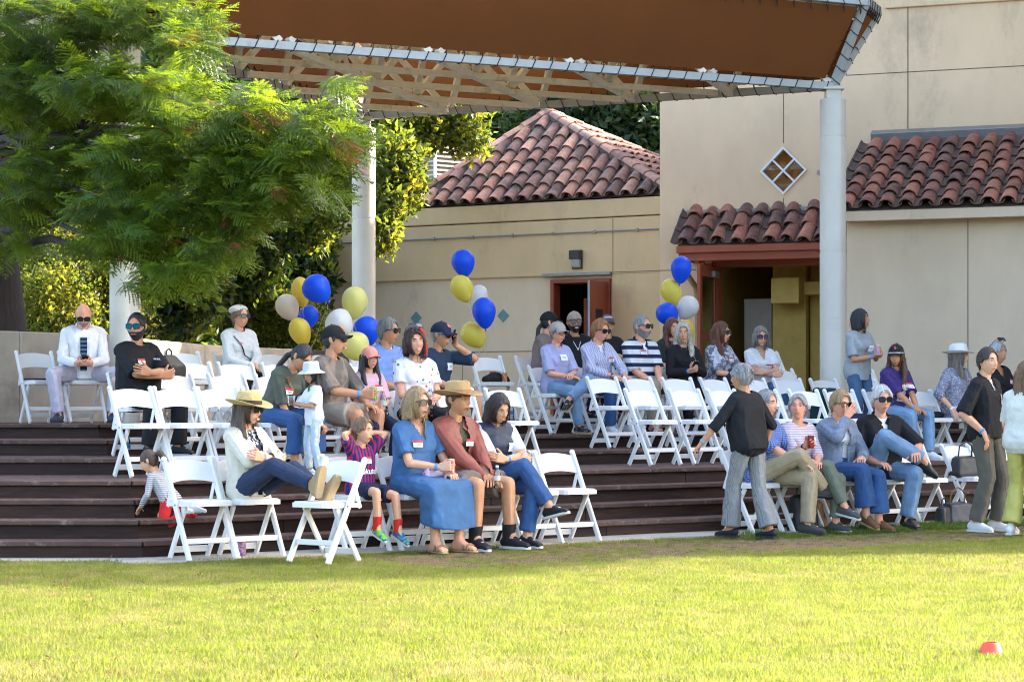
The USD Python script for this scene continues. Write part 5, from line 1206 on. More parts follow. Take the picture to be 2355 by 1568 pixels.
        if nl == 'crew': keep &= ~((cc[:, 2] > .475) & (np.hypot(cc[:, 0], cc[:, 1]) < .075))
        elif nl == 'v': keep &= ~(((cc[:, 2] > .475) & (np.hypot(cc[:, 0], cc[:, 1]) < .078)) | ((cc[:, 1] > .02) & (np.abs(cc[:, 0]) < (cc[:, 2]-.345)*.42)))
        elif nl == 'scoop': keep &= ~((cc[:, 2] > .43-.0) & (np.hypot(cc[:, 0]*.62, cc[:, 1]-.0) < .075) & (cc[:, 1] > -.05) | (cc[:, 2] > .475) & (np.hypot(cc[:, 0], cc[:, 1]) < .075))
        elif nl == 'open': keep &= ~((cc[:, 1] > .03) & (np.abs(cc[:, 0]) < .030+.02*np.clip((cc[:, 2]-.2)/.2, 0, 1)) & (cc[:, 2] > -.06) | (cc[:, 2] > .475) & (np.hypot(cc[:, 0], cc[:, 1]) < .08))
        o.top = part({'s': 'shirt', 'j': 'jacket', 'd': 'dress_top', 'w': 'sweater'}[top[5] if len(top) > 5 else 's'], (v, f[keep]), tm_, th, smooth=True)
        if len(top) > 6:       # an under shirt seen in the open front
            u2 = torso(.007*s); v2, f2 = smooth_mesh(union(u2), .03*s, 3); part('undershirt', (v2, f2), top[6], th, smooth=True)
        fv = ((v-Pv) @ R2); front = fv[:, 1] > 0; o.front = fv[front]; o.kd = cKDTree(o.front[:, [0, 2]])
        if nl in ('v', 'open', 'crew') and (len(top) > 7 and top[7] == 'collar'):
            cs = []
            for sg in (1, -1):
                pts = np.array([[sg*.012, .060, .435], [sg*.055, .092, .395], [sg*.078, .045, .452], [sg*.075, -.03, .505], [sg*.03, -.065, .52], [0, -.07, .522], [0, -.062, .545], [sg*.035, -.055, .545], [sg*.066, -.02, .532], [sg*.056, .03, .49]])
                pts = np.array([chest(*p_) for p_ in pts]); cs += [arr(Manifold.hull_points(np.vstack([pts[[0, 1, 2, 9]], pts[[0, 1, 2, 9]]+R2 @ np.array([0, .010, .004])*s]))), arr(Manifold.hull_points(np.vstack([pts[[2, 3, 8, 9]], pts[[2, 3, 8, 9]]+R2 @ np.array([sg*.009, .0, .004])*s]))), arr(Manifold.hull_points(np.vstack([pts[[3, 4, 7, 8]], pts[[3, 4, 7, 8]]+R2 @ np.array([sg*.005, -.008, .004])*s]))), arr(Manifold.hull_points(np.vstack([pts[[4, 5, 6, 7]], pts[[4, 5, 6, 7]]+R2 @ np.array([0, -.009, .004])*s])))]
            part('collar', cat(cs), top[8] if len(top) > 8 else tm_, th)
    def decal(name, mesh, m, off_=.004, x=0, z=.3, parent=th, scale=1.0):
        "lay a flat (x, z) mesh on the front of the top: mesh given in x, y (depth), z"
        v_, f_ = mesh; v_ = np.array(v_, float); q = v_[:, [0, 2]]*scale+np.array([x, z])*s
        d_, i_ = o.kd.query(q, k=6); w_ = 1/(d_+1e-4); y_ = (o.front[i_, 1]*w_).sum(1)/w_.sum(1)
        loc_ = np.stack([q[:, 0], y_+off_+v_[:, 1], q[:, 1]], 1)
        part(name, (Pv+loc_ @ R2.T, f_), m, parent)
    o.decal = decal
    def plate(w, h, n=6, d_=.002):
        xs, zs = np.linspace(-w/2, w/2, n), np.linspace(-h/2, h/2, n); X_, Z_ = np.meshgrid(xs, zs, indexing='ij'); ii, jj = np.meshgrid(np.arange(n-1), np.arange(n-1), indexing='ij'); k = ii*n+jj
        q = np.stack([k, k+1, k+n+1, k+n], -1).reshape(-1, 4); v_ = np.stack([X_.ravel(), np.zeros(n*n), Z_.ravel()], 1)
        return cat([(v_, q)])
    o.plate = plate
    if tag:
        tx, tz, kind = tag
        rl_ = random.Random(seed)
        if kind == 'red':
            decal('name_tag', plate(.085, .055), m_tagw, .010, tx, tz); decal('tag_header', plate(.085, .018), m_tagr, .012, tx, tz+.0195/s)
            sc_ = tube([(-.028+.008*i, 0, -.008+.008*math.sin(i*2.1+seed)) for i in range(8)], .0016, 4); decal('handwriting', sc_, m_ink, .012, tx, tz)
        else:
            decal('name_card', plate(.095, .075), m_tagw, .012, tx, tz); decal('printed_line', cat([mv(plate(.05, .004, 3), 0, 0, .008), mv(plate(.04, .003, 3), 0, 0, -.004)]), m_ink, .014, tx, tz)
    for sg in (1, -1):
        kn, an, fd, fu = legs[sg]; sd = np.cross(fd, fu); foot = lambda x, y, z: an+(sd*x+fd*y+fu*z)*s
        if socks is not None: part('sock', smooth_mesh(hull(S_(foot(0, -.02, -.03), .046*s), ringp(an+(kn-an)*socks[1], kn-an, rT[3]*s*1.15+.012)), .03, 2), socks[0], th, smooth=True)
        if shoes:
            kind, m1, m2 = shoes[:3]
            ex = .012
            if kind == 'sandal':
                sole = hull(*[foot(x, y, z) for x, y, z in ()] or [S_(foot(0, -.05, -.078), [.034*s, .034*s, .012])], S_(foot(.0, .12, -.078), [.046*s, .05*s, .012]), S_(foot(0, .165, -.078), [.034*s, .02*s, .012]))
                part('sandal', arr(sole), m1, th, smooth=40)
                for yy in (.07, .115): part('strap', tube([foot(-.048, yy, -.068), foot(-.036, yy, -.034), foot(0, yy-.004, -.020), foot(.036, yy, -.034), foot(.048, yy, -.068)], .011*s, 6), m2, th, smooth=True)
            else:
                hi = {'sneaker': .012, 'loafer': -.008, 'flat': -.03, 'boot': .03}[kind]
                a_ = [S_(foot(0, -.05, -.035), .036*s+.004), S_(foot(.014, .10, -.050), .030*s), S_(foot(-.016, .10, -.050), .030*s)]
                ms = [hull(*a_, S_(foot(0, -.02, hi-.02), .040*s), S_(foot(0, .03, -.012), .032*s)) if kind != 'flat' else hull(*a_), hull(a_[1], a_[2], S_(foot(.018, .165, -.058), .020*s), S_(foot(-.020, .155, -.058), .020*s))]
                shm = part('shoe', smooth_mesh(union(ms), .02, 3), m1, th, smooth=True)
                so = Manifold.hull_points(np.array([foot(x*k_, y, z) for (x, y) in ((.030, -.085), (-.030, -.085), (.040, -.04), (-.036, -.04), (.044, .10), (-.046, .10), (.034, .165), (-.04, .155), (.012, .188), (-.02, .185)) for (k_, z) in ((1.0, -.066), (.96, -.086))]))
                part('sole', arr(so), m2, shm)
                if kind == 'sneaker' and len(shoes) > 3:
                    part('laces', cat([tube([foot(-.02, y, -.012-.10*(y-.02)), foot(0, y+.004, -.004-.12*(y-.02)), foot(.02, y, -.012-.10*(y-.02))], .0035, 4) for y in (.045, .062, .079, .096)]), shoes[3], shm)
    for (sg, bm2, t_) in bands:
        el, wr, *_ = arms[sg]; c = el*(1-t_)+wr*t_; r = ((rA[1]*(1-t_)+rA[2]*t_)*s)+.004; ax = unit(wr-el)
        part('wristband', hull(ringp(c-ax*.011, ax, r), ringp(c+ax*.011, ax, r)), bm2, th, smooth=40)
    o.arms, o.legs, o.hc, o.Rh, o.s, o.chest, o.Pv, o.R2 = arms, legs, hc, Rh, s, chest, Pv, R2
    return o
# ---------------------------------------------------------------- people and what they wear
hb, hk_, hg = hairm('brown', (.055, .028, .014), (.10, .055, .028)), hairm('black', (.010, .009, .010), (.022, .02, .022)), hairm('grey', (.24, .235, .23), (.09, .088, .085))
hw_, hbl, hgi = hairm('white', (.58, .56, .52), (.36, .34, .31)), hairm('blonde', (.33, .21, .095), (.17, .10, .045)), hairm('ginger', (.30, .125, .04), (.20, .08, .03))
hau, hsil, hlb = hairm('auburn', (.12, .035, .014), (.06, .02, .01)), hairm('silver_blonde', (.50, .45, .37), (.24, .20, .155)), hairm('light_brown', (.17, .095, .045), (.10, .055, .028))
hdr, hgb = hairm('dark_red_brown', (.030, .012, .010), (.055, .016, .012)), hairm('grey_brown', (.15, .115, .09), (.08, .06, .048))
jean = lambda n, c: M('denim_'+n, c, rough=.9, var=.22, scale=7, bump=.25, bscale=180, alt=tuple(np.array(c)*1.7), altscale=4, altlo=.56, altfac=.6)
j_mid, j_dark, j_light, j_blue = jean('mid', (.048, .105, .20)), jean('dark', (.014, .026, .065)), jean('light', (.15, .25, .38)), jean('blue', (.025, .075, .20))
c_black = cm('black', (.012, .012, .014)); c_white = cm('white', (.66, .66, .66)); c_navy = cm('navy', (.012, .018, .045)); c_cream = cm('cream', (.62, .58, .47)); c_khaki = cm('khaki', (.33, .265, .165)); c_gray = cm('heather_grey', (.27, .28, .29))
sh_black, sh_white, sh_brown, sh_tan = cm('shoe_black', (.014, .014, .016), rough=.5), cm('shoe_white', (.65, .65, .64), rough=.6), cm('shoe_brown', (.17, .075, .035), rough=.5), cm('shoe_tan', (.36, .25, .13), rough=.7)
sole_w, sole_k, sole_t = M('sole_white', (.6, .59, .55), rough=.7), M('sole_black', (.02, .02, .02), rough=.8), M('sole_tan', (.42, .30, .16), rough=.8, bump=.6, bscale=40)
lace_w = M('lace_white', (.66, .66, .63), rough=.8)
g_black = ('sun', m_glassk, m_glassk)
clearlens = glass_mat('spectacle_lens', (.93, .94, .94), lo=.03)
g_clear = ('clear', clearlens, M('spectacle_frame', (.02, .016, .014), rough=.3))
X = lambda sg, z=.235, y=.245: dict(to=(-sg*.085, y+.03*(sg < 0), z+.03*(sg < 0)), hd=(-sg, .12, .22), palm=(0, -1, .1), pole=(sg*.75, .25, -.45), pose='relax')
LAP = lambda sg, x=.05, y=.31, z=.085: dict(to=(sg*x, y, z), hd=(-sg*.6, .75, -.15), palm=(0, -.1, -1), pole=(sg*.6, -.3, -.4), pose='relax')
THI = lambda sg, x=.12, y=.33, z=.10: dict(to=(sg*x, y, z), hd=(-sg*.15, 1, -.12), palm=(0, 0, -1), pole=(sg*.7, -.3, -.2), pose='relax')
PHO = lambda sg, x=.055, y=.32, z=.20: dict(to=(sg*x, y, z), hd=(-sg*.55, .8, .25), palm=(-sg*.5, -.3, .75), pole=(sg*.6, -.3, -.6), pose='grip')
HOLD = lambda sg, x=.05, y=.33, z=.16: dict(to=(sg*x, y, z), hd=(-sg*.45, .85, .15), palm=(-sg*.9, .1, 0), pole=(sg*.6, -.3, -.6), pose='grip')
PP = {}
def seated(key, chair, label, psi=36, dy=0.0, dx=0.0, dz=0.0, **k):
    loc, rz = CH[chair]; f = np.array([math.cos(rz+math.pi/2), math.sin(rz+math.pi/2)]); r_ = np.array([math.cos(rz), math.sin(rz)])
    q = loc[:2]+f*(.015+dy)+r_*dx
    PP[key] = person(label, (q[0], q[1], loc[2]+dz), psi, seat=.462, **k); return PP[key]
def strip(x0, z0, x1, z1, w, n=14):
    t_ = np.linspace(0, 1, n); c = np.stack([x0+(x1-x0)*t_, z0+(z1-z0)*t_], 1); d = unit([x1-x0, z1-z0]); nn = np.array([-d[1], d[0]])*w/2
    v = np.vstack([np.c_[c[:, 0]+nn[0], np.zeros(n), c[:, 1]+nn[1]], np.c_[c[:, 0]-nn[0], np.zeros(n), c[:, 1]-nn[1]]])
    return cat([(v, np.array([[i, i+1, n+i+1, n+i] for i in range(n-1)]))])
def text_flat(txt, h, bold=True):
    v, f = arr(meshkit.text_mesh(txt, h, .0015, bold)); v = np.array(v); w = v[:, 0].max()+v[:, 0].min()
    return np.stack([-(v[:, 0]-w/2), v[:, 2], v[:, 1]-h/2], 1), f[:, ::-1]      # seen from the front, x runs to the wearer's right
def on_cap(o, name, mesh, m, z=.085, y0=.0, bend=.107):
    v, f = mesh; v = np.array(v); a = v[:, 0]/.095; zz = z+v[:, 2]; k = np.sqrt(np.clip(1-((zz-.03)/.106)**2, .05, 1)); q = np.stack([np.sin(a)*.088*k, -.006+np.cos(a)*(bend+.003)*k+v[:, 1], zz], 1)
    part(name, tf((q, f), o.capM), m, o.cap)

# left block
o = seated('bald', 'L2', 'bald man in white shirt, striped tie and pale trousers, looking down at his phone', 12, dy=.02, s=1.06, sex='m', fat=.03, lean=.22, head=(0, -30, 0), armR=PHO(1, .06, .33, .17), armL=PHO(-1, .06, .33, .17),
    legR=dict(to=(.27, .36, .093), pole=(.5, .7, .5), fd=(.35, 1, 0)), legL=dict(to=(-.30, .30, .093), pole=(-.6, .6, .5)), skin_='pink', hair=None, beard=(hg, .5), glasses=('sun', M('lens_dark', (.03, .025, .025), rough=.1), m_glassk),
    top=(cm('white_shirt', (.72, .71, .74)), 1.93, -.03, .016, 'crew', 's', None, 'collar'), bottom=(cm('lilac_trousers', (.44, .41, .50)), 'pants', .93), shoes=('loafer', M('shoe_navy', (.012, .018, .04), rough=.3), sole_k), socks=(cm('sock_grey', (.09, .09, .10)), .3), browc=(.2, .17, .15))
o.decal('tie', strip(0, .43, .0, .06, .075, 20), pattern('tie', 'hstripe', (.012, .018, .04), (.06, .16, .22), 22, .6), .012, 0, 0)
o = seated('blacktee', ('C', 0), 'bearded man in black tee and mirrored blue sunglasses with folded arms', 46, s=1.07, sex='m', fat=.06, head=(-56, -2, 0), armR=X(1, .20, .27), armL=X(-1, .20, .27), legR=dict(to=(.12, .36, .093)), legL=dict(to=(-.16, .44, .093)),
    skin_='tan', hair=('short', 'tight', hk_), beard=(hk_, 1.0), glasses=('sun', M('lens_mirror_blue', (.02, .22, .36), rough=.08, metallic=.9), m_glassk), top=(c_black, .95, -.05, .022, 'crew'), bottom=(cm('black_trousers', (.014, .014, .016)), 'pants', .95, 1.2), shoes=('sneaker', sh_black, sole_w, lace_w), tag=(.055, .33, 'red'))
o.decal('chest_logo', text_flat('VAN', .016), m_tagw, .008, -.10, .355)
o = seated('beret', ('E', 1), 'older woman in white beret and sweater with sunglasses and thin black strap', 34, s=1.0, head=(14, 2, 0), armR=LAP(1, .02), armL=LAP(-1, .02, .33, .10), skin_='fair', hair=('short', 'full', hairm('soft_brown', (.20, .12, .07), (.30, .20, .12))), hat=('beret', cm('beret_cream', (.62, .59, .54), bscale=60, bump=.5), None),
    glasses=g_black, top=(cm('white_sweater', (.64, .64, .63), bscale=70, bump=.5), 1.95, -.02, .03, 'crew', 'w'), bottom=(c_black, 'pants', .95), shoes=('loafer', sh_black, sole_k))
o.decal('bag_strap', strip(.115, .43, -.12, .02, .014), m_glassk, .010, 0, 0)
o.decal('name_scribble', cat([strip(.10, .36, .03, .352, .007), strip(.09, .345, .02, .34, .004)]), M('scribble_red', (.45, .05, .16), rough=.7), .010, 0, 0)
# small child kneeling at the steps, seen from behind
q = row_pt(392, .56)
o = PP['toddler'] = person('small girl in striped shirt and red trousers kneeling at the steps, back turned', (q[0], q[1], ZK[2]), -122, s=.56, kid=.80, seat=.10, lean=.62, head=(18, -18, 0), armR=dict(to=(.16, .34, .06)), armL=dict(to=(-.20, .38, .16), pose='flat'), legR=dict(to=(.07, -.20, .05), pole=(.3, .8, -.5), fd=(.1, -1, -.3), fu=(0, -.3, -1)), legL=dict(to=(-.07, -.22, .05), pole=(-.3, .8, -.5), fd=(-.3, -1, -.3), fu=(0, -.3, -1)),
    skin_='child', hair=('pony', 'tight', hb), top=(pattern('navy_stripe', 'hstripe', (.60, .58, .54), (.10, .105, .13), 62, .6), 1.9, -.06, .010, 'crew'), bottom=(cm('red', (.55, .02, .02)), 'pants', .95), shoes=('sneaker', sh_white, sole_w, lace_w))
o = seated('straw', ('A', 1), 'woman in straw hat and cream jacket with crossed arms, feet up on a chair', 50, s=.98, lean=-.10, head=(12, -4, 0), armR=X(1, .20, .24), armL=X(-1, .20, .24), legR=dict(to=(.035, .76, .60), pole=(.2, .2, 1), fd=(.15, .35, 1), fu=(0, -1, .35)), legL=dict(to=(-.07, .76, .53), pole=(-.2, .2, 1), fd=(-.25, .4, 1), fu=(0, -1, .4)),
    skin_='fair', hair=('long', 'short', hb), hat=('straw', M('straw', (.56, .42, .17), rough=.8, var=.15, scale=40, bump=.6, bscale=160), M('hat_band_brown', (.035, .025, .02), rough=.8)), glasses=g_black, mouth='smile',
    top=(cm('cream_fleece', (.60, .55, .45), bscale=90), 1.95, -.06, .024, 'open', 'j', pattern('scarf', 'spots', (.03, .035, .06), (.60, .58, .55), 38, .42)), bottom=(j_dark, 'pants', .93), shoes=('boot', sh_tan, sole_t), tag=(.075, .28, 'red'))
o = seated('olive', ('B', 3), 'woman in olive tee with black ponytail leaning forward holding a green can', 52, s=.98, lean=.50, head=(10, -36, 0), armR=dict(to=(.03, .34, -.02), hd=(-.5, .85, .1), palm=(-.9, .1, 0), pole=(.5, -.6, -.5), pose='grip'), armL=dict(to=(-.12, .52, .13), hd=(0, 1, -.1), palm=(.3, 0, -1), pole=(-.6, -.2, -.5), pose='grip'),
    legR=dict(to=(.11, .37, .086)), legL=dict(to=(-.14, .42, .086)), skin_='tan', hair=('lowpony', 'tight', hk_), glasses=g_black, top=(cm('olive', (.085, .095, .07)), .95, -.06, .016, 'crew'), bottom=(j_blue, 'pants', .72, 1.55), shoes=('loafer', cm('shoe_taupe', (.17, .145, .12)), sole_t), tag=(.085, .33, 'red'), bands=((1, m_band, .88),))
o.decal('bag_strap', strip(.11, .44, -.11, .10, .022), M('leather_brown', (.16, .065, .02), rough=.5), .010, 0, 0)
q = P(722, 1083, 19.75)
o = PP['child'] = person('small child in bucket hat and white tee standing in daisy leggings', (q[0], 19.7, ZK[4]), -58, s=.575, kid=.80, head=(22, -4, 0), armR=dict(to=(.05, .33, .22), pole=(.6, -.4, -.5), pose='grip', palm=(0, 0, 1)), armL=dict(to=(-.02, .31, .20), pole=(-.6, -.4, -.5), pose='grip', palm=(0, 0, 1)), skin_='tan', hair=('kidlong', 'tight', hk_),
    hat=('bucket', cm('bucket_green', (.50, .53, .48)), None), top=(cm('white_tee', (.70, .70, .71)), .85, -.13, .018, 'crew'), bottom=(pattern('daisy', 'spots', (.44, .52, .60), (.66, .60, .38), 17, .30), 'pants', .92), shoes=('sneaker', M('shoe_silver', (.5, .5, .5), rough=.3, metallic=.5), sole_w, lace_w))
o.decal('print', cat([strip(-.03, .34, .03, .28, .05), strip(.04, .36, -.02, .22, .03)]), cm('print_green', (.05, .16, .06)), .006, .02, .02)
o = seated('sfcap', ('B', 4), 'smiling man in black cap with orange emblem and khaki shorts holding a green can', 60, s=1.07, sex='m', fat=.02, lean=.08, head=(22, 2, 0), armR=dict(to=(.06, .40, .20), hd=(-.25, 1, .1), palm=(-.9, 0, .1), pole=(.6, -.3, -.6), pose='grip'), armL=THI(-1), legR=dict(to=(.16, .42, .093)), legL=dict(to=(-.18, .40, .093)), skin_='tan', hair=('short', 'tight', hk_), hat=('cap', c_black, c_black, 0, 6), glasses=g_black, mouth='smile',
    top=(pattern('camo_tee', 'blotch', (.13, .115, .10), (.24, .19, .155), 5, .5), .95, -.06, .02, 'crew'), bottom=(cm('shorts_khaki', (.36, .30, .225)), 'shorts', .86, 1.25), shoes=('sneaker', c_gray, sole_w, lace_w), bands=((1, m_band, .86),))
on_cap(o, 'emblem', text_flat('SF', .042), M('emblem_orange', (.75, .16, .02), rough=.6))
o = seated('pinkcap', ('B', 5), 'girl with long black hair in pink cap and pink tee holding a bottle', 30, s=.86, kid=.90, head=(4, -2, 0), armR=HOLD(1, .06, .30, .12), armL=LAP(-1, .02, .30, .10), skin_='light', hair=('long', 'tight', hk_), hat=('cap', cm('pink_cap', (.68, .27, .21)), cm('pink_brim', (.66, .22, .17)), 0, 4), top=(cm('pink_tee', (.60, .38, .45)), .9, -.05, .018, 'crew'), bottom=(c_navy, 'pants', .95), shoes=('sneaker', sh_white, sole_w, lace_w), tag=(-.07, .32, 'red'), bands=((1, m_tagw, .9),))
o.decal('print', text_flat('love', .045, False), cm('print_pink', (.62, .16, .24)), .006, .02, .20)
o = seated('bluecheck', ('C', 5), 'grey haired man in glasses and blue checked shirt behind the yellow balloon', 40, dx=-.05, s=1.08, sex='m', fat=.05, head=(24, 0, 0), armR=LAP(1), armL=LAP(-1), skin_='olive', hair=('short', 'full', hairm('salt_pepper', (.16, .155, .15), (.05, .048, .046))), glasses=g_clear, top=(pattern('blue_check', 'check', (.035, .10, .38), (.30, .42, .68), 26), .98, -.05, .02, 'crew', 's', None, 'collar'), bottom=(c_navy, 'pants', .95), shoes=('loafer', sh_black, sole_k), browc=(.08, .07, .06))
o.decal('button_placket', strip(0, .42, 0, .05, .012), cm('placket', (.10, .20, .50)), .006, 0, 0)
o = seated('redhair', ('B', 6), 'laughing woman with red streaked dark hair in white flowery top', 26, s=1.06, fat=.015, head=(-4, 2, 5), armR=HOLD(1, .05, .32, .10), armL=HOLD(-1, .03, .30, .12), skin_='fair', hair=('fluffy', 'full', hdr), glasses=('sun', glass_mat('lens_on_head', (.3, .2, .2), lo=.15), m_glassk, 'up'), mouth='smile', lipc=(.5, .08, .09),
    top=(pattern('flowery', 'spots', (.70, .68, .70), (.60, .05, .10), 15, .20, c3=((.03, .09, .40), (.10, .22, .10))), .62, -.07, .022, 'scoop'), bottom=(c_black, 'pants', .95), shoes=('flat', sh_black, sole_k), bands=((-1, M('watch_steel', (.35, .34, .32), rough=.3, metallic=.7), .92), (1, m_band, .9)))
part('hair_streak', tf(smooth_mesh(union([hull(S_([-.04, .055, .112], .016), S_([-.068, .045, .075], .018)), hull(S_([-.068, .045, .075], .018), S_([-.088, .02, -.05], .018)), hull(S_([-.088, .02, -.05], .018), S_([-.088, .015, -.12], .014))]), .012, 2), o.H), hairm('bright_red', (.50, .03, .02)), o.th, smooth=True)
part('earring', tf(cat([mv(sph([0, 0, 0], .013, 1), .083, .0, -.055)]), o.H), m_tagr, o.th, smooth=True)
o = seated('navycap', ('C', 6), 'man in navy cap talking on a phone behind the laughing woman', 50, dx=-.06, s=1.05, sex='m', lean=.12, head=(16, -6, 0), armR=THI(1, .05, .36, .12), armL=dict(to=(-.125, .11, .565), hd=(.15, .1, 1), palm=(1, -.1, 0), pole=(-.6, .5, -.6), pose='grip'), legR=dict(to=(.12, .44, .093)), legL=dict(to=(-.2, .46, .093)), skin_='olive', hair=('short', 'tight', hg), hat=('cap', c_navy, c_navy, 0, 4), glasses=g_black, top=(cm('navy_tee', (.02, .04, .08)), .95, -.05, .018, 'crew'), bottom=(cm('shorts_brown', (.11, .065, .045)), 'shorts', .8, 1.2), shoes=('sneaker', sh_black, sole_k, lace_w), bands=((1, m_glassk, .9), (1, m_band, .95)), tag=(-.08, .34, 'card'))
on_cap(o, 'emblem', strip(-.03, 0, .03, .012, .03, 6), M('emblem_pink', (.6, .12, .15), rough=.6))
o = seated('boy', ('A', 2), 'boy in blue and red striped football jersey with hands behind his head', 44, dx=-.04, dz=.0, s=.72, kid=.90, head=(16, 2, 0), armR=dict(to=(.10, -.07, .66), hd=(-.8, -.3, .3), palm=(0, 1, 0), pole=(.9, .55, .25), pose='relax'), armL=dict(to=(-.10, -.07, .66), hd=(.8, -.3, .3), palm=(0, 1, 0), pole=(-.9, .55, .25), pose='relax'), legR=dict(to=(.07, .30, .20), fd=(.1, 1, -.35)), legL=dict(to=(-.11, .36, .17), fd=(-.15, 1, -.5)),
    skin_='child', hair=('short', 'full', hlb), mouth='open', top=(pattern('jersey', 'vstripe', (.012, .025, .14), (.36, .015, .06), 30, .55), .75, -.10, .026, 'crew'), bottom=(c_navy, 'shorts', .8, 1.25), shoes=('sneaker', pattern('shoe_blue_green', 'blotch', (.02, .12, .40), (.20, .50, .05), 12, .5), sole_w, M('lace_lime', (.5, .7, .1), rough=.7)), socks=(cm('sock_red', (.55, .03, .02)), .35), tag=(.015, .34, 'red'))
o.decal('jersey_letters', text_flat('Rakuten', .042), m_tagw, .008, -.02, .215)
o = seated('denim', ('A', 3), 'blonde woman in blue denim dress and sandals with a can on her lap', 42, dx=-.03, s=1.04, fat=.012, lean=.03, head=(10, 2, 0), armR=HOLD(1, .00, .33, .15), armL=dict(to=(-.09, .33, .11), hd=(.2, 1, -.3), palm=(0, 0, -1), pole=(-.6, -.3, -.4), pose='relax'), legR=dict(to=(.10, .40, .086), fd=(.2, 1, 0)), legL=dict(to=(-.13, .43, .086), fd=(-.25, 1, 0)), skin_='fair', hair=('bob', 'full', hbl), glasses=g_black, mouth='open',
    top=(jean('dress', (.045, .125, .27)), .72, -.02, .026, 'v', 'd'), bottom=(jean('dress', (.045, .125, .27)), 'skirt', .72), shoes=('sandal', sole_t, M('sandal_strap', (.24, .13, .06), rough=.6)), tag=(.085, .33, 'red'), bands=((1, m_band, .88),))
o = seated('rust', ('A', 4), 'man in tan hat, rust jacket and shorts with black shoes', 46, dx=-.03, s=1.08, sex='m', lean=.05, head=(10, 2, 0), armR=LAP(1, .02, .36, .06), armL=LAP(-1, .02, .36, .07), legR=dict(to=(.15, .42, .093)), legL=dict(to=(-.22, .46, .093)), skin_='tan', hair=('short', 'tight', hb), hat=('straw', M('felt_tan', (.42, .265, .115), rough=.9, bump=.15), M('felt_band', (.30, .17, .07), rough=.9)), mouth='open',
    top=(M('rust_shell', (.25, .058, .035), rough=.55, var=.12, scale=9, bump=.5, bscale=16), 1.95, -.07, .034, 'open', 'j', cm('olive_under', (.075, .075, .045)), 'collar'), bottom=(cm('shorts_taupe', (.19, .155, .135)), 'shorts', .84, 1.3), shoes=('sneaker', sh_black, sole_w, lace_w), socks=(cm('sock_black', (.015, .015, .016)), .25), tag=(-.03, .32, 'red'))
o = seated('vest', ('A', 5), 'dark haired woman in navy vest looking down with folded arms', 34, dx=-.05, s=1.0, head=(4, -20, 4), armR=X(1, .17, .26), armL=X(-1, .17, .26), legR=dict(to=(-.20, .56, .34), pole=(0, .5, .9), fd=(-.3, 1, .25)), legL=dict(to=(-.06, .40, .086)), skin_='light', hair=('bob', 'full', hairm('dark_brown', (.02, .012, .01), (.04, .022, .016))),
    top=(M('quilted_navy', (.014, .022, .05), rough=.6, var=.1, bump=.5, bscale=10), .12, -.06, .030, 'crew', 'j', None), bottom=(j_blue, 'pants', .86, 1.25), shoes=('sneaker', sh_black, sole_w, lace_w), tag=(-.09, .30, 'card'), bands=((-1, m_band, .82),))
for sg in (1, -1):
    a_ = o.chest(sg*.16, 0, .44); e_ = o.arms[sg][0]; e2 = a_*.15+e_*.85; part('sleeve', smooth_mesh(hull(S_(a_, .062), ringp(e2, e_-a_, .066)), .03, 2), c_white, o.th, smooth=True)
# back row, middle
o = seated('bcap', ('E', 6), 'woman in black cap and taupe tee with long dark ponytail, face turned away', 72, dx=-.05, s=1.04, fat=.07, lean=.10, head=(28, -2, 0), armR=THI(1), armL=THI(-1), legR=dict(to=(.15, .36, .09)), skin_='light', hair=('lowpony', 'tight', hk_), hat=('cap', c_black, c_black, 0, 2), top=(cm('taupe_tee', (.20, .155, .145)), .95, -.07, .022, 'crew'), bottom=(c_black, 'shorts', .6, 1.15), shoes=('sneaker', sh_black, sole_w, lace_w), tag=(.07, .31, 'red'))
o.decal('bag_strap', strip(.10, .44, -.13, .10, .03), c_black, .010, 0, 0)
o = seated('lavender', ('D', 5), 'older woman in grey cap and lavender tee with crossed legs in jeans', 34, dx=-.03, s=.99, head=(6, -3, 0), armR=LAP(1, -.02, .28, .12), armL=LAP(-1, .0, .30, .15), legR=dict(to=(-.04, .42, .086), fd=(-.1, 1, 0)), legL=dict(to=(.15, .47, .40), pole=(-.7, .6, .5), fd=(.75, .5, -.35)), skin_='pink', hair=('short', 'short', hg), hat=('cap', cm('cap_beige', (.36, .33, .29)), cm('cap_beige', (.36, .33, .29)), 0, 4), glasses=g_clear,
    top=(cm('lavender', (.36, .36, .56)), .9, -.06, .020, 'crew'), bottom=(j_light, 'pants', .93, 1.1), shoes=('sneaker', pattern('shoe_speckle', 'blotch', (.02, .02, .022), (.25, .25, .25), 30, .6), sole_t, lace_w), tag=(-.01, .35, 'card'), bands=((1, M('watch_blue', (.02, .14, .48), rough=.4), .86),), browc=(.2, .19, .18))
o = seated('beard', ('E', 7), 'smiling man with thick black beard, sunglasses and a backwards cap', 16, s=1.05, sex='m', fat=.06, head=(-4, 3, 3), armR=LAP(1), armL=LAP(-1), skin_='olive', hair=None, beard=(hk_, 1.6), hat=('cap', cm('cap_sand', (.36, .27, .22)), cm('cap_sand', (.36, .27, .22)), 180, -4), glasses=('sun', M('lens_brown', (.05, .022, .015), rough=.1), m_glassk), mouth='smile', top=(c_black, .95, -.05, .022, 'crew'), bottom=(j_dark, 'pants', .95), shoes=('sneaker', sh_black, sole_k, lace_w), tag=(-.08, .27, 'red'))
o.decal('chain', cat([strip(.05, .44, .0, .33, .006), strip(-.05, .44, .0, .33, .006)]), M('silver', (.6, .6, .58), rough=.3, metallic=.9), .008, 0, 0)
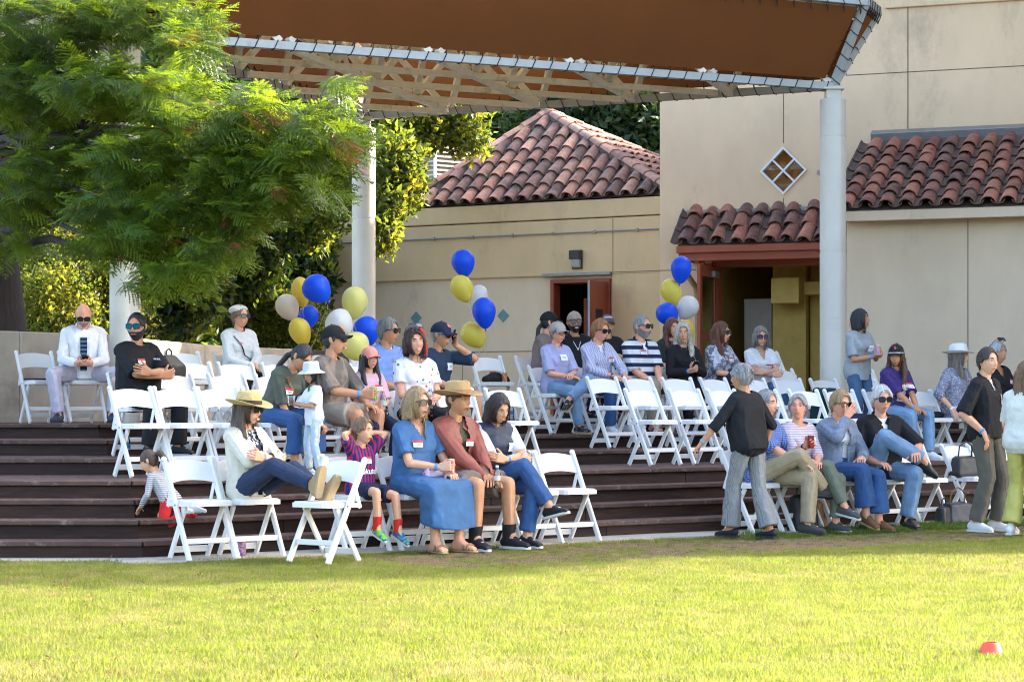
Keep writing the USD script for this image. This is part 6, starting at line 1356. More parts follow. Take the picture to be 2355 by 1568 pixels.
o = seated('ginger', ('D', 6), 'woman with short ginger hair and sunglasses in lavender striped shirt', 34, dx=-.05, s=1.05, head=(12, -8, 0), armR=THI(1, .03, .34, .12), armL=THI(-1, .10, .40, .11), legL=dict(to=(-.16, .42, .086)), skin_='pink', hair=('short', 'full', hgi), glasses=g_black, top=(pattern('lav_stripe', 'vstripe', (.50, .50, .62), (.30, .30, .46), 38, .62), 1.72, -.06, .026, 'v', 's', None, 'collar'), bottom=(j_blue, 'pants', .95, 1.1), shoes=('sneaker', sh_white, sole_w, lace_w), tag=(-.085, .31, 'red'), bands=((1, m_glassk, .95),))
o = seated('redcan', ('E', 8), 'smiling woman in dark cap with white letters holding a red can', 12, s=1.02, fat=.03, head=(-2, 4, 0), armR=THI(1), armL=dict(to=(-.06, .22, .27), hd=(.45, .6, .5), palm=(.8, .3, 0), pole=(-.7, .1, -.6), pose='grip'), skin_='light', hair=('lowpony', 'tight', hk_), hat=('cap', cm('cap_plum', (.10, .075, .09)), cm('cap_plum', (.10, .075, .09)), 0, 2), mouth='smile', top=(c_black, .9, -.05, .022, 'crew'), bottom=(c_black, 'pants', .95), shoes=('sneaker', sh_black, sole_w, lace_w))
on_cap(o, 'cap_letters', text_flat('NAVARRA', .022), m_tagw, .088)
o = seated('polo', ('D', 7), 'big man with grey beard in navy and white striped polo shirt', 36, dx=-.05, s=1.12, sex='m', fat=.05, head=(16, 1, 0), armR=LAP(1, .06, .30, .03), armL=LAP(-1, .0, .34, .03), legR=dict(to=(.16, .44, .095)), legL=dict(to=(-.16, .44, .095)), skin_='pink', hair=('receding', 'tight', hg), beard=(hg, .9), glasses=g_black, top=(pattern('polo_stripe', 'hstripe', (.62, .62, .62), (.012, .018, .06), 9.5, .55), .98, -.08, .024, 'v', 's', None, 'collar', c_navy), bottom=(cm('khaki_trousers', (.30, .25, .17)), 'pants', .9, 1.15), shoes=('sandal', sole_t, sh_brown), tag=(.055, .37, 'red'))
o = seated('hidden', ('E', 9), 'brown haired woman half hidden behind the silver haired woman', 20, dx=.02, s=1.0, head=(6, 0, 0), armR=LAP(1), armL=LAP(-1), skin_='fair', hair=('long', 'full', hau), top=(cm('dark_green', (.02, .03, .03)), .95, -.05, .02, 'crew'), bottom=(c_black, 'pants', .95), shoes=('flat', sh_black, sole_k))
o = seated('silver', ('D', 8), 'woman with long silver blonde waves in black cardigan holding a phone', 20, dx=-.06, s=1.03, head=(-22, 0, 0), armR=PHO(1, .05, .30, .19), armL=PHO(-1, .03, .29, .22), skin_='light', hair=('longwavy', 'full', hsil), top=(c_black, 1.9, -.06, .030, 'v', 'w', cm('black_under', (.02, .02, .02))), bottom=(c_black, 'pants', .95), shoes=('boot', sh_black, sole_k), bands=((1, m_band, .93),))
o = seated('auburn', ('D', 9), 'woman with long auburn hair and sunglasses in grey marbled tee, phone in hand', 42, dx=-.03, s=1.05, head=(18, 1, 0), armR=PHO(1, .02, .34, .14), armL=PHO(-1, .04, .36, .16), legR=dict(to=(-.12, .52, .34), pole=(0, .5, .9), fd=(-.3, 1, .1)), skin_='fair', hair=('longwavy', 'full', hau), glasses=g_black, mouth='open', top=(pattern('marbled', 'blotch', (.13, .13, .18), (.50, .50, .55), 14, .5), .92, -.06, .024, 'crew'), bottom=(cm('charcoal', (.03, .03, .035)), 'shorts', .7, 1.2), shoes=('boot', sh_black, sole_k), tag=(-.04, .33, 'red'))
o = seated('greybob', ('D', 10), 'woman with grey bob and violet sunglasses in white tee, arms folded', 18, dx=-.06, s=1.0, head=(-6, -2, 0), armR=X(1, .16, .25), armL=X(-1, .16, .25), skin_='fair', hair=('fluffy', 'full', hairm('ash_grey', (.21, .19, .165), (.10, .09, .078))), glasses=('round', M('lens_violet', (.05, .03, .09), rough=.08), m_glassk), top=(cm('white_vtee', (.66, .65, .66)), .72, -.06, .020, 'v'), bottom=(j_mid, 'pants', .95), shoes=('sneaker', sh_white, sole_w, lace_w), tag=(-.06, .27, 'red'), bands=((1, m_band, .86),))
# right front
q = P(1722, 1238, 19.75)
o = PP['walker'] = person('grey haired woman in black sweater and striped trousers walking away, back turned', (q[0], 19.75, 0), -138, s=.935, fat=.05, lean=.12, head=(14, 0, 0), armR=dict(to=(.26, .05, -.05)), armL=dict(to=(-.44, .24, .02), pole=(-.5, -.6, -.2), pose='relax'), legR=dict(to=(.10, -.16, .084), fd=(.1, 1, 0)), legL=dict(to=(-.06, .17, .084), fd=(-.1, 1, 0)), skin_='olive', hair=('tousle', 'full', hg), top=(c_black, (1.1, 1.3), -.06, .026, 'crew', 'w'), bottom=(pattern('pinstripe', 'vstripe', (.17, .172, .175), (.26, .26, .25), 150, .5), 'pants', .93, 1.75), shoes=('flat', sh_black, sole_k), bands=((-1, M('bracelet_teal', (.12, .32, .40), rough=.4), .9),))
o = seated('hiddenman', ('A', 8), 'man in khaki trousers and blue checked shirt, mostly hidden by the walking woman', 46, dx=-.12, dy=.03, s=1.03, sex='m', head=(6, 0, 0), armR=dict(to=(-.10, .40, .06), hd=(-.5, .8, -.2)), armL=dict(to=(-.24, .30, .26), hd=(-.1, .8, .5), palm=(.9, .3, 0), pole=(-.5, -.3, -.7), pose='grip'), legR=dict(to=(-.34, .44, .42), pole=(.2, .6, .8), fd=(-.9, .4, -.1), fu=(0, -.2, 1)), legL=dict(to=(-.10, .44, .09)), skin_='pink', hair=('receding', 'short', hg), top=(pattern('plaid_blue', 'check', (.02, .05, .22), (.22, .30, .55), 18), .95, -.05, .02, 'crew', 's', None, 'collar'), bottom=(c_khaki, 'pants', .95, 1.15), shoes=('sneaker', cm('shoe_olive', (.06, .06, .055)), sole_k, lace_w), bands=((-1, m_glassk, .92),))
o = seated('pinkstripe', ('A', 9), 'grey haired woman in pink striped top and green trousers looking to the left', 34, dx=-.06, s=.98, head=(-48, 8, 0), armR=LAP(1, .02, .33, .10), armL=LAP(-1, -.04, .33, .12), legR=dict(to=(-.13, .52, .24), pole=(0, .6, .8), fd=(-.3, 1, -.2)), legL=dict(to=(-.12, .40, .086)), skin_='pink', hair=('short', 'full', hairm('iron_grey', (.33, .33, .33), (.16, .16, .16))), top=(pattern('pink_stripe', 'hstripe', (.60, .56, .58), (.40, .24, .34), 44, .66), 1.3, -.06, .022, 'scoop'), bottom=(cm('sage', (.135, .155, .115)), 'pants', .86, 1.2), shoes=('sneaker', cm('shoe_grey', (.07, .075, .075)), sole_w, lace_w), tag=(-.06, .32, 'card'), bands=((1, m_band, .92),), browc=(.15, .15, .15))
o = seated('blazer', ('A', 10), 'blonde woman in glasses and grey blue jacket covering her mouth with a hand', 28, dx=-.05, s=1.03, head=(4, -6, 0), armR=dict(to=(.045, .205, .525), hd=(-.55, .25, .75), palm=(-.1, -1, .1), pole=(.6, .4, -.8), pose='flat'), armL=LAP(-1, .06, .30, .14), legR=dict(to=(-.02, .44, .15), pole=(0, .6, .8), fd=(-.1, 1, -.3)), legL=dict(to=(-.15, .46, .086), fd=(-.2, 1, 0)), skin_='pink', hair=('short', 'full', hbl), glasses=g_clear, top=(M('chambray', (.17, .21, .28), rough=.9, var=.25, scale=25, bump=.3, bscale=60), 1.9, -.09, .032, 'open', 'j', c_white, 'collar', c_white), bottom=(j_blue, 'pants', .80, 1.9), shoes=('loafer', sh_brown, sole_t), tag=(.09, .32, 'red'))
o = seated('whitehair', ('A', 11), 'white haired man in black shirt and sunglasses with one leg crossed', 16, dx=-.04, s=1.08, sex='m', fat=.03, head=(-4, 0, 0), armR=dict(to=(.16, .28, .08), hd=(-.3, .9, -.1)), armL=dict(to=(-.17, .36, .17), hd=(.35, .85, -.2), palm=(0, 0, -1), pole=(-.7, -.2, -.3)), legR=dict(to=(-.27, .40, .66), pole=(.45, .5, .9), fd=(-.85, .35, -.55), fu=(-.3, .5, .6)), legL=dict(to=(-.10, .38, .093), fd=(-.1, 1, 0)), skin_='pink', hair=('tousle', 'full', hw_), glasses=g_black, top=(c_black, .98, -.08, .024, 'v', 's', None, 'collar'), bottom=(j_light, 'pants', .92, 1.15), shoes=('loafer', M('shoe_leather', (.012, .012, .013), rough=.3), sole_k), socks=(c_black, .3), tag=(.075, .31, 'red'))
o.decal('name_card', o.plate(.105, .08), m_tagw, .012, -.115, .27)
o.decal('printed_line', cat([mv(o.plate(.05, .004, 3), 0, 0, .012)]), m_ink, .014, -.115, .27)
q = row_pt(1972, 3.1)
o = PP['greytee'] = person('standing woman with black bob in grey tee and jeans holding a can', (q[0], q[1], ZK[5]), 40, s=.96, lean=.05, head=(28, 8, 0), armR=dict(to=(.02, .27, .20), hd=(-.5, .8, .1), palm=(-.5, 0, .8), pole=(.6, -.5, -.5), pose='grip'), armL=dict(to=(-.05, .27, .25), hd=(.4, .8, .3), palm=(.9, .1, .1), pole=(-.6, -.4, -.6), pose='grip'), legR=dict(to=(.10, -.02, .083)), legL=dict(to=(-.12, .02, .083)), skin_='olive', hair=('bob', 'full', hk_), mouth='smile', top=(cm('grey_tee', (.30, .32, .335)), .85, -.10, .024, 'crew'), bottom=(j_mid, 'pants', .95, 1.15), shoes=('sneaker', c_gray, sole_w, lace_w), tag=(-.055, .29, 'card'), bands=((1, m_band, .86),))
o = seated('purple', ('B', 15), 'young woman in black cap and purple tee with clasped hands, looking aside', 34, dx=-.05, s=1.0, fat=.015, lean=.10, head=(-52, -5, 0), armR=LAP(1, -.0, .38, .05), armL=LAP(-1, -.0, .39, .07), legR=dict(to=(.10, .42, .086)), legL=dict(to=(-.12, .46, .086)), skin_='olive', hair=('longwavy', 'short', hairm('chestnut', (.07, .03, .018), (.11, .05, .028))), hat=('cap', c_black, c_black, 0, 4), top=(cm('purple', (.045, .025, .13)), .92, -.05, .022, 'crew'), bottom=(j_light, 'pants', .95, 1.1), shoes=('sneaker', sh_white, sole_w, lace_w), tag=(-.055, .32, 'red'), bands=((1, m_band, .9),))
o.decal('shirt_print', cat([strip(.0, .30, -.03, .20, .05), strip(-.06, .20, .05, .14, .03), strip(.03, .28, -.05, .24, .025), strip(.06, .12, -.07, .10, .02)]), pattern('print_mix', 'blotch', (.62, .58, .50), (.45, .05, .05), 30, .58), .008, .02, .03)
on_cap(o, 'emblem', strip(-.012, -.012, .012, .014, .022, 5), M('emblem_red', (.5, .05, .10), rough=.6)); on_cap(o, 'cap_piping', strip(-.16, -.052, .16, -.052, .008, 24), m_tagw, .085)
o = seated('fedora', ('B', 17), 'woman in white fedora and grey flowery blouse with white trousers', 40, dx=-.02, s=1.0, fat=.02, head=(38, 3, 0), armR=dict(to=(.27, .16, .02), hd=(.1, .6, -.8), palm=(0, -.3, -1), pole=(.6, -.5, .1)), armL=LAP(-1), legR=dict(to=(.08, .42, .086)), skin_='fair', hair=('longwavy', 'full', hgb), hat=('fedora', cm('fedora_white', (.64, .64, .64), bscale=220), cm('fedora_band', (.58, .58, .58))), top=(pattern('grey_floral', 'spots', (.15, .15, .21), (.48, .48, .54), 60, .36), 1.25, -.10, .034, 'scoop'), bottom=(cm('white_trousers', (.66, .66, .66)), 'pants', .86, 1.35), shoes=('loafer', sh_black, sole_k), tag=(-.07, .33, 'red'), bands=((1, m_tagw, .93),))
q = P(2268, 1216, 20.7)
o = PP['blackpolo'] = person('young man in black polo and olive chinos standing with a hand in his pocket', (q[0], 20.75, 0), 52, s=1.035, sex='m', fat=.01, head=(-20, 2, 0), armR=dict(to=(.205, .08, -.0), hd=(-.1, .4, -1), pose='relax', pole=(.5, -.6, -.2)), armL=dict(to=(-.2, .12, -.02)), legR=dict(to=(.10, -.05, .089)), legL=dict(to=(-.14, .05, .089), fd=(-.4, 1, 0)), skin_='fair', hair=('short', 'short', hairm('dark_short', (.03, .018, .012))), top=(c_black, .98, -.05, .020, 'v', 's', None, 'collar'), bottom=(cm('olive_chino', (.115, .10, .078)), 'pants', .95, 1.2), shoes=('sneaker', sh_white, sole_w, lace_w), bands=((1, m_band, .93),), browc=(.04, .025, .018))
o.decal('folded_glasses', cat([strip(-.06, .36, -.06, .26, .02), strip(-.07, .33, -.05, .33, .012)]), M('folded_frame', (.45, .47, .5), rough=.2), .012, 0, 0)
o = seated('olderblack', ('B', 18), 'older woman with short grey hair in black top behind the man in black polo', 34, dx=.0, s=1.06, head=(6, 4, 0), armR=LAP(1), armL=LAP(-1), skin_='olive', hair=('short', 'full', hairm('pale_grey', (.40, .40, .41), (.22, .22, .22))), glasses=('sun', m_glassk, m_glassk, 'up'), top=(c_black, .95, -.05, .022, 'v'), bottom=(c_black, 'pants', .95), shoes=('loafer', sh_black, sole_k), tag=(-.10, .33, 'red'), browc=(.2, .2, .2))
q = P(2345, 1228, 20.2)
o = PP['lime'] = person('woman with wavy light brown hair in cream blouse and lime trousers, back turned', (q[0]+.03, 20.2, 0), 140, s=.95, lean=.06, head=(6, -2, 0), armR=dict(to=(.10, .27, .20), pole=(.6, -.3, -.6)), armL=dict(to=(-.06, .27, .20), pole=(-.6, -.3, -.6)), legR=dict(to=(.10, .03, .083)), legL=dict(to=(-.10, -.05, .083)), skin_='fair', hair=('longwavy', 'full', hlb), top=(cm('cream_blouse', (.62, .62, .55)), .85, .03, .030, 'crew'), bottom=(cm('lime', (.45, .40, .105)), 'pants', .93, 1.75), shoes=('sneaker', sh_white, sole_w, lace_w), bands=())
# ---------------------------------------------------------------- things held, carried and left on the chairs
def in_hand(key, sg, d=(0, .078, -.038)):
    return (PP[key].hand[sg] @ np.array([*d, 1.0]))[:3]
def can(label, pos, col, tilt=0.0, top=True):
    t = thing('drink_can', label, 'can', (pos[0], pos[1], pos[2]-.06))
    part('can_body', revolve([(.024, 0), (.031, .008), (.033, .015), (.033, .108), (.027, .12)], 20), col, t, smooth=35)
    part('lid', mv(revolve([(.027, 0), (.0265, .003), (.024, .001), (.0, .001)], 20), 0, 0, .1201), M('can_alu', (.6, .6, .6), rough=.25, metallic=1), t)
cc = lambda n, a, b, k=16: pattern(n, 'blotch', a, b, k, .5, rough=.3)
can('green drink can in the hand of the woman in olive tee', in_hand('olive', 1), cc('can_green', (.04, .32, .03), (.25, .45, .05)))
can('green drink can held by the man in black cap', in_hand('sfcap', 1), cc('can_green', (.04, .32, .03), (.25, .45, .05)))
can('pinkish drink can held by the woman in denim dress', in_hand('denim', 1), cc('can_coral', (.55, .14, .10), (.5, .42, .40)))
can('red drink can held by the smiling woman in the dark cap', in_hand('redcan', -1), cc('can_red', (.5, .03, .04), (.5, .2, .2)))
can('dark red drink can held beside the grey haired woman in stripes', in_hand('hiddenman', -1), cc('can_dark_red', (.38, .02, .02), (.04, .02, .02), 22))
can('pink and purple drink can held by the standing woman', in_hand('greytee', -1), cc('can_pink', (.45, .20, .36), (.5, .40, .12)))
can('purple and gold drink can standing on the ground by the front chairs', P(556, 1275, 17.3)*[1, 1, 0]+[0, 0, .076], cc('can_purple', (.22, .10, .36), (.48, .30, .22), 24))
can('amber drink can standing on a seat in the back row', np.array([*CH[('E', 5)][0][:2], ZK[7]+.53])+[.13, -.02, 0], cc('can_amber', (.40, .12, .03), (.5, .35, .2)))
m_phone = M('phone_black', (.01, .01, .012), rough=.15)
def phone(label, pos, rz, pitch):
    t = thing('mobile_phone', label, 'phone', pos, rz)
    R_ = trimesh.transformations.rotation_matrix(pitch, [1, 0, 0]); part('case', tf(bx(-.037, .037, -.075, .075, -.005, .004, .003), R_), m_phone, t); part('screen', tf(bx(-.034, .034, -.071, .071, .0042, .005), R_), M('phone_glass', (.015, .017, .02), rough=.05), t)
for key, lab, pt in (('bald', 'black mobile phone in both hands of the bald man', .7), ('silver', 'black mobile phone held by the silver haired woman', 1.0), ('auburn', 'black mobile phone held low by the auburn haired woman', .4)):
    a, b = in_hand(key, 1, (0, .10, -.03)), in_hand(key, -1, (0, .10, -.03)); phone(lab, (a+b)/2, CH[{'bald': 'L2', 'silver': ('D', 8), 'auburn': ('D', 9)}[key]][1], pt)
phone('black mobile phone at the ear of the man in the navy cap', in_hand('navycap', -1, (0, .08, -.02)), CH[('C', 6)][1]+1.4, 1.4)
g_bottle = glass_mat('bottle_plastic', (.86, .92, .95), lo=.06)
def bottle(label, pos, capc, fill=None, s=1.0):
    t = thing('water_bottle', label, 'bottle', (pos[0], pos[1], pos[2]-.08*s))
    pr_ = np.array([(.028, 0), (.032, .006), (.032, .05), (.029, .06), (.032, .07), (.032, .135), (.024, .165), (.013, .18), (.013, .195)])*s
    part('bottle_body', revolve(pr_, 18), g_bottle, t, smooth=40); part('bottle_cap', mv(revolve([(.0145*s, 0), (.0145*s, .016*s), (.011*s, .018*s)], 14), 0, 0, .195*s), capc, t)
    part('bottle_label', revolve([(.0328*s, .075*s), (.0328*s, .12*s)], 18, False), fill or M('label_blue', (.05, .16, .42), rough=.4), t)
bottle('small bottle with orange cap held by the girl in pink', in_hand('pinkcap', 1), M('cap_orange', (.75, .13, .03), rough=.4), M('label_aqua', (.30, .50, .52), rough=.4))
bottle('clear water bottle in the hands of the laughing woman', (in_hand('redhair', 1)+in_hand('redhair', -1))/2, m_tagw)
bottle('crumpled clear plastic bottle held by the man in rust jacket', (in_hand('rust', 1)+in_hand('rust', -1))/2+[.05, -.03, .04], m_tagw, M('label_clear', (.5, .5, .5), rough=.3), .9)
for k_, (u, lab) in enumerate(((1150, 'leftmost water bottle on the top terrace under the back row chairs'), (1163, 'middle water bottle on the top terrace under the back row chairs'), (1176, 'rightmost water bottle on the top terrace under the back row chairs'))):
    q = row_pt(u, 6.0); bottle(lab, (q[0], q[1], ZK[7]+.08), M('cap_blue', (.03, .10, .45), rough=.4))
q = row_pt(291, 3.3); bottle('blue drink bottle on the terrace below the chair of the man in black tee', (q[0], q[1], ZK[5]+.08), M('cap_blue', (.03, .10, .45), rough=.4), M('label_deep_blue', (.02, .12, .25), rough=.4), 1.15)
def cup(label, pos):
    t = thing('plastic_cup', label, 'cup', (pos[0], pos[1], pos[2]-.05)); part('cup_wall', revolve([(.026, 0), (.036, .09), (.0375, .09), (.0275, .002)], 18, False), g_bottle, t, smooth=40); part('cup_base', revolve([(.026, 0), (.026, .003)], 18), g_bottle, t)
cup('clear plastic cup held by the small child', in_hand('child', 1)); cup('clear plastic cup held on the lap of the blonde woman in glasses', in_hand('blazer', -1))

def soft(pts_r, length=.025, amp=.012, fr=9, seed=0):
    v, f = smooth_mesh(hull(*[S_(p_, r) for p_, r in pts_r]), length, 3); return wrinkle((v, f), amp, fr, seed)
m_bagk = M('bag_black', (.014, .014, .016), rough=.45, bump=.2, bscale=30)
def handbag(name, label, pos, rz, w, d, h, m, handle=True, hm=None, hh=.16):
    t = thing(name, label, 'bag', pos, rz)
    r = min(.03, d*.3)
    part('bag_body', soft([((x*(w/2-r)*(1 if z < h/2 else .86), y*(d/2-r)*(1 if z < h/2 else .6), z), r) for x in (-1, 1) for y in (-1, 1) for z in (r, h-r)], .03, .014, 8, len(label)), m, t, smooth=True)
    part('flap', soft([((x*(w/2-r)*.8, -d/2*.72, h*.55), .012) for x in (-1, 1)]+[((x*(w/2-r)*.86, -d*.1, h), .012) for x in (-1, 1)], .03, .006), m, t, smooth=True)
    if handle: part('handle', tube([(-w*.30, 0, h-.01), (-w*.27, .01, h+hh*.7), (0, .015, h+hh), (w*.27, .01, h+hh*.7), (w*.30, 0, h-.01)], .008, 6), hm or m, t, smooth=True)
    return t
def on_seat(key, dx=0, dy=0):
    loc, rz = CH[key]; f = np.array([math.cos(rz+math.pi/2), math.sin(rz+math.pi/2)]); r_ = np.array([math.cos(rz), math.sin(rz)]); q = loc[:2]+f*dy+r_*dx; return (q[0], q[1], loc[2]+.468)
handbag('handbag', 'cream handbag with tan handle on the empty chair beside the navy vest', on_seat(('A', 6), .02, -.04), FANG, .27, .11, .19, M('bag_cream', (.52, .47, .37), rough=.5), True, M('leather_tan', (.30, .17, .07), rough=.5))
handbag('handbag', 'slouchy black leather bag on the empty front chair at the right', on_seat(('A', 13), .05, -.02), FANG, .34, .16, .20, m_bagk, True)
q = row_pt(2200, -.55); handbag('handbag', 'dark blue bag with brown strap on the ground under the right front chairs', (q[0], q[1], 0), FANG, .36, .2, .22, M('bag_navy', (.015, .02, .035), rough=.5), True, M('leather_brown', (.16, .065, .02), rough=.5))
q = row_pt(2168, -.6); handbag('handbag', 'small black bag on the grass at the right front chairs', (q[0], q[1], 0), FANG+.4, .20, .12, .19, m_bagk, True, None, .10)
q = row_pt(1846, -.42); handbag('tote_bag', 'tall black tote bag standing between the khaki and green trousers', (q[0], q[1], 0), FANG, .30, .16, .34, m_bagk, True, None, .14)
q = row_pt(1893, -.30); handbag('tote_bag', 'brown leather bag on the ground behind the green trousers', (q[0], q[1], 0), FANG, .32, .18, .27, M('bag_tan', (.30, .13, .03), rough=.5), False)
o = PP['denim']; q = (o.M @ np.array([-.02, .27, .60, 1]))[:3]; handbag('pouch', 'bright flower patterned pouch on the lap of the woman in denim dress', q, FANG, .24, .09, .10, pattern('pouch_flowers', 'spots', (.50, .42, .50), (.55, .05, .30), 26, .34, c3=((.02, .35, .38), (.08, .10, .40))), False)
o = PP['straw']; q = (o.M @ np.array([0, .17, .62, 1]))[:3]; handbag('handbag', 'black leather purse on the lap of the woman in straw hat', q, rad(180+50), .30, .12, .13, m_bagk, False)
q = row_pt(388, 4.75); t = thing('backpack', 'black backpack with grey trim standing on a chair behind the man in black tee', 'backpack', (q[0], q[1], ZK[6]+.47-.0), FANG+.5)
part('pack_body', soft([((x*.12, y*.07, z), .05) for x in (-1, 1) for y in (-1, 1) for z in (.05, .26)]+[((x*.08, 0, .34), .05) for x in (-1, 1)], .03, .008), m_bagk, t, smooth=True)
part('front_pocket', soft([((x*.10, -.13, z), .03) for x in (-1, 1) for z in (.05, .18)], .03, .006), m_bagk, t, smooth=True)
part('grab_handle', tube([(-.05, .0, .36), (-.045, 0, .43), (0, 0, .455), (.045, 0, .43), (.05, 0, .36)], .009, 6), m_bagk, t, smooth=True)
for sx_ in (-1, 1): part('zip_trim', tube([(sx_*.13, -.10, .05), (sx_*.135, -.09, .22), (sx_*.10, -.07, .36)], .006, 5), M('trim_grey', (.35, .34, .33)), t)
put_chair('pk', (q[0], q[1], ZK[6]), FANG, 'white folding chair with the black backpack on its seat')
t = thing('folded_jacket', 'black jacket heaped on the empty back row chair', 'jacket', on_seat(('E', 5), -.03, -.02), FANG); part('heap', soft([((x, y, .03), .045) for x in (-.12, .1) for y in (-.06, .06)]+[((.0, .0, .07), .06)], .02, .03, 12), c_black, t, smooth=True); part('red_lining', mv(soft([((-.02, 0, 0), .015), ((.05, 0, 0), .015)], .02, .004), .0, -.03, .125), m_tagr, t, smooth=True)
t = thing('draped_jacket', 'dark teal jacket draped over a chair back next to the standing woman', 'jacket', (CH[('B', 15)][0]*0+np.r_[row_pt(1925, 2.25), ZK[4]]), FANG); part('cloth', soft([((x, y, z), .035) for x in (-.14, .14) for (y, z) in ((-.2, .78), (-.10, .50), (-.26, .42))], .03, .03, 8), cm('teal_jacket', (.010, .035, .042)), t, smooth=True); part('sleeve', soft([((-.17, -.24, .76), .045), ((-.2, -.22, .48), .04)], .03, .02), cm('teal_jacket', (.010, .035, .042)), t, smooth=True)
t = thing('folded_jacket', 'dark folded jacket on the seat left of the standing woman', 'jacket', on_seat(('B', 14), .02, .02), FANG); part('heap', soft([((x, y, .02), .035) for x in (-.14, .12) for y in (-.08, .08)], .025, .02, 10), c_navy, t, smooth=True)
t = thing('folded_jacket', 'black and pink bundle on the chair left of the white fedora', 'jacket', on_seat(('B', 16), .0, -.04), FANG); part('heap', soft([((x, y, .03), .04) for x in (-.15, .13) for y in (-.06, .06)], .025, .03, 10), c_black, t, smooth=True); part('pink_part', mv(soft([((-.06, 0, 0), .02), ((.05, .0, 0), .02)], .02, .006), .02, .0, .075), cm('pink_bundle', (.5, .14, .14)), t, smooth=True)
t = thing('notebook', 'dark blue folder lying on the empty chair at the far left', 'folder', on_seat('L1', .02, .02), CH['L1'][1]+.2); part('cover', bx(-.16, .16, -.11, .11, .008, .024, .003), c_navy, t); part('pages', bx(-.15, .155, -.105, .105, .010, .022), m_tagw, t)
# field marker on the lawn
q = P(2278, 1518, 10.6)
t = thing('marker_cone', 'low coral red disc cone lying on the sunny grass', 'marker', (q[0], 10.6, .012))
part('cone', (lambda v, f: (v, f))(*revolve([(.066, 0), (.063, .004), (.042, .052), (.034, .060), (.030, .060), (.038, .050), (.058, .003)], 28, False)), M('cone_coral', (.85, .17, .11), rough=.4, trans=((.9, .2, .12), .3)), t, smooth=35)

# ---------------------------------------------------------------- balloons
def balloon_mesh():
    pr_ = []
    for a in np.linspace(0, math.pi, 26):
        z = math.cos(a); r = math.sin(a)
        if z < 0: z *= 1.22+.10*abs(z); r *= 1-.16*abs(math.cos(a))**1.5
        pr_.append((max(r, .0005), z))
    pr_ = pr_[::-1]; return revolve(pr_, 30)
BM = balloon_mesh()
def bal_mat(name, c, t_): return M('balloon_'+name, c, rough=.36, var=.02, spec=.45, trans=(t_, .30), bump=.02)
bl, yl, wt, cr = bal_mat('blue', (.012, .12, .85), (.02, .18, .95)), bal_mat('yellow', (.86, .74, .13), (.95, .84, .1)), bal_mat('white', (.84, .82, .80), (.85, .84, .82)), bal_mat('cream', (.80, .68, .55), (.85, .72, .55))
gold, lem = bal_mat('gold', (.86, .66, .09), (.95, .75, .08)), bal_mat('lemon', (.82, .77, .27), (.92, .88, .24))
m_str = M('string_white', (.5, .5, .5), rough=.8)
anch = {1: P(705, 830, 25.3), 2: P(838, 870, 25.0), 3: P(1119, 890, 27.6), 4: P(1560, 840, 29.5)}
bname = {1: 'cluster beside the white beret', 2: 'cluster above the man in black cap', 3: 'tall cluster before the teal diamonds', 4: 'cluster beside the open entry'}
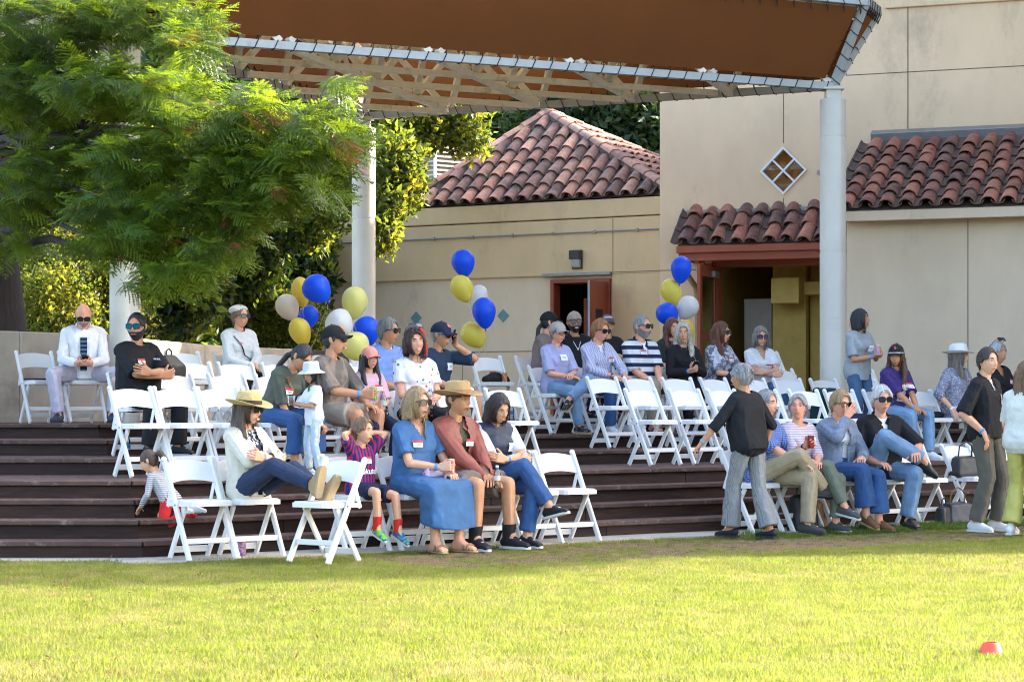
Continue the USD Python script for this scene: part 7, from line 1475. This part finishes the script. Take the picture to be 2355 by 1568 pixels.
BL = [(1, 661, 706, 27, 31, -28, cr, 'cream white', 25.4, 'leftmost in the'), (1, 692, 670, 22, 34, -6, gold, 'golden yellow', 25.6, 'topmost yellow in the'), (1, 728, 664, 33, 34, -42, bl, 'large blue', 25.2, 'upper right in the'), (1, 709, 729, 23, 28, 14, bl, 'smaller blue', 25.7, 'middle of the'), (1, 690, 762, 25, 33, -20, gold, 'dark yellow', 25.1, 'lowest in the'),
      (2, 815, 695, 30, 37, 3, lem, 'pale yellow', 25.3, 'topmost in the'), (2, 779, 743, 34, 31, -52, wt, 'round white', 25.0, 'left in the'), (2, 843, 760, 31, 34, -8, bl, 'blue', 25.4, 'right in the'), (2, 817, 796, 34, 33, -30, lem, 'pale yellow', 24.7, 'lowest in the'),
      (3, 1065, 604, 27, 31, -8, bl, 'blue', 27.6, 'topmost in the'), (3, 1062, 663, 26, 32, -26, yl, 'yellow', 27.4, 'second from the top of the'), (3, 1098, 684, 22, 30, 22, wt, 'white', 27.8, 'half hidden in the'), (3, 1113, 718, 27, 35, -5, bl, 'blue', 27.3, 'lower blue of the'), (3, 1088, 770, 28, 32, -40, yl, 'yellow', 27.5, 'lowest in the'),
      (4, 1566, 619, 24, 31, 6, bl, 'blue', 29.4, 'topmost in the'), (4, 1543, 671, 24, 31, -20, yl, 'yellow', 29.5, 'left yellow in the'), (4, 1581, 707, 25, 28, 30, wt, 'white', 29.3, 'right in the'), (4, 1534, 722, 26, 27, -30, bl, 'blue', 29.2, 'left blue in the'), (4, 1575, 760, 22, 27, -10, gold, 'dark yellow', 29.6, 'lowest in the')]
for (c, u, v, ru, rv, ang, m_, cn, Y, wh) in BL:
    p = P(u, v, Y); s_ = Y/FPX; rx = ru*s_; rz_ = rv*s_/1.12
    t = thing('balloon', f'{cn} balloon, {wh} {bname[c]}', 'balloon', p, 0)
    Rm = trimesh.transformations.rotation_matrix(rad(ang), [0, 1, 0])
    bv = (BM[0]*[rx, rx, rz_]+[0, 0, .1*rz_], BM[1]); part('skin', tf(bv, Rm), m_, t, smooth=True)
    kz = -1.22*rz_; kn = revolve([(.004, kz-.03), (.013, kz-.026), (.006, kz-.008), (.011, kz+.006)], 10); part('knot', tf(kn, Rm), m_, t, smooth=True)
    k0 = (Rm @ np.array([0, 0, kz-.02, 1]))[:3]; e = anch[c]-p; rg = np.random.default_rng(int(u)); n = 14; tt_ = np.linspace(0, 1, n)[:, None]
    pts = k0*(1-tt_)+e*tt_; pts[1:-1] += rg.normal(0, .008, (n-2, 3)); part('string', tube(pts, .0022, 4), m_str, t)
for c, lab in ((1, 'silver foil weight tying the cluster beside the white beret'), (2, 'silver foil weight tying the cluster above the black cap'), (3, 'silver foil weight tying the tall middle cluster'), (4, 'silver foil weight tying the cluster beside the entry')):
    t = thing('balloon_weight', lab, 'weight', anch[c]-[0, 0, .06]); part('foil', soft([((0, 0, .02), .03), ((0, 0, .05), .012)], .012, .012, 40), M('foil', (.5, .5, .52), rough=.3, metallic=.8), t, smooth=True)
    rg = np.random.default_rng(c)
    for k_ in range(4): part('ribbon_curl', tube([(rg.normal(0, .03), rg.normal(0, .02), .06+.03*j) if j % 2 else (rg.normal(0, .02), rg.normal(0, .02), .05+.03*j) for j in range(5)], .003, 4), m_str, t)
